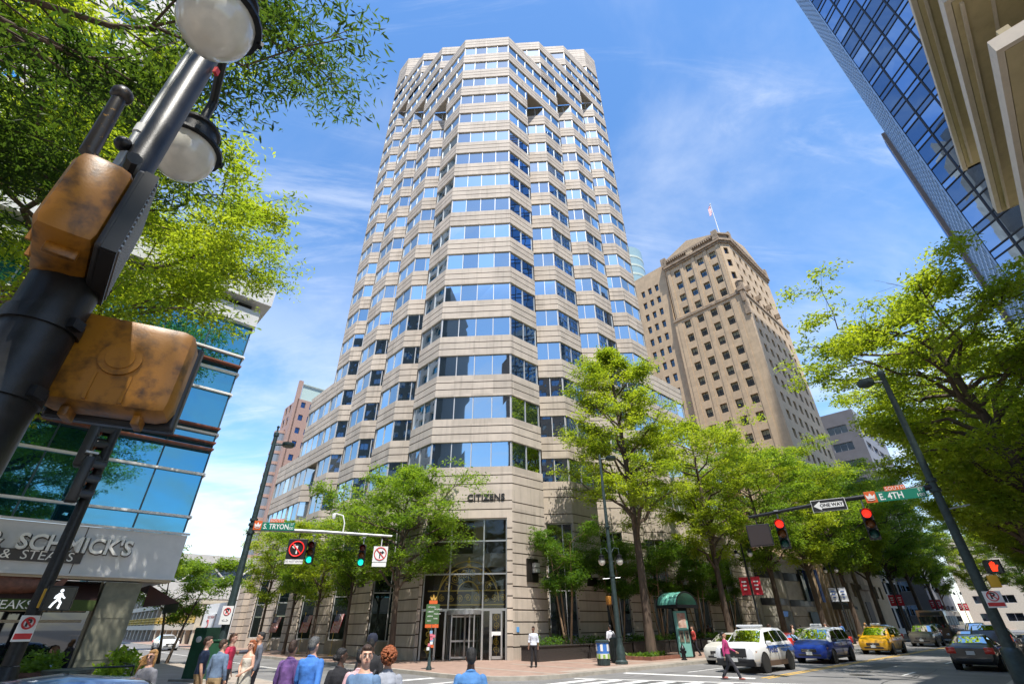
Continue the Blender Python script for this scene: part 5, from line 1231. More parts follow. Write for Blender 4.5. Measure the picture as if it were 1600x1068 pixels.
m = MB(); m.lathe([(.335, .30), (.335, .52)], (0, 0, 0), 28); m.mat(1).lathe([(.335, .52), (.335, 1.0)], (0, 0, 0), 28); m.mat(2)
for k in range(6): a = R(60 * k + 12); m.box((.337 * math.cos(a), .337 * math.sin(a), .78), (.012, .13, .3), a)
for k in range(8): a = R(45 * k); m.mat(3).box((.337 * math.cos(a), .337 * math.sin(a), .40), (.012, .12, .16 + .05 * (k % 2)), a)
m.build('printed_wrap', [mat('wrap_white', (.6, .62, .55), .5), mat('wrap_blue', (.04, .16, .5), .5), M['swhite'], mat('wrap_green', (.25, .42, .06), .5)], tc_, smooth=30)
tb_ = thing('dark_bin', 'tall dark green ribbed bin behind the corner lamp post', 'bin', wrap(6.55, -6.2)); m = MB(); m.lathe([(.33, 0), (.36, 1.05), (.38, 1.06), (.38, 1.14), (.28, 1.2)], (0, 0, 0), 18)
for k in range(18): a = 2 * math.pi * k / 18; m.box((.35 * math.cos(a), .35 * math.sin(a), .52), (.03, .04, 1.0), a)
m.build('drum', M['polegreen'], tb_)
M['leaf_low'] = leafmat('shrub_leaf', (.04, .10, .015), (.10, .20, .03))
def leaf_blob(mb, c, r_, n, s_, rnd, squash=.7, up=.3):
    c = Vector(c)
    for i in range(n):
        d = Vector((rnd.gauss(0, 1), rnd.gauss(0, 1), rnd.gauss(0, 1))).normalized() * (rnd.random() ** .45); p = c + Vector((d.x * r_, d.y * r_, d.z * r_ * squash))
        t = Vector((rnd.gauss(0, 1), rnd.gauss(0, 1), rnd.gauss(0, .6) + up)).normalized(); w_ = t.orthogonal().normalized(); w_ = Quaternion(t, rnd.uniform(0, 6.28)) @ w_
        L_ = s_ * rnd.uniform(.7, 1.3); mb.add([p - t * L_, p + w_ * L_ * .4, p + t * L_, p - w_ * L_ * .4], [(0, 1, 2, 3)])
rs = random.Random(21)
for i in range(8):
    a0 = 4.2 + i * 4.75
    t = thing('stone_planter', ('dark stone planter with shrubs on the right street, %s' % ('nearest the entrance', 'second from the entrance', 'third from the entrance', 'fourth from the entrance', 'fifth from the entrance', 'sixth from the entrance', 'seventh from the entrance', 'farthest from the entrance')[i]), 'planter', Wz(a0, -1.6, .155), PHI, 'stone planters along the tower base')
    m = MB(); m.box((2.3, 0, .36), (4.6, 1.5, .72), bev=.02); m.box((2.3, 0, .75), (4.7, 1.6, .07), bev=.015); m.build('trough', M['granite'], t)
    m = MB()
    for k in range(9): leaf_blob(m, (.35 + k * .49, rs.uniform(-.4, .35), .95), rs.uniform(.28, .45), 60, .09, rs, .8)
    m.build('shrub', M['leaf_low'], t)
# planter soil beds round the street trees
for a in (11.0, 21.5, 32):
    t = thing('tree_bed', 'brick edged bed of grass at the foot of the %s street tree' % {11.0: 'tall corner', 21.5: 'second', 32: 'third'}[a], 'planting bed', wrap(a, -5.6), PHI, 'planting beds under the street trees'); m = MB()
    for (x, y, w_, d_) in ((0, -.95, 3.6, .14), (0, .95, 3.6, .14), (-1.73, 0, .14, 1.76), (1.73, 0, .14, 1.76)): m.box((x, y, .09), (w_, d_, .18))
    m.build('edging', M['brick'], t); m = MB(); m.box((0, 0, .05), (3.3, 1.74, .09)); m.build('soil', mat('soil', (.06, .045, .03), .95), t)
    m = MB()
    for k in range(16): leaf_blob(m, (rs.uniform(-1.5, 1.5), rs.uniform(-.7, .7), .22), .28, 26, .13, rs, .5, 1.2)
    m.build('grass_tufts', leafmat('bed_grass', (.06, .14, .02), (.16, .26, .04)), t)
# flags in the left windows
for i, b in enumerate((14.6, 20.6, 27.8)):
    t = thing('window_flag', 'striped flag hanging at the %s tall window on the left street' % ('nearest flagged', 'middle flagged', 'farthest flagged')[i], 'flag', Wz(-.75, b, .9), 0, 'striped flags at the tall windows')
    m = MB(); m.tube([(0, 0, -.75), (0, 0, 2.1)], .02, 6); m.ell((0, 0, 2.12), (.05, .05, .06), 6); m.lathe([(.2, -.75), (.2, -.7)], (0, 0, 0), 10); m.build('staff', M['gold'], t); m = MB(); us_flag(m, (.0, -.02, 1.95), (-.18, -.10, -1), (-.9, -.4, .0), 1.25, .62, .07, .0); m.build('flag_cloth', FLAGM, t)
# ---- left corner: cabinet, planters, terrace
M['cabgreen'] = mat('cabinet_green', (.028, .10, .055), .45, var=.15, scale=4)
cb_ = thing('utility_cabinet', 'dark green steel utility cabinets with a white meter on the left corner', 'utility cabinet', (-12.75, 23.3, .15), R(-14))
m = MB(); m.box((-.35, 0, .92), (.62, .75, 1.84), bev=.02); m.box((-.33, -.39, 1.75), (.6, .06, .05)); m.build('tall_cabinet', M['cabgreen'], cb_); m = MB(); m.box((.42, -.1, .68), (.92, .62, 1.36), bev=.02); m.box((.42, -.1, 1.38), (.98, .68, .05)); m.box((.42, -.42, .7), (.03, .02, 1.1)); m.build('low_cabinet', M['cabgreen'], cb_)
m = MB(); m.lathe([(.11, 0), (.11, .06), (.08, .07), (0, .08)], (-.3, -.38, 1.42), 16, Matrix.Rotation(R(90), 3, 'X')); m.build('meter', M['swhite'], cb_, smooth=40); m = MB(); m.box((0, -.1, .03), (2.0, 1.1, .1)); m.build('plinth', M['kerb'], cb_)
tp = thing('terrace_planter', 'tall brown planter spilling ivy by the slanting pole', 'planter', (-11.6, 13.6, .15), R(20)); m = MB(); m.lathe([(.34, 0), (.48, .85), (.52, .87), (.52, .95), (.44, .95)], (0, 0, 0), 16); m.build('pot', mat('brown_pot', (.08, .035, .025), .6, var=.2), tp, smooth=40)
m = MB()
for k in range(14): a = rs.uniform(0, 6.28); leaf_blob(m, (.38 * math.cos(a), .38 * math.sin(a), 1.0 + rs.uniform(-.1, .22)), .3, 55, .07, rs)
for k in range(8): leaf_blob(m, (-.45 - .04 * k + rs.uniform(-.15, .15), -.35 + rs.uniform(-.1, .1), .95 - .11 * k), .2, 40, .06, rs)
m.build('foliage', M['leaf_low'], tp)
M['leaf_fern'] = leafmat('fern_leaf', (.10, .20, .02), (.22, .34, .05))
for i, (x, y, s_, lb) in enumerate(((-12.0, 16.9, 1.0, 'bright green leafy bush at the end of the restaurant terrace'), (-13.2, 18.2, .75, 'darker bush behind the bright terrace bush'))):
    t = thing('terrace_bush', lb, 'bush', (x, y, .15)); t.scale = (s_,) * 3; m = MB(); m.lathe([(.3, 0), (.4, .5), (.34, .5)], (0, 0, 0), 12); m.build('pot', M['granite'], t); m = MB()
    for k in range(26): a = rs.uniform(0, 6.28); rr_ = rs.uniform(.1, .65); leaf_blob(m, (rr_ * math.cos(a), rr_ * math.sin(a), .75 + rs.uniform(-.25, .55) - rr_ * .25), .26, 60, .085, rs, .8, .8)
    m.build('foliage', M['leaf_fern'] if i == 0 else M['leaf_low'], t)
lb_ = thing('slatted_bin', 'dark green slatted litter bin with a blue panel beside the terrace', 'bin', (-9.75, 12.4, .15), R(25)); m = MB(); m.lathe([(.34, .05), (.40, .95), (.46, 1.0), (.46, 1.06), (.3, 1.06)], (0, 0, 0), 20)
for k in range(20): a = 2 * math.pi * k / 20; m.box((.40 * math.cos(a), .40 * math.sin(a), .5), (.03, .05, .9), a)
m.build('drum', M['polegreen'], lb_); m = MB(); m.box((0, -.42, .62), (.62, .03, .42)); bp_ = m.build('blue_panel', mat('bin_blue', (.02, .06, .3), .5), lb_); text("I DON'T", .15, M['swhite'], bp_, (0, -.44, .68), FX, ext=.002)
rl = thing('terrace_railing', 'black metal railing round the restaurant terrace', 'railing', (-11.6, 15.4, .15), PHI); m = MB()
for z in (.45, .95): m.tube([(-9, -.9, z), (.9, -.9, z), (.9, 2.3, z)], .025, 6)
for i in range(12): m.tube([(-9 + i * .9, -.9, 0), (-9 + i * .9, -.9, .95)], .018, 6)
m.tube([(.9, 2.3, 0), (.9, 2.3, .95)], .02, 6); m.build('rail', M['poleblack'], rl)
dt = thing('dining_table', 'small round terrace table between the diners', 'table', (-14.05, 15.75, .15)); m = MB(); m.lathe([(.25, 0), (.25, .03), (.03, .05), (.03, .72)], (0, 0, 0), 12); m.build('pedestal', M['poleblack'], dt); m = MB(); m.lathe([(.42, .72), (.42, .75)], (0, 0, 0), 20); m.build('tabletop', M['granite'], dt)
# ---------------------------------------------------------------- trees
M['leaf_d'] = leafmat('deep_green_leaf', (.018, .046, .011), (.055, .098, .018))  # darkest of the leaf greens, for the near left overhanging tree
M['bark'] = mat('bark', (.085, .060, .042), .9, var=.35, scale=6, bump=.6, bscale=22, stretch=(1, 1, .25))
M['bark_light'] = mat('bark_light', (.26, .17, .10), .85, var=.3, scale=5, bump=.4, bscale=20, stretch=(1, 1, .3))
M['leaf_a'] = leafmat('oak_leaf', (.066, .142, .017), (.170, .262, .034))
M['leaf_b'] = leafmat('lime_leaf', (.102, .178, .017), (.275, .345, .036))
M['leaf_c'] = leafmat('dark_leaf', (.035, .095, .014), (.10, .185, .022))
def make_tree(name, seed, H, trunk_r, first, spread, nl, leaf_mat, leaf=.11, sprays=420, per=34, flat=.42, top=1.0, bark='bark', lean=(0, 0), multi=1, droop=.0, spr=.75, shape='oval', skew=(0, 0), lw=.42):
    """tapered trunk with limbs and twigs; the crown is thousands of small leaves on sprays at the twig ends"""
    rnd = random.Random(seed); wood = MB(); limb = MB(); ends = []
    def radius_at(z):
        t = (z - first) / (H - first)
        t = min(max(t, 0), 1)
        if shape == 'oval': return spread * (math.sin(math.pi * min(1, .12 + t * .88)) ** .7) * (1.0 if t < .5 else 1.0)
        if shape == 'cone': return spread * (1 - t) ** .55 * (.55 + .45 * min(1, t * 5)) * (1 + .16 * math.sin(t * 17 + 1)) + .3
        return spread * (.45 + .75 * t) if t < .62 else spread * (.92) * math.sqrt(max(0, 1 - ((t - .62) / .38) ** 2)) + .2
    for q in range(multi):
        ang = 2 * math.pi * q / multi + rnd.uniform(0, 1); bx_, by_ = (.22 * math.cos(ang), .22 * math.sin(ang)) if multi > 1 else (0, 0)
        pts = []; rs_ = []; n = 10; wx, wy = rnd.uniform(0, 6), rnd.uniform(0, 6)
        for i in range(n + 1):
            t = i / n; z = H * .93 * t * (1 if multi == 1 else rnd.uniform(.97, 1.0) * .9)
            w_ = .035 * H * t * (1 - .3 * t)
            dx = lean[0] * t ** 1.3 + w_ * math.sin(wx + t * 4.2) * .5 + (math.cos(ang) * spread * .42 * t if multi > 1 else 0); dy = lean[1] * t ** 1.3 + w_ * math.sin(wy + t * 3.7) * .5 + (math.sin(ang) * spread * .42 * t if multi > 1 else 0)
            pts.append(Vector((bx_ + dx, by_ + dy, z))); rs_.append(trunk_r * ((1 - t) ** .8 * .93 + .07) * (1.25 if i == 0 else 1))
        wood.tube(pts, rs_, 9)
        def at(z):
            t = min(max(z / pts[-1].z, 0), .999) * n; i = int(t); return pts[i].lerp(pts[i + 1], t - i), rs_[i] * (1 - (t - i)) + rs_[i + 1] * (t - i)
        kk = max(3, nl // multi); az = rnd.uniform(0, 6)
        for l in range(kk):
            zf = first * .82 + (H * .97 - first * .82) * ((l + rnd.uniform(.1, .9)) / kk) ** 1.05; base, br = at(min(zf * .93, pts[-1].z * .97)); az += 2.4 + rnd.uniform(-.5, .5)
            Rr = radius_at(min(zf + H * .06, H)) * rnd.uniform(.7, 1.08); rise = rnd.uniform(.12, .5) * Rr + (H - zf) * .12; 
            d = Vector((math.cos(az), math.sin(az), 0)); q_ = []
            for i in range(6):
                t = i / 5; q_.append(base + d * (Rr * t) + Vector((skew[0] * t, skew[1] * t, rise * (t ** .8) - droop * Rr * t * t)) + Vector((rnd.gauss(0, .05), rnd.gauss(0, .05), rnd.gauss(0, .04))) * Rr * (t > 0))
            r0 = min(br * .62, trunk_r * .42); limb.tube(q_, [r0 * (1 - .86 * i / 5) + .008 for i in range(6)], 6)
            for s_ in range(rnd.randrange(5, 9)):
                t = rnd.uniform(.25, 1.0); i = min(4, int(t * 5)); p = q_[i].lerp(q_[i + 1], t * 5 - i); a2 = az + rnd.choice((-1, 1)) * rnd.uniform(.4, 1.3); L_ = Rr * rnd.uniform(.22, .5)
                e_ = p + Vector((math.cos(a2), math.sin(a2), rnd.uniform(-.1, .45))) * L_; mid = p.lerp(e_, .5) + Vector((0, 0, .08 * L_)); limb.tube([p, mid, e_], [r0 * .28, r0 * .18, .008], 4, False)
                ends += [mid, e_, p.lerp(e_, .75)]
                for w_ in range(2):
                    a3 = a2 + rnd.uniform(-1.2, 1.2); e2 = mid + Vector((math.cos(a3), math.sin(a3), rnd.uniform(-.2, .5))) * L_ * .6; limb.tube([mid, e2], [r0 * .13, .006], 3, False); ends.append(e2)
            ends += [q_[-1], q_[-1], q_[3].lerp(q_[4], .5)]
        ends.append(pts[-1])
    rnd.shuffle(ends)
    # leaves with numpy: sprays of leaves around the twig ends, flattened
    rg_ = np.random.default_rng(seed); E_ = np.array([tuple(e) for e in ends]); idx = rg_.integers(0, len(E_), sprays) if sprays > len(E_) else rg_.permutation(len(E_))[:sprays]
    cen = E_[idx] + rg_.normal(0, .18, (len(idx), 3)); sz = spr * rg_.uniform(.55, 1.25, len(idx)); n = len(idx) * per; ci = np.repeat(np.arange(len(idx)), per)
    dv_ = rg_.normal(0, 1, (n, 3)); dv_ /= np.linalg.norm(dv_, axis=1)[:, None]; dv_ *= (rg_.random(n) ** .5)[:, None]; dv_[:, 2] *= flat
    P_ = cen[ci] + dv_ * sz[ci][:, None]
    t_ = rg_.normal(0, 1, (n, 3)); t_[:, 2] = t_[:, 2] * .45 - .15; t_ += dv_ * .8; t_ /= np.linalg.norm(t_, axis=1)[:, None]
    up_ = rg_.normal(0, .55, (n, 3)) + np.array([0, 0, 1.0]); w_ = np.cross(t_, up_); w_ /= np.linalg.norm(w_, axis=1)[:, None] + 1e-9
    L_ = leaf * rg_.uniform(.6, 1.35, n)[:, None]; nrm = np.cross(w_, t_) * L_ * .18
    V_ = np.stack([P_ - t_ * L_, P_ + w_ * L_ * lw + nrm, P_ + t_ * L_, P_ - w_ * L_ * lw + nrm], 1).reshape(-1, 3)
    me = bpy.data.meshes.new('crown'); me.vertices.add(len(V_)); me.vertices.foreach_set('co', V_.astype(np.float32).ravel()); me.loops.add(4 * n); me.loops.foreach_set('vertex_index', np.arange(4 * n, dtype=np.int32)); me.polygons.add(n); me.polygons.foreach_set('loop_start', np.arange(0, 4 * n, 4, dtype=np.int32)); me.update(); me.validate(); me.materials.append(M[leaf_mat])
    root = bpy.data.objects.new(name, None); COL.objects.link(root)
    wood.build('trunk', M[bark], root, smooth=60); limb.build('limbs', M[bark], root, smooth=60); c = bpy.data.objects.new('crown', me); COL.objects.link(c); c.parent = root
    return root
used = {}
def plant(root, loc, rz, label, group, scale=1.0, leaf=None):
    if root.name not in used: used[root.name] = 1; o = root; o.location = loc; o.rotation_euler = (0, 0, rz); o.scale = (scale,) * 3
    else: o = dup(root, loc, rz, None, scale)
    tag(o, label, 'tree', group)
    if leaf:
        for ch in o.children:
            if ch.name.startswith('crown'): ch.data = ch.data if False else ch.data
    return o
GR, GL = 'street trees along the right street', 'street trees along the left street'
corner = make_tree('street_tree', 1, 24.5, .30, 8.6, 5.1, 36, 'leaf_b', .105, 1250, 42, .32, shape='cone', spr=.85)
plant(corner, Wz(11.0, -5.5, .15), 1.0, 'tall slender yellow green street tree by the teal kiosk at the tower corner', GR)
oakA = make_tree('street_tree', 2, 19.5, .27, 6.8, 5.6, 30, 'leaf_b', .112, 980, 42, .34, shape='vase', spr=.9)
oakB = make_tree('street_tree', 3, 18.0, .26, 6.2, 5.8, 30, 'leaf_a', .112, 980, 42, .36, shape='vase', spr=.9)
plant(oakA, Wz(21.5, -5.8, .15), .4, 'street tree just beyond the tall corner tree', GR)
plant(oakB, Wz(32, -5.8, .15), 2.1, 'street tree before the right end of the tower base', GR, 1.05)
plant(oakA, Wz(42.5, -5.8, .15), 3.3, 'street tree before the striped stone building', GR, 1.12)
plant(oakB, Wz(53, -6, .15), 4.4, 'street tree with a forked dark trunk by the white banners', GR, 1.2)
plant(oakA, Wz(64, -6, .15), 5.2, 'street tree before the tan skyscraper entrance', GR, 1.2)
plant(oakB, Wz(76, -6, .15), .9, 'street tree just past the tan skyscraper entrance', GR, 1.3)
plant(oakA, Wz(89, -6, .15), 2.6, 'street tree beside the bus', GR, 1.35)
plant(oakB, Wz(103, -6, .15), 3.9, 'farthest tree on the tower side of the right street', GR, 1.35)
big = make_tree('street_tree', 7, 20.5, .42, 6.4, 7.0, 40, 'leaf_b', .115, 1900, 40, .30, shape='vase', spr=.95, lean=(-.6, .4))
plant(big, Wz(12.5, -25.6, .15), 0, 'big spreading yellow green tree over the right mast pole', GR, .93)
plant(big, Wz(30, -24.0, .15), 1.9, 'broad tree behind the big spreading tree', GR, 1.1)
plant(big, Wz(46, -23.8, .15), 4.2, 'third tree along the far right pavement', GR, 1.12)
plant(big, Wz(62, -23.8, .15), 3.0, 'fourth tree along the far right pavement', GR, 1.12)
plant(big, Wz(80, -23.8, .15), .9, 'fifth tree along the far right pavement', GR, 1.12)
plant(big, Wz(100, -23.8, .15), 5.1, 'last tree along the far right pavement', GR, 1.15)
for i, (a, b, lb) in enumerate(((124, -4, 'left tree of the row across the far end of the street'), (126, -11, 'middle tree of the row across the far end of the street'), (127, -18, 'right tree of the row across the far end of the street'))): plant(oakA if i % 2 else oakB, Wz(a, b, .15), i * 2.2, lb, GR, 1.15)
fl = make_tree('street_tree', 11, 12.4, .20, 4.6, 4.9, 26, 'leaf_a', .095, 1050, 38, .5, shape='oval', spr=.7, multi=1)
plant(fl, Wz(-1.9, 3.9, .15), .7, 'round crowned green tree left of the tower entrance', GL)
sl = make_tree('street_tree', 12, 10.5, .13, 4.3, 3.4, 20, 'leaf_a', .09, 460, 36, .4, shape='vase', spr=.6)
plant(sl, Wz(-2.3, 9.3, .15), 0, 'slim tree second from the entrance on the left street', GL)
sl2 = make_tree('street_tree', 13, 10.0, .13, 4.0, 3.5, 20, 'leaf_b', .09, 460, 36, .4, shape='vase', spr=.6)
plant(sl2, Wz(-2.4, 14.5, .15), 1.9, 'slim yellowish tree third from the entrance on the left street', GL)
plant(sl, Wz(-2.4, 19.5, .15), 3.0, 'slim tree fourth from the entrance on the left street', GL, 1.0)
plant(sl2, Wz(-2.4, 26, .15), 4.0, 'slim tree by the banded pillar at the far end of the tower base', GL, 1.05)
tiny = make_tree('street_tree', 14, 6.6, .09, 2.6, 2.3, 16, 'leaf_a', .085, 480, 38, .5, shape='oval', spr=.5, multi=2)
plant(tiny, Wz(-11.4, 14.6, .15), .5, 'small round tree behind the green utility cabinets', GL)
myr = make_tree('crape_myrtle', 15, 7.4, .075, 3.3, 2.4, 18, 'leaf_c', .075, 560, 40, .45, shape='vase', spr=.55, multi=4, bark='bark_light')
for i, (a, b, lb) in enumerate(((7.9, -1.5, 'many stemmed myrtle before the first tall window right of the entrance'), (13.4, -1.5, 'many stemmed myrtle behind the tall corner tree'), (19, -1.5, 'many stemmed myrtle behind the teal kiosk'), (25, -1.5, 'many stemmed myrtle by the two red banners'), (31, -1.5, 'many stemmed myrtle at the right end of the tower base'))):
    plant(myr, Wz(a, b, .8), i * 1.3, lb, 'crape myrtles in the planters', (1.0, .95, 1.05, 1, .95)[i])
# two near trees overhanging from the left
nearA = make_tree('street_tree', 21, 13.2, .22, 5.6, 5.6, 24, 'leaf_d', .075, 1500, 38, .42, shape='vase', spr=.55, droop=.12, lean=(2.0, 2.6), lw=.22)
plant(nearA, (-8.9, .8, .15), .0, 'dark leaved tree overhanging from the near left with fine narrow leaves', 'trees on the near left')
nearB = make_tree('street_tree', 22, 17.0, .26, 6.4, 6.0, 28, 'leaf_b', .085, 2900, 42, .40, shape='oval', spr=.7, lean=(.4, .2), lw=.3)
plant(nearB, (-13.2, 9.7, .15), 1.0, 'bright green tree standing before the restaurant building', 'trees on the near left')

plant(oakA, (1.2, -5.2, .15), 2.0, 'street tree whose shade falls on the near signal pole', 'trees on the near left', .9)
# ---------------------------------------------------------------- vehicles (local x = forward)
M['carglass'] = glassmat('car_glass', (.8, .88, .88), (.012, .018, .018), .16, rough=.01)
M['tyre'] = mat('tyre', (.018, .018, .018), .8); M['rim'] = mat('rim', (.42, .42, .43), .3, .8); M['rimdark'] = mat('rim_dark', (.05, .05, .05), .4, .5)
M['chrome'] = mat('chrome', (.6, .6, .6), .15, 1.0); M['plastic'] = mat('black_trim', (.02, .02, .022), .5); M['headlamp'] = mat('headlamp', (.55, .57, .58), .1, .3, coat=1); M['amber'] = mat('amber_lamp', (.65, .22, .02), .2, coat=1); M['tail'] = mat('tail_lamp', (.62, .03, .015), .15, coat=1); M['tyrewell'] = mat('wheel_well', (.006, .006, .006), .9)
M['plate'] = mat('licence_plate', (.6, .6, .58), .5)
def paint(name, c, metal=0.0): return mat(name, c, .28, metal, coat=.8, spec=.5)
KINDS = {
 # L, W/2, wheelbase/2, wheel radius, stations (x, zbot, zbelt, ztop, wbelt, wtop) front to rear, cabin indices (cowl, roof front, roof rear, tail)
 'suv': (2.48, .99, 1.43, .385, [(2.48, .42, .72, .80, .72, .62), (2.42, .30, .90, .99, .92, .80), (2.05, .27, 1.02, 1.09, .985, .84), (1.22, .26, 1.08, 1.16, .99, .84), (.40, .26, 1.12, 1.70, .99, .69), (-.70, .26, 1.14, 1.79, .99, .70), (-1.75, .27, 1.16, 1.77, .985, .68), (-2.30, .30, 1.12, 1.50, .95, .68), (-2.46, .42, 1.02, 1.08, .86, .70)], (3, 4, 6, 7)),
 'van': (2.55, .97, 1.54, .345, [(2.55, .40, .66, .72, .70, .60), (2.48, .28, .82, .90, .90, .78), (2.15, .24, .93, 1.00, .96, .82), (1.55, .23, 1.02, 1.12, .97, .80), (.55, .22, 1.06, 1.66, .97, .70), (-.6, .22, 1.08, 1.75, .97, .71), (-2.05, .24, 1.08, 1.72, .965, .70), (-2.42, .28, 1.04, 1.42, .94, .70), (-2.55, .40, .96, 1.02, .86, .70)], (3, 4, 6, 7)),
 'sedan': (2.35, .90, 1.36, .325, [(2.35, .36, .56, .62, .66, .55), (2.28, .22, .70, .77, .83, .70), (1.95, .20, .82, .88, .89, .74), (1.02, .19, .92, 1.00, .90, .72), (.28, .19, .95, 1.36, .90, .58), (-.45, .19, .96, 1.43, .90, .59), (-1.05, .20, .97, 1.36, .90, .58), (-1.62, .22, .98, 1.06, .885, .70), (-2.22, .28, .95, 1.00, .85, .68), (-2.35, .40, .84, .90, .76, .62)], (3, 4, 6, 7)),
 'hatch': (1.90, .85, 1.22, .30, [(1.90, .36, .60, .68, .62, .52), (1.84, .22, .78, .85, .79, .66), (1.55, .20, .88, .95, .84, .70), (.98, .19, .96, 1.05, .85, .68), (.25, .19, 1.00, 1.44, .85, .58), (-.45, .19, 1.01, 1.51, .85, .59), (-1.25, .20, 1.02, 1.44, .84, .57), (-1.72, .26, 1.00, 1.10, .80, .62), (-1.86, .38, .88, .94, .72, .60)], (3, 4, 6, 7)),
 'pickup': (2.85, .99, 1.80, .40, [(2.85, .44, .80, .90, .76, .66), (2.80, .32, 1.00, 1.10, .94, .84), (2.3, .30, 1.10, 1.17, .99, .86), (1.25, .29, 1.14, 1.20, .99, .84), (.55, .29, 1.18, 1.80, .99, .70), (-.1, .29, 1.2, 1.88, .99, .71), (-.75, .29, 1.2, 1.84, .99, .70), (-.95, .29, 1.18, 1.26, .99, .90), (-2.8, .34, 1.18, 1.22, .97, .90), (-2.85, .5, 1.1, 1.14, .92, .86)], (3, 4, 6, 7))}
def car(name, kind, label, cat, pos, heading, col, group='cars and vans on the right street', roofcol=None, taxi=None, rear=False, rim='rim'):
    L_, Wh, wb, wr, st, (ic, if_, ir, it) = KINDS[kind]
    t = thing(name, label, cat, pos, heading, group)
    def ring(s_):
        x, zb, zl, zt_, w0, w1 = s_; half = [(0, zb), (w0 * .86, zb), (w0 * .955, zb + (zl - zb) * .22), (w0 * 1.0, zb + (zl - zb) * .60), (w0 * .975, zl - .03), (w0 * .955, zl), (w1 + .012, zt_ - (zt_ - zl) * .10), (w1 * .93, zt_ - .012), (w1 * .6, zt_ + .004), (0, zt_ + .008)]
        return [Vector((x, y, z)) for y, z in half] + [Vector((x, -y, z)) for y, z in reversed(half[1:-1])]
    R_ = [ring(s_) for s_ in st]; n = len(R_[0]); m = MB(); vs = [v for r in R_ for v in r]; fs = []; top = []
    m.v = [tuple(v) for v in vs]
    for i in range(len(R_) - 1):
        for j in range(n):
            m.f.append([i * n + j, i * n + (j + 1) % n, (i + 1) * n + (j + 1) % n, (i + 1) * n + j])
            m.m.append(1 if roofcol is not None and if_ <= i + 1 and i < it and 5 <= j <= 12 else 0)
    m.f.append(list(range(n))); m.m.append(0); m.f.append([(len(R_) - 1) * n + j for j in range(n)]); m.m.append(0)
    m.build('body', [col] + ([roofcol] if roofcol is not None else []), t, smooth=32)
    # glass
    off = .012
    def P(i, k, side_, f=0.0):   # point on the side pillar line of station i: f = 0 belt .. 1 roof edge
        a, b = R_[i][5], R_[i][6]; p = a.lerp(b, f); return Vector((p.x, side_ * (p.y + off), p.z))
    def lerpst(i, fr, f, side_): return P(i, 0, side_, f).lerp(P(i + 1, 0, side_, f), fr)
    def quadpatch(mb, c, nu=1): mb.quad(*c)
    for sd in (1, -1):
        g = MB(); 
        # front quarter: triangle-like pane from cowl to roof front, then side panes
        a0 = lerpst(ic, .30, .10, sd); a1 = lerpst(ic, .95, .90, sd); b0 = lerpst(if_, .52 if kind != 'pickup' else .5, .10, sd); b1 = lerpst(if_, .52 if kind != 'pickup' else .5, .90, sd)
        g.quad(a0, lerpst(ic, .999, .10, sd), lerpst(ic, .999, .90, sd), a1); g.quad(P(if_, 0, sd, .10), b0, b1, P(if_, 0, sd, .90)); g.build('side_window', M['carglass'], t)
        g = MB(); c0 = lerpst(if_, .58, .10, sd); c1 = lerpst(if_, .58, .90, sd); e0 = lerpst(ir - 1, .42, .10, sd); e1 = lerpst(ir - 1, .42, .90, sd)
        g.quad(c0, P(if_ + 1, 0, sd, .10), P(if_ + 1, 0, sd, .90), c1); g.quad(P(ir - 1, 0, sd, .10), e0, e1, P(ir - 1, 0, sd, .90)); g.build('side_window', M['carglass'], t)
        if kind in ('suv', 'van'):
            g = MB(); f0 = lerpst(ir - 1, .50, .10, sd); f1 = lerpst(ir - 1, .50, .90, sd); g.quad(f0, P(ir, 0, sd, .12), P(ir, 0, sd, .88), f1); g.quad(P(ir, 0, sd, .12), lerpst(ir, .6, .2, sd), lerpst(ir, .3, .8, sd), P(ir, 0, sd, .88)); g.build('side_window', M['carglass'], t)
        elif kind in ('sedan', 'hatch'):
            g = MB(); f0 = lerpst(ir - 1, .50, .10, sd); f1 = lerpst(ir - 1, .50, .90, sd); g.quad(f0, lerpst(ir, .25, .14, sd), P(ir, 0, sd, .85), f1); g.build('side_window', M['carglass'], t)
    def screen(i, fa, fb, nm):
        g = MB(); A, B = R_[i], R_[i + 1]
        def row(fr): 
            l = [A[k].lerp(B[k], fr) for k in (7, 8, 9)]; nrm = Vector(((1 if i == ic else -1) * .5, 0, .86)); pts = [Vector((p.x, p.y, p.z)) + nrm * .014 for p in l]; return pts + [Vector((p.x, -p.y, p.z)) for p in reversed(pts[:-1])]
        r0, r1 = row(fa), row(fb)
        for k in range(4): g.quad(r0[k], r0[k + 1], r1[k + 1], r1[k])
        return g.build(nm, M['carglass'], t, smooth=40)
    screen(ic, .06, .93, 'windscreen'); screen(ir, .10, .92, 'rear_window')
    # wheels
    for sx in (1, -1):
        for sy in (1, -1):
            T_ = Matrix.Rotation(R(-90 * sy), 3, 'X'); c = (sx * wb, sy * (Wh - .115), wr); root_w = None
            w_ = MB(); w_.lathe([(wr * 1.17, -.10), (wr * 1.17, .128)], c, 24, T_); w_.build('wheel_arch', M['tyrewell'], t)
            w_ = MB(); w_.lathe([(wr * .62, -.11), (wr * .93, -.11), (wr, -.07), (wr, .09), (wr * .93, .135), (wr * .68, .135)], c, 24, T_); wo = w_.build('wheel', M['tyre'], t, smooth=40)
            w_ = MB(); w_.lathe([(wr * .70, .10), (wr * .68, .138), (wr * .60, .12), (wr * .55, .07)], c, 20, T_); w_.lathe([(wr * .16, .06), (wr * .16, .125), (0, .13)], c, 12, T_)
            for k in range(7):
                a = 2 * math.pi * k / 7; w_.box(Vector(c) + T_ @ Vector((wr * .38 * math.cos(a), wr * .38 * math.sin(a), .10)), (wr * .5, wr * .13, .03), M=T_ @ Matrix.Rotation(a, 3, 'Z'))
            w_.build('rim', M[rim], wo)
    xf = st[0][0]; zl = st[1][2]
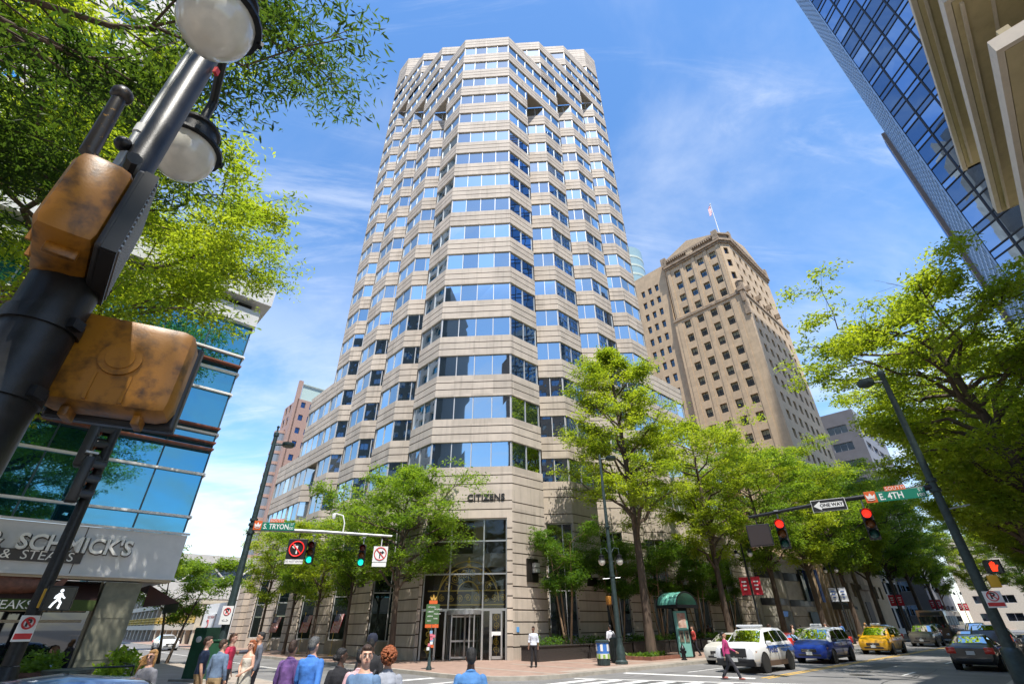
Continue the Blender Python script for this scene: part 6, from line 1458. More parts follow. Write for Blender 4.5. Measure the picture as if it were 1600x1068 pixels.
    for sy in (1, -1):
        w1_ = st[1][4]; g = MB(); g.add([(st[1][0] + .035, sy * w1_ * .55, zl - .20), (st[1][0] - .02, sy * w1_ * .965, zl - .17), (st[2][0] + .05, sy * (st[2][4] * .99 + .008), zl - .02), (st[1][0] - .01, sy * (w1_ * .95), zl + .0), (st[1][0] + .045, sy * w1_ * .55, zl - .06)], [(0, 1, 2, 3, 4)]); hl = g.build('headlight', M['headlamp'], t)
        g = MB(); g.add([(st[1][0] - .015, sy * (w1_ * .965 + .004), zl - .165), (st[2][0] + .05, sy * (st[2][4] * .99 + .012), zl - .02), (st[2][0] + .2, sy * (w1_ * 1.0 + .012), zl - .15)], [(0, 1, 2)]); g.build('indicator', M['amber'], hl)
        rx, rw, rz = st[-2][0], st[-2][4], st[-2][2]; g = MB()
        g.box((rx - .05, sy * rw * .82, rz - .14 if kind in ('sedan',) else rz + .02), (.20, rw * .42, .26 if kind == 'sedan' else .34), bev=.03); g.build('taillight', M['tail'], t, smooth=40)
        i = ic; mp_ = P(ic, 0, sy, .1).lerp(P(if_, 0, sy, .1), .42); g = MB(); g.box((mp_.x, mp_.y + sy * .13, mp_.z + .05), (.10, .22, .15), bev=.035); g.box((mp_.x, mp_.y + sy * .03, mp_.z), (.05, .12, .04)); g.build('mirror', col if taxi != 'blue' else M['plastic'], t, smooth=40)
        for xx in (.05 if kind != 'pickup' else .1, -1.0):
            if kind == 'pickup' and xx < -.9: continue
            g = MB(); zz_ = st[if_][2] - .12; g.box((xx, sy * (Wh * .985 + .01), zz_), (.17, .03, .035), bev=.01); g.build('door_handle', M['chrome'] if kind != 'suv' else M['plastic'], t)
        g = MB()
        for xx in (ic_x for ic_x in (st[ic][0] - .35, -.18, -1.22)): g.box((xx, sy * (Wh * .992), (st[if_][1] + st[if_][2]) / 2 + .05), (.012, .012, st[if_][2] - st[if_][1] - .22))
        g.box((0, sy * (Wh * .965), st[if_][1] + .07), (2 * wb - 2.4 * wr, .03, .08)); g.build('door_seam', M['plastic'], t)
    g = MB(); g.box((st[0][0] + .005, 0, (st[0][1] + st[0][2]) / 2 + .10), (.04, st[0][4] * 1.15, .16), bev=.015); 
    gr = g.build('grille', M['plastic'], t)
    g = MB()
    for k in range(3): g.box((st[0][0] + .03, 0, (st[0][1] + st[0][2]) / 2 + .05 + k * .05), (.012, st[0][4] * 1.05, .012))
    g.ell((st[0][0] + .035, 0, (st[0][1] + st[0][2]) / 2 + .10), (.012, .07, .05), 8); g.build('grille_bar', M['chrome'], gr)
    g = MB(); g.box((st[0][0] + .0, 0, st[0][1] + .02), (.06, st[0][4] * 1.7, .10), bev=.02); g.build('front_bumper', M['plastic'], t); g = MB(); g.box((st[-1][0] - .0, 0, st[-1][1] + .04), (.07, st[-1][4] * 1.7, .12), bev=.02); g.build('rear_bumper', M['plastic'], t)
    for fr_ in (1, -1):
        s_ = st[0] if fr_ > 0 else st[-1]; z = s_[1] + .10 if fr_ > 0 else (s_[1] + s_[2]) / 2 + (.1 if kind == 'sedan' else 0); g = MB(); g.box((s_[0] + fr_ * .04, 0, z), (.014, .31, .155)); g.build('licence_plate', M['plate'], t)
    if taxi:
        z = st[if_ + 1][3]; g = MB(); g.box((.25, 0, z + .09), (.22, .62, .17), bev=.05); sg_ = g.build('roof_sign', M['swhite'], t, smooth=40); text('TAXI' if taxi == 'yellow' else 'CITY CAB', .10, M['sblack'], sg_, (.365, 0, z + .09), frame3((0, 1, 0)), ext=.002)
    return t
C_ = {'white': paint('paint_white', (.72, .73, .74)), 'blue': paint('paint_blue', (.012, .045, .30), .2), 'yellow': paint('paint_yellow', (.70, .36, .012)), 'taupe': paint('paint_taupe', (.20, .175, .145), .5), 'black': paint('paint_black', (.008, .008, .009)), 'red': paint('paint_red', (.22, .012, .014)), 'navy': paint('paint_navy', (.02, .05, .13), .3), 'cream': paint('paint_pearl', (.62, .60, .54)), 'sky': paint('paint_pale_blue', (.32, .42, .52), .4), 'steel': paint('paint_steel_blue', (.10, .19, .36), .5), 'brown': paint('paint_brown', (.16, .10, .07), .2), 'grey': paint('paint_grey', (.12, .12, .13), .4)}
HIN = PHI + math.pi       # towards the junction
pc = car('police_car', 'suv', 'white police utility vehicle with blue POLICE stripe stopped at the junction', 'police car', Wz(8.9, -13.0), HIN, C_['white'], rim='rimdark')
Wh = .99
for sy in (1, -1):
    g = MB(); 
    for k, (z, x0, x1) in enumerate(((1.035, -2.2, .9), (.985, -2.2, 1.05), (.80, -2.25, -.75), (.85, -2.25, -.6), (.90, -2.25, -.6))): g.box(((x0 + x1) / 2, sy * (Wh * .995 + .004), z), (x1 - x0, .008, .035))
    sg_ = g.build('stripe', mat('police_blue', (.03, .12, .42), .4), pc); text('POLICE', .25, mat('police_letter', (.02, .05, .25), .4), sg_, (.30, sy * (Wh + .008), .86), frame3((-1 if sy > 0 else 1, 0, 0)), ext=.003, bold=.01, space=1.1)
g = MB(); g.box((.15, 0, 1.86), (.30, 1.25, .10), bev=.03); g.box((.15, 0, 1.80), (.15, 1.0, .05)); g.build('light_bar', mat('lightbar', (.62, .64, .66), .2), pc)
g = MB(); g.box((2.40, 0, .42), (.22, 1.78, .30), bev=.04); g.box((2.47, 0, .80), (.12, 1.2, .34), bev=.03); g.build('black_bumper', M['plastic'], pc)
for sy in (1, -1): g = MB(); g.box((0, sy * .985, .36), (2.1, .06, .2)); g.build('sill', mat('brown_sill', (.10, .065, .045), .5), pc)
car('taxi_van', 'van', 'blue taxi van with a white roof and roof sign behind the police car', 'taxi', Wz(17.3, -13.4), HIN, C_['blue'], roofcol=C_['white'], taxi='blue')
car('taxi_van', 'van', 'yellow taxi van with a roof sign in the middle of the queue', 'taxi', Wz(29.6, -13.5), HIN, C_['yellow'], taxi='yellow')
car('parked_car', 'suv', 'taupe utility car with a wide grille behind the yellow taxi', 'car', Wz(46.5, -13.2), HIN, C_['taupe'])
car('parked_car', 'hatch', 'small pearl white car parked at the kerb beside the teal kiosk', 'car', Wz(12.6, -9.95), HIN, C_['cream'])
car('parked_car', 'van', 'dark van parked behind the blue taxi', 'car', Wz(24.0, -10.6), HIN, C_['grey'])
car('parked_car', 'sedan', 'dark red car at the kerb between the police car and the blue taxi', 'car', Wz(19.0, -10.3), HIN, C_['red'])
car('parked_car', 'suv', 'metallic blue utility car at the kerb by the yellow taxi', 'car', Wz(43.0, -10.3), HIN, C_['steel'])
car('parked_car', 'sedan', 'black sedan driving away with bright tail lamps at the right edge', 'car', Wz(16.6, -20.6), PHI, C_['black'])
car('parked_car', 'sedan', 'dark red sedan farther up the right lane', 'car', Wz(34.5, -18.2), PHI, C_['red'])
car('parked_car', 'suv', 'black utility car ahead of the black sedan', 'car', Wz(25.5, -20.5), PHI, C_['black'])
car('pickup_truck', 'pickup', 'pale blue pickup truck facing the junction far up the street', 'pickup truck', Wz(58, -15.8), HIN, C_['sky'])
car('parked_car', 'sedan', 'navy car at the kerb in front of the tan skyscraper', 'car', Wz(60, -10.3), HIN, C_['navy'])
car('parked_car', 'sedan', 'small white car far down the left street', 'car', Wz(-6, 44), R(-47), C_['white'], group='cars on the left streets')
car('near_car', 'hatch', 'steel blue car whose roof shows at the bottom left edge', 'car', (-4.75, 6.75, 0), PHI + R(2), C_['steel'], group='cars on the left streets')
bs_ = thing('bus', 'brown and glass bus waiting beyond the taupe car', 'bus', Wz(61, -12.6), HIN)
g = MB(); g.box((0, 0, 1.75), (10.5, 2.5, 2.7), bev=.12); g.build('body', C_['brown'], bs_, smooth=40)
g = MB(); g.box((5.26, 0, 1.95), (.05, 2.2, 1.1)); g.build('windscreen', M['carglass'], bs_); g = MB(); g.box((5.27, 0, 2.75), (.05, 1.8, .3)); g.build('destination_sign', M['sblack'], bs_)
for sy in (1, -1):
    for k in range(6): g = MB(); g.box((4.0 - k * 1.6, sy * 1.26, 2.1), (1.4, .03, .9)); g.build('side_window', M['carglass'], bs_)
    for x in (3.3, -3.2): g = MB(); g.lathe([(.2, -.1), (.48, -.1), (.48, .12), (.3, .13)], (x, sy * 1.16, .48), 20, Matrix.Rotation(R(-90 * sy), 3, 'X')); g.build('wheel', M['tyre'], bs_)
    g = MB(); g.ell((5.25, sy * .9, .8), (.06, .16, .12), 8); g.build('headlight', M['headlamp'], bs_)
# ---------------------------------------------------------------- people (local -y = forward, x = their left to right in view)
SK_ = {'light': mat('skin_light', (.58, .33, .235), .5, var=.05), 'tan': mat('skin_tan', (.42, .22, .14), .5, var=.05), 'brown': mat('skin_brown', (.16, .075, .045), .5, var=.06), 'dark': mat('skin_dark', (.07, .035, .023), .45, var=.06)}
HAIR = {'black': (.008, .007, .007), 'brown': (.045, .022, .012), 'grey': (.10, .10, .10), 'auburn': (.26, .07, .018), 'blond': (.42, .22, .075), 'lightbrown': (.14, .065, .03)}
HAIRM = {k: mat('hair_' + k, v, .5, var=.45, scale=60, bump=.6, bscale=120) for k, v in HAIR.items()}
_cl = {}
def cloth(c, kind='shirt'):
    k = (tuple(c), kind)
    if k not in _cl: _cl[k] = mat('cloth_' + kind, c, .85, var=.2, scale=6, bump=.8, bscale=10)
    return _cl[k]
def caps(m, a, b, ra, rb, n=10):
    a, b = Vector(a), Vector(b); m.tube([a, a.lerp(b, .33), a.lerp(b, .67), b], [ra, ra * .72 + rb * .28 + .004, ra * .34 + rb * .66 + .003, rb], n); m.ell(a, (ra,) * 3, 8); m.ell(b, (rb,) * 3, 8)
def rings(m, rs_, c=(0, 0), lean=None, n=18):
    vs = []; fs = []
    for z, rx, ry, *o in rs_:
        ox, oy = (o + [0, 0])[:2]
        for j in range(n): a = 2 * math.pi * j / n; vs.append((ox + rx * math.cos(a), oy + ry * math.sin(a), z))
    k = len(rs_)
    for i in range(k - 1):
        for j in range(n): a = i * n + j; b = i * n + (j + 1) % n; fs.append((a, b, b + n, a + n))
    fs.append(tuple(reversed(range(n)))); fs.append(tuple((k - 1) * n + j for j in range(n))); m.add(vs, fs)
def skin_it(o, vox, sm=6):
    r = o.modifiers.new('merge', 'REMESH'); r.mode = 'VOXEL'; r.voxel_size = vox; r.use_smooth_shade = True
    s_ = o.modifiers.new('soften', 'SMOOTH'); s_.iterations = sm; s_.factor = .5
    return o
def person(label, loc, rz, H=1.75, skin='light', hair='brown', style='short', top=(.3, .3, .3), sleeve='long', bottom=(.03, .03, .05), legs='trousers', shoes=(.02, .02, .02), female=False, pose=None, vox=.013, face=False, turn=0.0, group='people on the street', extra=None, cap=None, glasses=False):
    s_ = H / 1.75; t = thing('person', label, 'person', loc, rz, group); t.scale = (s_,) * 3
    J = {'sL': (-.178, .0, 1.378), 'sR': (.178, .0, 1.378), 'eL': (-.235, .02, 1.13), 'eR': (.235, .02, 1.13), 'wL': (-.245, -.05, .89), 'wR': (.245, -.05, .89), 'hL': (-.09, 0, .91), 'hR': (.09, 0, .91), 'kL': (-.095, -.015, .50), 'kR': (.095, -.015, .50), 'aL': (-.095, .03, .085), 'aR': (.095, .03, .085)}
    if female: J.update(sL=(-.152, 0, 1.372), sR=(.152, 0, 1.372), eL=(-.21, .02, 1.13), eR=(.21, .02, 1.13), wL=(-.22, -.05, .90), wR=(.22, -.05, .90))
    if pose: J.update(pose)
    J = {k: Vector(v) for k, v in J.items()}
    fem = female; tw = .92 if fem else 1.0
    pel = (J['hL'] + J['hR']) / 2; dz = pel.z - .91; sh = (J['sL'] + J['sR']) / 2; dsh = Vector((sh.x - 0, sh.y, sh.z - (1.372 if fem else 1.378)))
    def tor(inf, z0=.84, z1=1.50, hip=0):
        base = [(.84, .155, .105), (.93, .172 if fem else .162, .118), (1.04, .145, .105), (1.14, .128 if fem else .145, .098), (1.25, .150 if fem else .165, .118 if fem else .112), (1.34, .165 if fem else .185, .112), (1.40, .140 if fem else .158, .090), (1.452, .088, .068), (1.50, .058, .056)]
        o = []
        for z, rx, ry in base:
            if z < z0 - .001 or z > z1 + .001: continue
            f_ = (z - .91) / .5; f_ = min(max(f_, 0), 1.2); o.append((z + dz * (1 - f_) + dsh.z * f_, rx * tw + inf, ry + inf, pel.x * (1 - f_) + dsh.x * f_, pel.y * (1 - f_) + dsh.y * f_))
        return o
    b = MB(); rings(b, tor(0))
    hc = Vector((dsh.x * 1.1, dsh.y * 1.15, dsh.z)); hr = Matrix.Rotation(turn, 3, 'Z')
    def hd(p): return hr @ Vector(p) + hc
    caps(b, hd((0, .012, 1.44)), hd((0, -.004, 1.57)), .056 * tw, .052 * tw); b.ell(hd((0, .002, 1.645)), (.074, .093, .108), 12, hr); b.ell(hd((0, -.038, 1.585)), (.056, .058, .072), 10, hr); b.ell(hd((0, -.052, 1.548)), (.034, .036, .03), 8, hr)
    b.tube([hd((0, -.092, 1.655)), hd((0, -.112, 1.617)), hd((0, -.100, 1.603))], [.011, .017, .014], 7); b.ell(hd((0, -.080, 1.672)), (.055, .022, .014), 8, hr)
    for q in (-1, 1): b.ell(hd((q * .076, .008, 1.625)), (.010, .020, .032), 8, hr)
    for q in 'LR':
        sg_ = -1 if q == 'L' else 1; S, E, W_ = J['s' + q], J['e' + q], J['w' + q]; caps(b, S, E, .050 * tw, .040 * tw); caps(b, E, W_, .040 * tw, .027 * tw)
        d = (W_ - E).normalized(); sd_ = d.cross(Vector((0, 1, 0)) if abs(d.y) < .7 else Vector((1, 0, 0))).normalized(); nn_ = d.cross(sd_); pm_ = W_ + d * .055
        b.ell(W_ + d * .05, (.037, .018, .055), 8, Matrix((sd_, nn_, d)).transposed())
        for k, (o_, l_) in enumerate(((-.027, .068), (-.009, .082), (.009, .078), (.026, .060))): p0 = W_ + d * .09 + sd_ * o_; p1 = p0 + d * l_ * .5 + nn_ * .004; b.tube([p0, p1, p1 + d * l_ * .45 + nn_ * .016 * sg_], [.0095, .009, .0075], 6)
        b.tube([W_ + d * .025 - sd_ * .028, W_ + d * .06 - sd_ * .05, W_ + d * .09 - sd_ * .052], [.012, .011, .009], 6)
        hp, kn, an = J['h' + q], J['k' + q], J['a' + q]; caps(b, hp, kn, .082 * tw, .054); caps(b, kn, kn.lerp(an, .35), .052, .053); caps(b, kn.lerp(an, .35), an, .053, .036); b.ell(an + Vector((0, -.07, -.045)), (.042, .12, .035), 8)
    skin_it(b.build('body', SK_[skin], t), vox * .85, 4)
    # shirt
    cm = cloth(top); c = MB(); rings(c, tor(.016, .93 if legs != 'dress' else .93, 1.455 if sleeve != 'none' else 1.34)); 
    for q in 'LR':
        S, E, W_ = J['s' + q], J['e' + q], J['w' + q]
        if sleeve == 'long': caps(c, S, E, .064 * tw, .052 * tw); caps(c, E, E.lerp(W_, .95), .052 * tw, .040 * tw)
        elif sleeve == 'rolled': caps(c, S, E, .064 * tw, .052 * tw); caps(c, E, E.lerp(W_, .3), .053 * tw, .048 * tw)
        elif sleeve == 'short': caps(c, S, S.lerp(E, .72), .066 * tw, .060 * tw)
        else: caps(c, S + Vector((.03 if q == 'L' else -.03, 0, .02)), S + Vector((.06 if q == 'L' else -.06, 0, -.1)), .03, .04)
    if sleeve in ('long', 'rolled'): c.tube([hd((.060 * math.cos(R(a)), .01 + .060 * math.sin(R(a)), 1.462 - .02 * math.sin(R(-a)))) for a in range(0, 361, 30)], .020, 6)
    skin_it(c.build('top', cm, t), vox, 5)
    bm_ = cloth(bottom, 'bottom'); c = MB()
    if legs == 'dress':
        rings(c, [(z + dz * 0, rx, ry, pel.x * .5, pel.y * .5) for z, rx, ry in ((.50, .25, .20), (.62, .235, .185), (.80, .205, .155), (.93, .185, .13), (1.05, .158, .118), (1.12, .145, .112))]); skin_it(c.build('skirt', bm_, t), vox, 4)
    else:
        rings(c, [(z, rx, ry, ox, oy) for z, rx, ry, ox, oy in tor(.012, .84, 1.05)][:3])
        for q in 'LR':
            hp, kn, an = J['h' + q], J['k' + q], J['a' + q]; caps(c, hp, kn, .094 * tw, .068)
            if legs == 'trousers': caps(c, kn, an + Vector((0, .0, .0)), .068, .058)
            else: caps(c, kn, kn + (an - kn) * .06, .074, .074)
        skin_it(c.build('trousers' if legs == 'trousers' else 'shorts', bm_, t), vox, 4)
    c = MB()
    for q in 'LR': an = J['a' + q]; c.ell(an + Vector((0, -.065, -.045)), (.050, .140, .042), 10); c.ell(an + Vector((0, .02, -.035)), (.048, .06, .052), 8)
    skin_it(c.build('shoes', cloth(shoes, 'shoe'), t), .012, 2)
    # hair
    h = MB(); hm = HAIRM[hair]; rh = random.Random(int(H * 1000) + len(label))
    if style != 'bald':
        h.ell(hd((0, .022, 1.680)), (.081, .094, .092), 12, hr); h.ell(hd((0, .055, 1.635)), (.072, .066, .085), 10, hr)
        if style == 'short': h.ell(hd((0, -.045, 1.725)), (.058, .05, .035), 8, hr)
        if style == 'long':
            for k in range(9): a = R(10 + 20 * k); x_ = .082 * math.cos(a); y_ = .035 + .07 * math.sin(a); h.tube([hd((x_, y_, 1.70)), hd((x_ * 1.15, y_ * 1.1, 1.55)), hd((x_ * 1.05 + rh.uniform(-.02, .02), y_ * 1.15, 1.40))], [.035, .036, .018], 7)
            h.ell(hd((0, -.03, 1.725)), (.07, .06, .04), 8, hr)
        if style == 'bun': h.ell(hd((0, .115, 1.61)), (.045, .05, .05), 8, hr); h.ell(hd((0, -.02, 1.72)), (.07, .07, .04), 8, hr)
        if style == 'curly':
            for k in range(190):
                d = Vector((rh.gauss(0, 1), rh.gauss(.45, 1), rh.gauss(.25, 1))).normalized(); h.ell(hd((d.x * .105, .035 + d.y * .11, 1.655 + d.z * .115)), (.019, .019, .018), 5)
        if style == 'pony': h.tube([hd((0, .09, 1.69)), hd((.02, .16, 1.62)), hd((.03, .15, 1.48))], [.035, .03, .012], 8); h.ell(hd((0, -.03, 1.722)), (.066, .055, .035), 8, hr)
        if style == 'wind':
            for k in range(10): z_ = 1.70 - .02 * k; h.tube([hd((-.05, .05, z_)), hd((-.13 - .01 * k, .08, z_ - .03)), hd((-.24 - rh.uniform(0, .08), .08, z_ - .09 - .01 * k))], [.035, .026, .008], 6)
            h.ell(hd((0, -.02, 1.722)), (.07, .07, .04), 8, hr); h.tube([hd((.07, .0, 1.68)), hd((.085, .0, 1.55)), hd((.08, .01, 1.44))], [.03, .03, .012], 7)
        ho = h.build('hair', hm, t, smooth=60)
        if style != 'curly': skin_it(ho, .010, 2)
    if cap: 
        c = MB(); c.lathe([(.098, 1.665), (.101, 1.70), (.092, 1.755), (.055, 1.795), (.0, 1.803)], hd((0, .008, 0)), 20, hr); c.add([hd(p) for p in ((-.085, -.055, 1.672), (.085, -.055, 1.672), (.07, -.17, 1.655), (-.07, -.17, 1.655), (0, -.19, 1.655))], [(0, 1, 2, 4, 3)]); c.build('cap', cloth(cap, 'cap'), t, smooth=50)
    if face:
        e = MB()
        for q in (-1, 1): e.mat(0).ell(hd((q * .030, -.083, 1.645)), (.014, .010, .008), 8, hr); e.mat(1).ell(hd((q * .030, -.0905, 1.645)), (.006, .004, .007), 8, hr); e.mat(2).tube([hd((q * .012, -.100, 1.667)), hd((q * .03, -.100, 1.673)), hd((q * .05, -.088, 1.667))], [.004, .005, .003], 5)
        if glasses:
            for q in (-1, 1): e.mat(1).ell(hd((q * .033, -.098, 1.643)), (.028, .008, .020), 8, hr)
            e.mat(1).tube([hd((-.08, -.02, 1.65)), hd((-.05, -.096, 1.65)), hd((.05, -.096, 1.65)), hd((.08, -.02, 1.65))], .004, 5)
        e.build('eyes', [mat('eye_white', (.6, .6, .58), .3), M['sblack'], hm], t)
        e = MB(); e.ell(hd((0, -.098, 1.578)), (.024, .008, .006), 8, hr); e.build('lips', mat('lips', (.33, .12, .10), .5), t)
    if extra: extra(t, J, hd)
    return t
def held(mesh_fn, name, m_): 
    def f(t, J, hd): b = MB(); mesh_fn(b, J, hd); b.build(name, m_, t, smooth=40)
    return f
def bag(t, J, hd):
    b = MB(); b.box((.27, .06, .92), (.14, .34, .26), bev=.05); b.tube([(.2, .10, 1.0), (.20, .13, 1.42), (.17, -.02, 1.48), (.22, -.1, 1.05)], .014, 6); b.build('shoulder_bag', cloth((.03, .03, .035), 'bag'), t, smooth=40)
def backpack(t, J, hd):
    b = MB(); b.box((-.12, .17, 1.12), (.26, .16, .36), bev=.06); b.tube([(-.2, .12, 1.25), (-.05, .1, 1.45), (.12, .05, 1.44)], .02, 6); b.build('shoulder_bag', cloth((.02, .022, .03), 'bag'), t, smooth=40)
def phone(t, J, hd):
    b = MB(); p = (J['wL'] + J['wR']) / 2; b.box((p.x, p.y - .10, p.z + .05), (.075, .02, .14), bev=.006, M=Matrix.Rotation(R(-40), 3, 'X')); b.build('phone', M['sblack'], t)
WALK = dict(kL=(-.095, -.10, .52), aL=(-.095, -.12, .10), kR=(.095, .03, .50), aR=(.095, .24, .13), eL=(-.225, .07, 1.14), wL=(-.235, .13, .91), eR=(.225, -.02, 1.13), wR=(.23, -.16, .93))
BACK = R(180 - 28)   # walking across the near crosswalk, away from the camera
PH = dict(eL=(-.22, -.02, 1.14), eR=(.22, -.02, 1.14), wL=(-.06, -.24, 1.13), wR=(.06, -.24, 1.13))
GP = 'people crossing the near street'
person('older man in a bright blue shirt seen from behind, grey hair', (-3.62, 10.04, 0), R(168), 1.80, 'light', 'grey', 'short', (.055, .19, .56), 'long', (.015, .015, .02), vox=.010, group=GP, pose=WALK)
person('man in a purple shirt walking beside the bright blue shirt', (-4.22, 10.6, 0), R(160), 1.74, 'tan', 'brown', 'short', (.20, .10, .30), 'long', (.02, .02, .03), vox=.010, group=GP, turn=R(25))
person('man in a blue polo shirt facing the camera in the front middle', (-1.94, 7.35, 0), R(-16), 1.74, 'light', 'brown', 'short', (.11, .19, .32), 'short', (.12, .10, .07), vox=.009, group=GP, pose=dict(WALK), face=True, turn=R(38))
person('woman with curly auburn hair and a grey sweater seen from behind', (-1.78, 7.95, 0), R(190), 1.70, 'light', 'auburn', 'curly', (.30, .32, .37), 'long', (.04, .04, .06), female=True, vox=.010, group=GP, extra=bag, pose=dict(sL=(-.165, 0, 1.372), sR=(.165, 0, 1.372)))
person('tall man in a black jacket wearing a navy baseball cap', (-2.80, 10.9, 0), R(185), 1.80, 'brown', 'black', 'short', (.015, .015, .018), 'long', (.02, .02, .025), vox=.012, group=GP, cap=(.008, .012, .03))
person('woman in a black jacket with black tied hair, face turned left', (-3.02, 9.8, 0), R(200), 1.63, 'dark', 'black', 'bun', (.012, .012, .016), 'long', (.02, .02, .025), female=True, vox=.010, group=GP, turn=R(-75))
person('person in a pale pink top behind the man in the polo shirt', (-2.38, 8.75, 0), R(175), 1.66, 'tan', 'black', 'short', (.58, .36, .38), 'long', (.03, .03, .05), vox=.011, group=GP)
person('young man in a denim blue shirt seen from behind, alone in the middle', (-.62, 8.01, 0), R(172), 1.68, 'brown', 'black', 'short', (.07, .20, .45), 'long', (.03, .03, .05), vox=.010, group=GP, turn=R(18))
person('blond woman in sunglasses reading her phone in a grey cardigan', (-6.95, 10.75, 0), R(0), 1.60, 'light', 'blond', 'wind', (.16, .16, .18), 'long', (.05, .05, .07), female=True, vox=.010, pose=PH, face=True, glasses=True, extra=phone, group='people at the left corner')
GC = 'people at the left corner'
person('young man in a navy T-shirt and khaki shorts', (-8.25, 14.9, 0), R(120), 1.76, 'light', 'brown', 'short', (.015, .03, .075), 'short', (.34, .23, .12), 'shorts', vox=.012, group=GC, pose=dict(kL=(-.10, -.1, .52), aL=(-.1, -.05, .1)))
person('man in a bright pink red polo shirt behind the navy T-shirt', (-8.15, 16.0, 0), R(95), 1.82, 'light', 'lightbrown', 'short', (.56, .035, .085), 'short', (.05, .05, .06), vox=.012, group=GC)
person('man in a grey blue shirt and khaki trousers seen from behind', (-7.45, 14.2, 0), R(170), 1.70, 'light', 'brown', 'short', (.13, .19, .29), 'long', (.36, .25, .13), vox=.012, group=GC, turn=R(-20))
person('red haired woman in a white top and pale skirt facing the camera', (-7.05, 14.9, 0), R(-20), 1.67, 'light', 'auburn', 'long', (.62, .58, .50), 'none', (.36, .34, .29), 'dress', female=True, vox=.012, pose=dict(PH, wL=(-.02, -.2, 1.02), wR=(.12, -.22, 1.02)), face=True, glasses=True, group=GC)
person('dark bearded man in a grey jacket reaching out his arm', (-7.45, 16.2, 0), R(-50), 1.84, 'tan', 'black', 'short', (.10, .11, .14), 'long', (.03, .03, .04), vox=.013, group=GC, pose=dict(eL=(-.38, -.15, 1.30), wL=(-.55, -.32, 1.28)), face=True)
SIT = dict(hL=(-.09, .05, .50), hR=(.09, .05, .50), kL=(-.11, -.38, .50), kR=(.11, -.38, .50), aL=(-.11, -.36, .09), aR=(.11, -.36, .09), sL=(-.185, .0, 1.0), sR=(.185, .0, 1.0), eL=(-.23, -.08, .76), eR=(.23, -.08, .76), wL=(-.15, -.32, .76), wR=(.15, -.32, .76))
def chair(loc, rz, lb):
    t = thing('terrace_chair', lb, 'chair', loc, rz, 'chairs on the restaurant terrace'); m = MB(); m.box((0, -.05, .40), (.44, .44, .03), bev=.01); m.build('seat', M['poleblack'], t); m = MB(); m.box((0, .18, .68), (.42, .03, .34), bev=.01); m.build('backrest', M['poleblack'], t)
    for x in (-.19, .19):
        for y in (-.24, .16): m = MB(); m.tube([(x, y, 0), (x, y, .40 if y < 0 else .86)], .014, 6); m.build('leg', M['poleblack'], t)
def diner(label, loc, rz, **k): chair(loc, rz, 'black metal chair under the ' + k.pop('short')); person(label, loc, rz, pose=SIT, group='diners on the terrace', **k)
diner('diner with light brown hair in a pale blue shirt, face lifted', (-13.3, 16.1, .15), R(-80), short='pale blue shirted diner', H=1.78, skin='light', hair='lightbrown', top=(.30, .46, .68), bottom=(.05, .05, .06), face=True, vox=.012)
diner('diner in a white shirt leaning at the table', (-14.4, 16.6, .15), R(-20), short='white shirted diner', H=1.7, skin='tan', hair='brown', top=(.62, .63, .62), bottom=(.05, .05, .06), vox=.013)
diner('diner in a straw hat and red top half hidden by the planter', (-14.75, 15.3, .15), R(80), short='diner in the straw hat', H=1.7, skin='light', hair='brown', top=(.35, .05, .04), bottom=(.05, .05, .06), vox=.013, cap=(.45, .33, .18))
STR = dict(kL=(-.10, -.22, .50), aL=(-.10, -.36, .11), kR=(.09, .06, .50), aR=(.09, .34, .12), eL=(-.24, .10, 1.12), wL=(-.26, .10, .86), eR=(.24, -.10, 1.13), wR=(.2, -.33, 1.02))
person('woman in a magenta cardigan and dark trousers striding before the police car', (*W(3.35, -14.2), 0), R(62), 1.66, 'tan', 'black', 'pony', (.34, .03, .13), 'long', (.035, .035, .045), female=True, vox=.012, pose=STR, face=True, group='pedestrians by the tower', shoes=(.35, .12, .10))
person('man in a white shirt standing on the corner pavement', (*W(1.15, -5.0), .155), R(-15), 1.76, 'brown', 'black', 'short', (.62, .66, .74), 'rolled', (.015, .015, .018), vox=.013, pose=dict(aL=(-.12, -.05, .09), aR=(.08, .1, .09)), face=True, group='pedestrians by the tower')
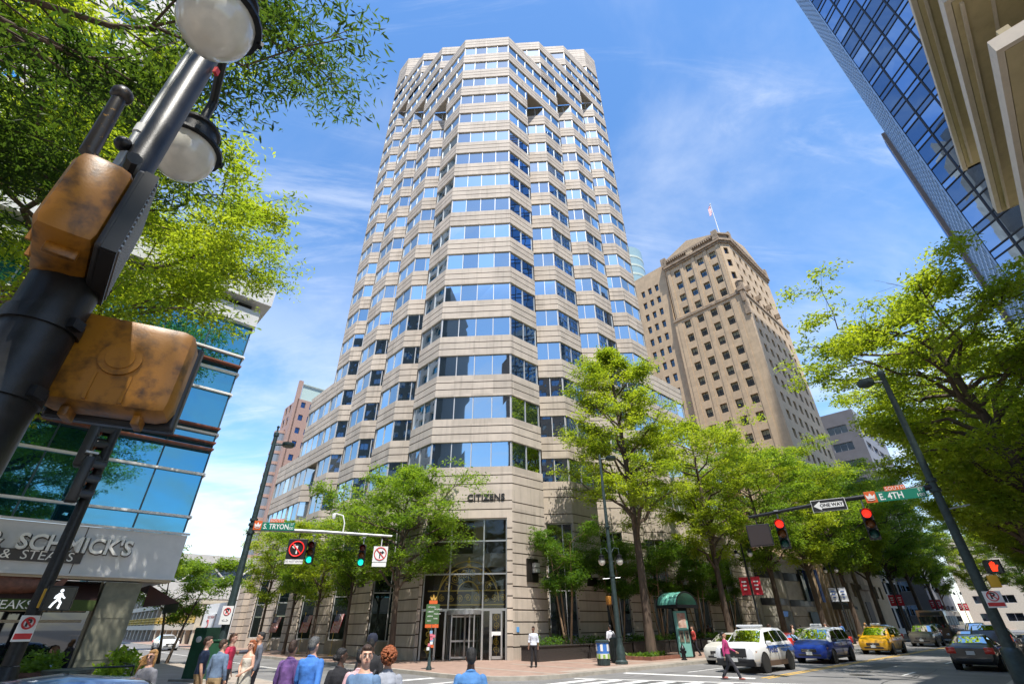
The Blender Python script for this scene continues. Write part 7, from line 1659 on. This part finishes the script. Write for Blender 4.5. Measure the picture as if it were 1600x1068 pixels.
person('man in a white shirt with a black shoulder bag by the lamp post', (*W(7.4, -5.2), .155), R(200), 1.80, 'tan', 'black', 'short', (.64, .65, .70), 'rolled', (.02, .02, .025), vox=.014, extra=backpack, group='pedestrians by the tower')
fr = random.Random(77)
FAR = [(14.5, -6.6, 'red', (.40, .05, .04), 'brown', 'woman in a red top walking behind the white parked car'), (24.2, -6.4, 'blue', (.08, .25, .55), 'black', 'person in a bright blue top beyond the police car roof'), (26.0, -6.9, 'pink', (.55, .32, .28), 'brown', 'person in a salmon top behind the police car'), (28.0, -6.2, 'white', (.6, .6, .62), 'black', 'man in a white shirt and dark tie walking beyond the police car'), (29.5, -7.4, 'tank', (.52, .42, .36), 'brown', 'woman in a beige top walking beside the blue taxi'), (33.0, -6.8, 'denim', (.20, .33, .50), 'black', 'tall man in a denim blue shirt beyond the blue taxi'), (38.5, -6.4, 'dk', (.06, .05, .06), 'black', 'man in a dark jacket in the walking crowd by the striped front'), (40, -6.9, 'wht', (.62, .62, .64), 'brown', 'woman in white in the walking crowd by the striped front'), (41.5, -6.2, 'wht2', (.58, .60, .66), 'grey', 'grey haired man in a pale shirt in the walking crowd'), (43.5, -7, 'blu', (.05, .15, .42), 'black', 'person in a royal blue shirt at the back of the crowd'), (52, -7, 'tan', (.5, .36, .2), 'blond', 'person in a tan top by the white banners'), (60, -7, 'pur', (.16, .06, .14), 'black', 'person in a plum top by the yellow taxi'), (44.5, -9.0, 'ltb', (.42, .52, .66), 'grey', 'man in a pale blue shirt leaning at the metallic blue car'), (82, -7.2, 'lb', (.2, .3, .5), 'black', 'person in a blue shirt standing far off before the bus')]
for a, b, nm, c, hh, lb in FAR:
    person(lb, (*W(a, b), .155), fr.uniform(0, 6.28), fr.uniform(1.64, 1.84), fr.choice(('light', 'tan', 'brown')), hh, 'short' if 'man in' in lb and 'woman' not in lb else 'long', c, fr.choice(('long', 'rolled', 'short')), fr.choice(((.02, .02, .03), (.03, .04, .08), (.2, .15, .1))), vox=.02, pose=WALK, group='people on the far pavement', female='woman' in lb)
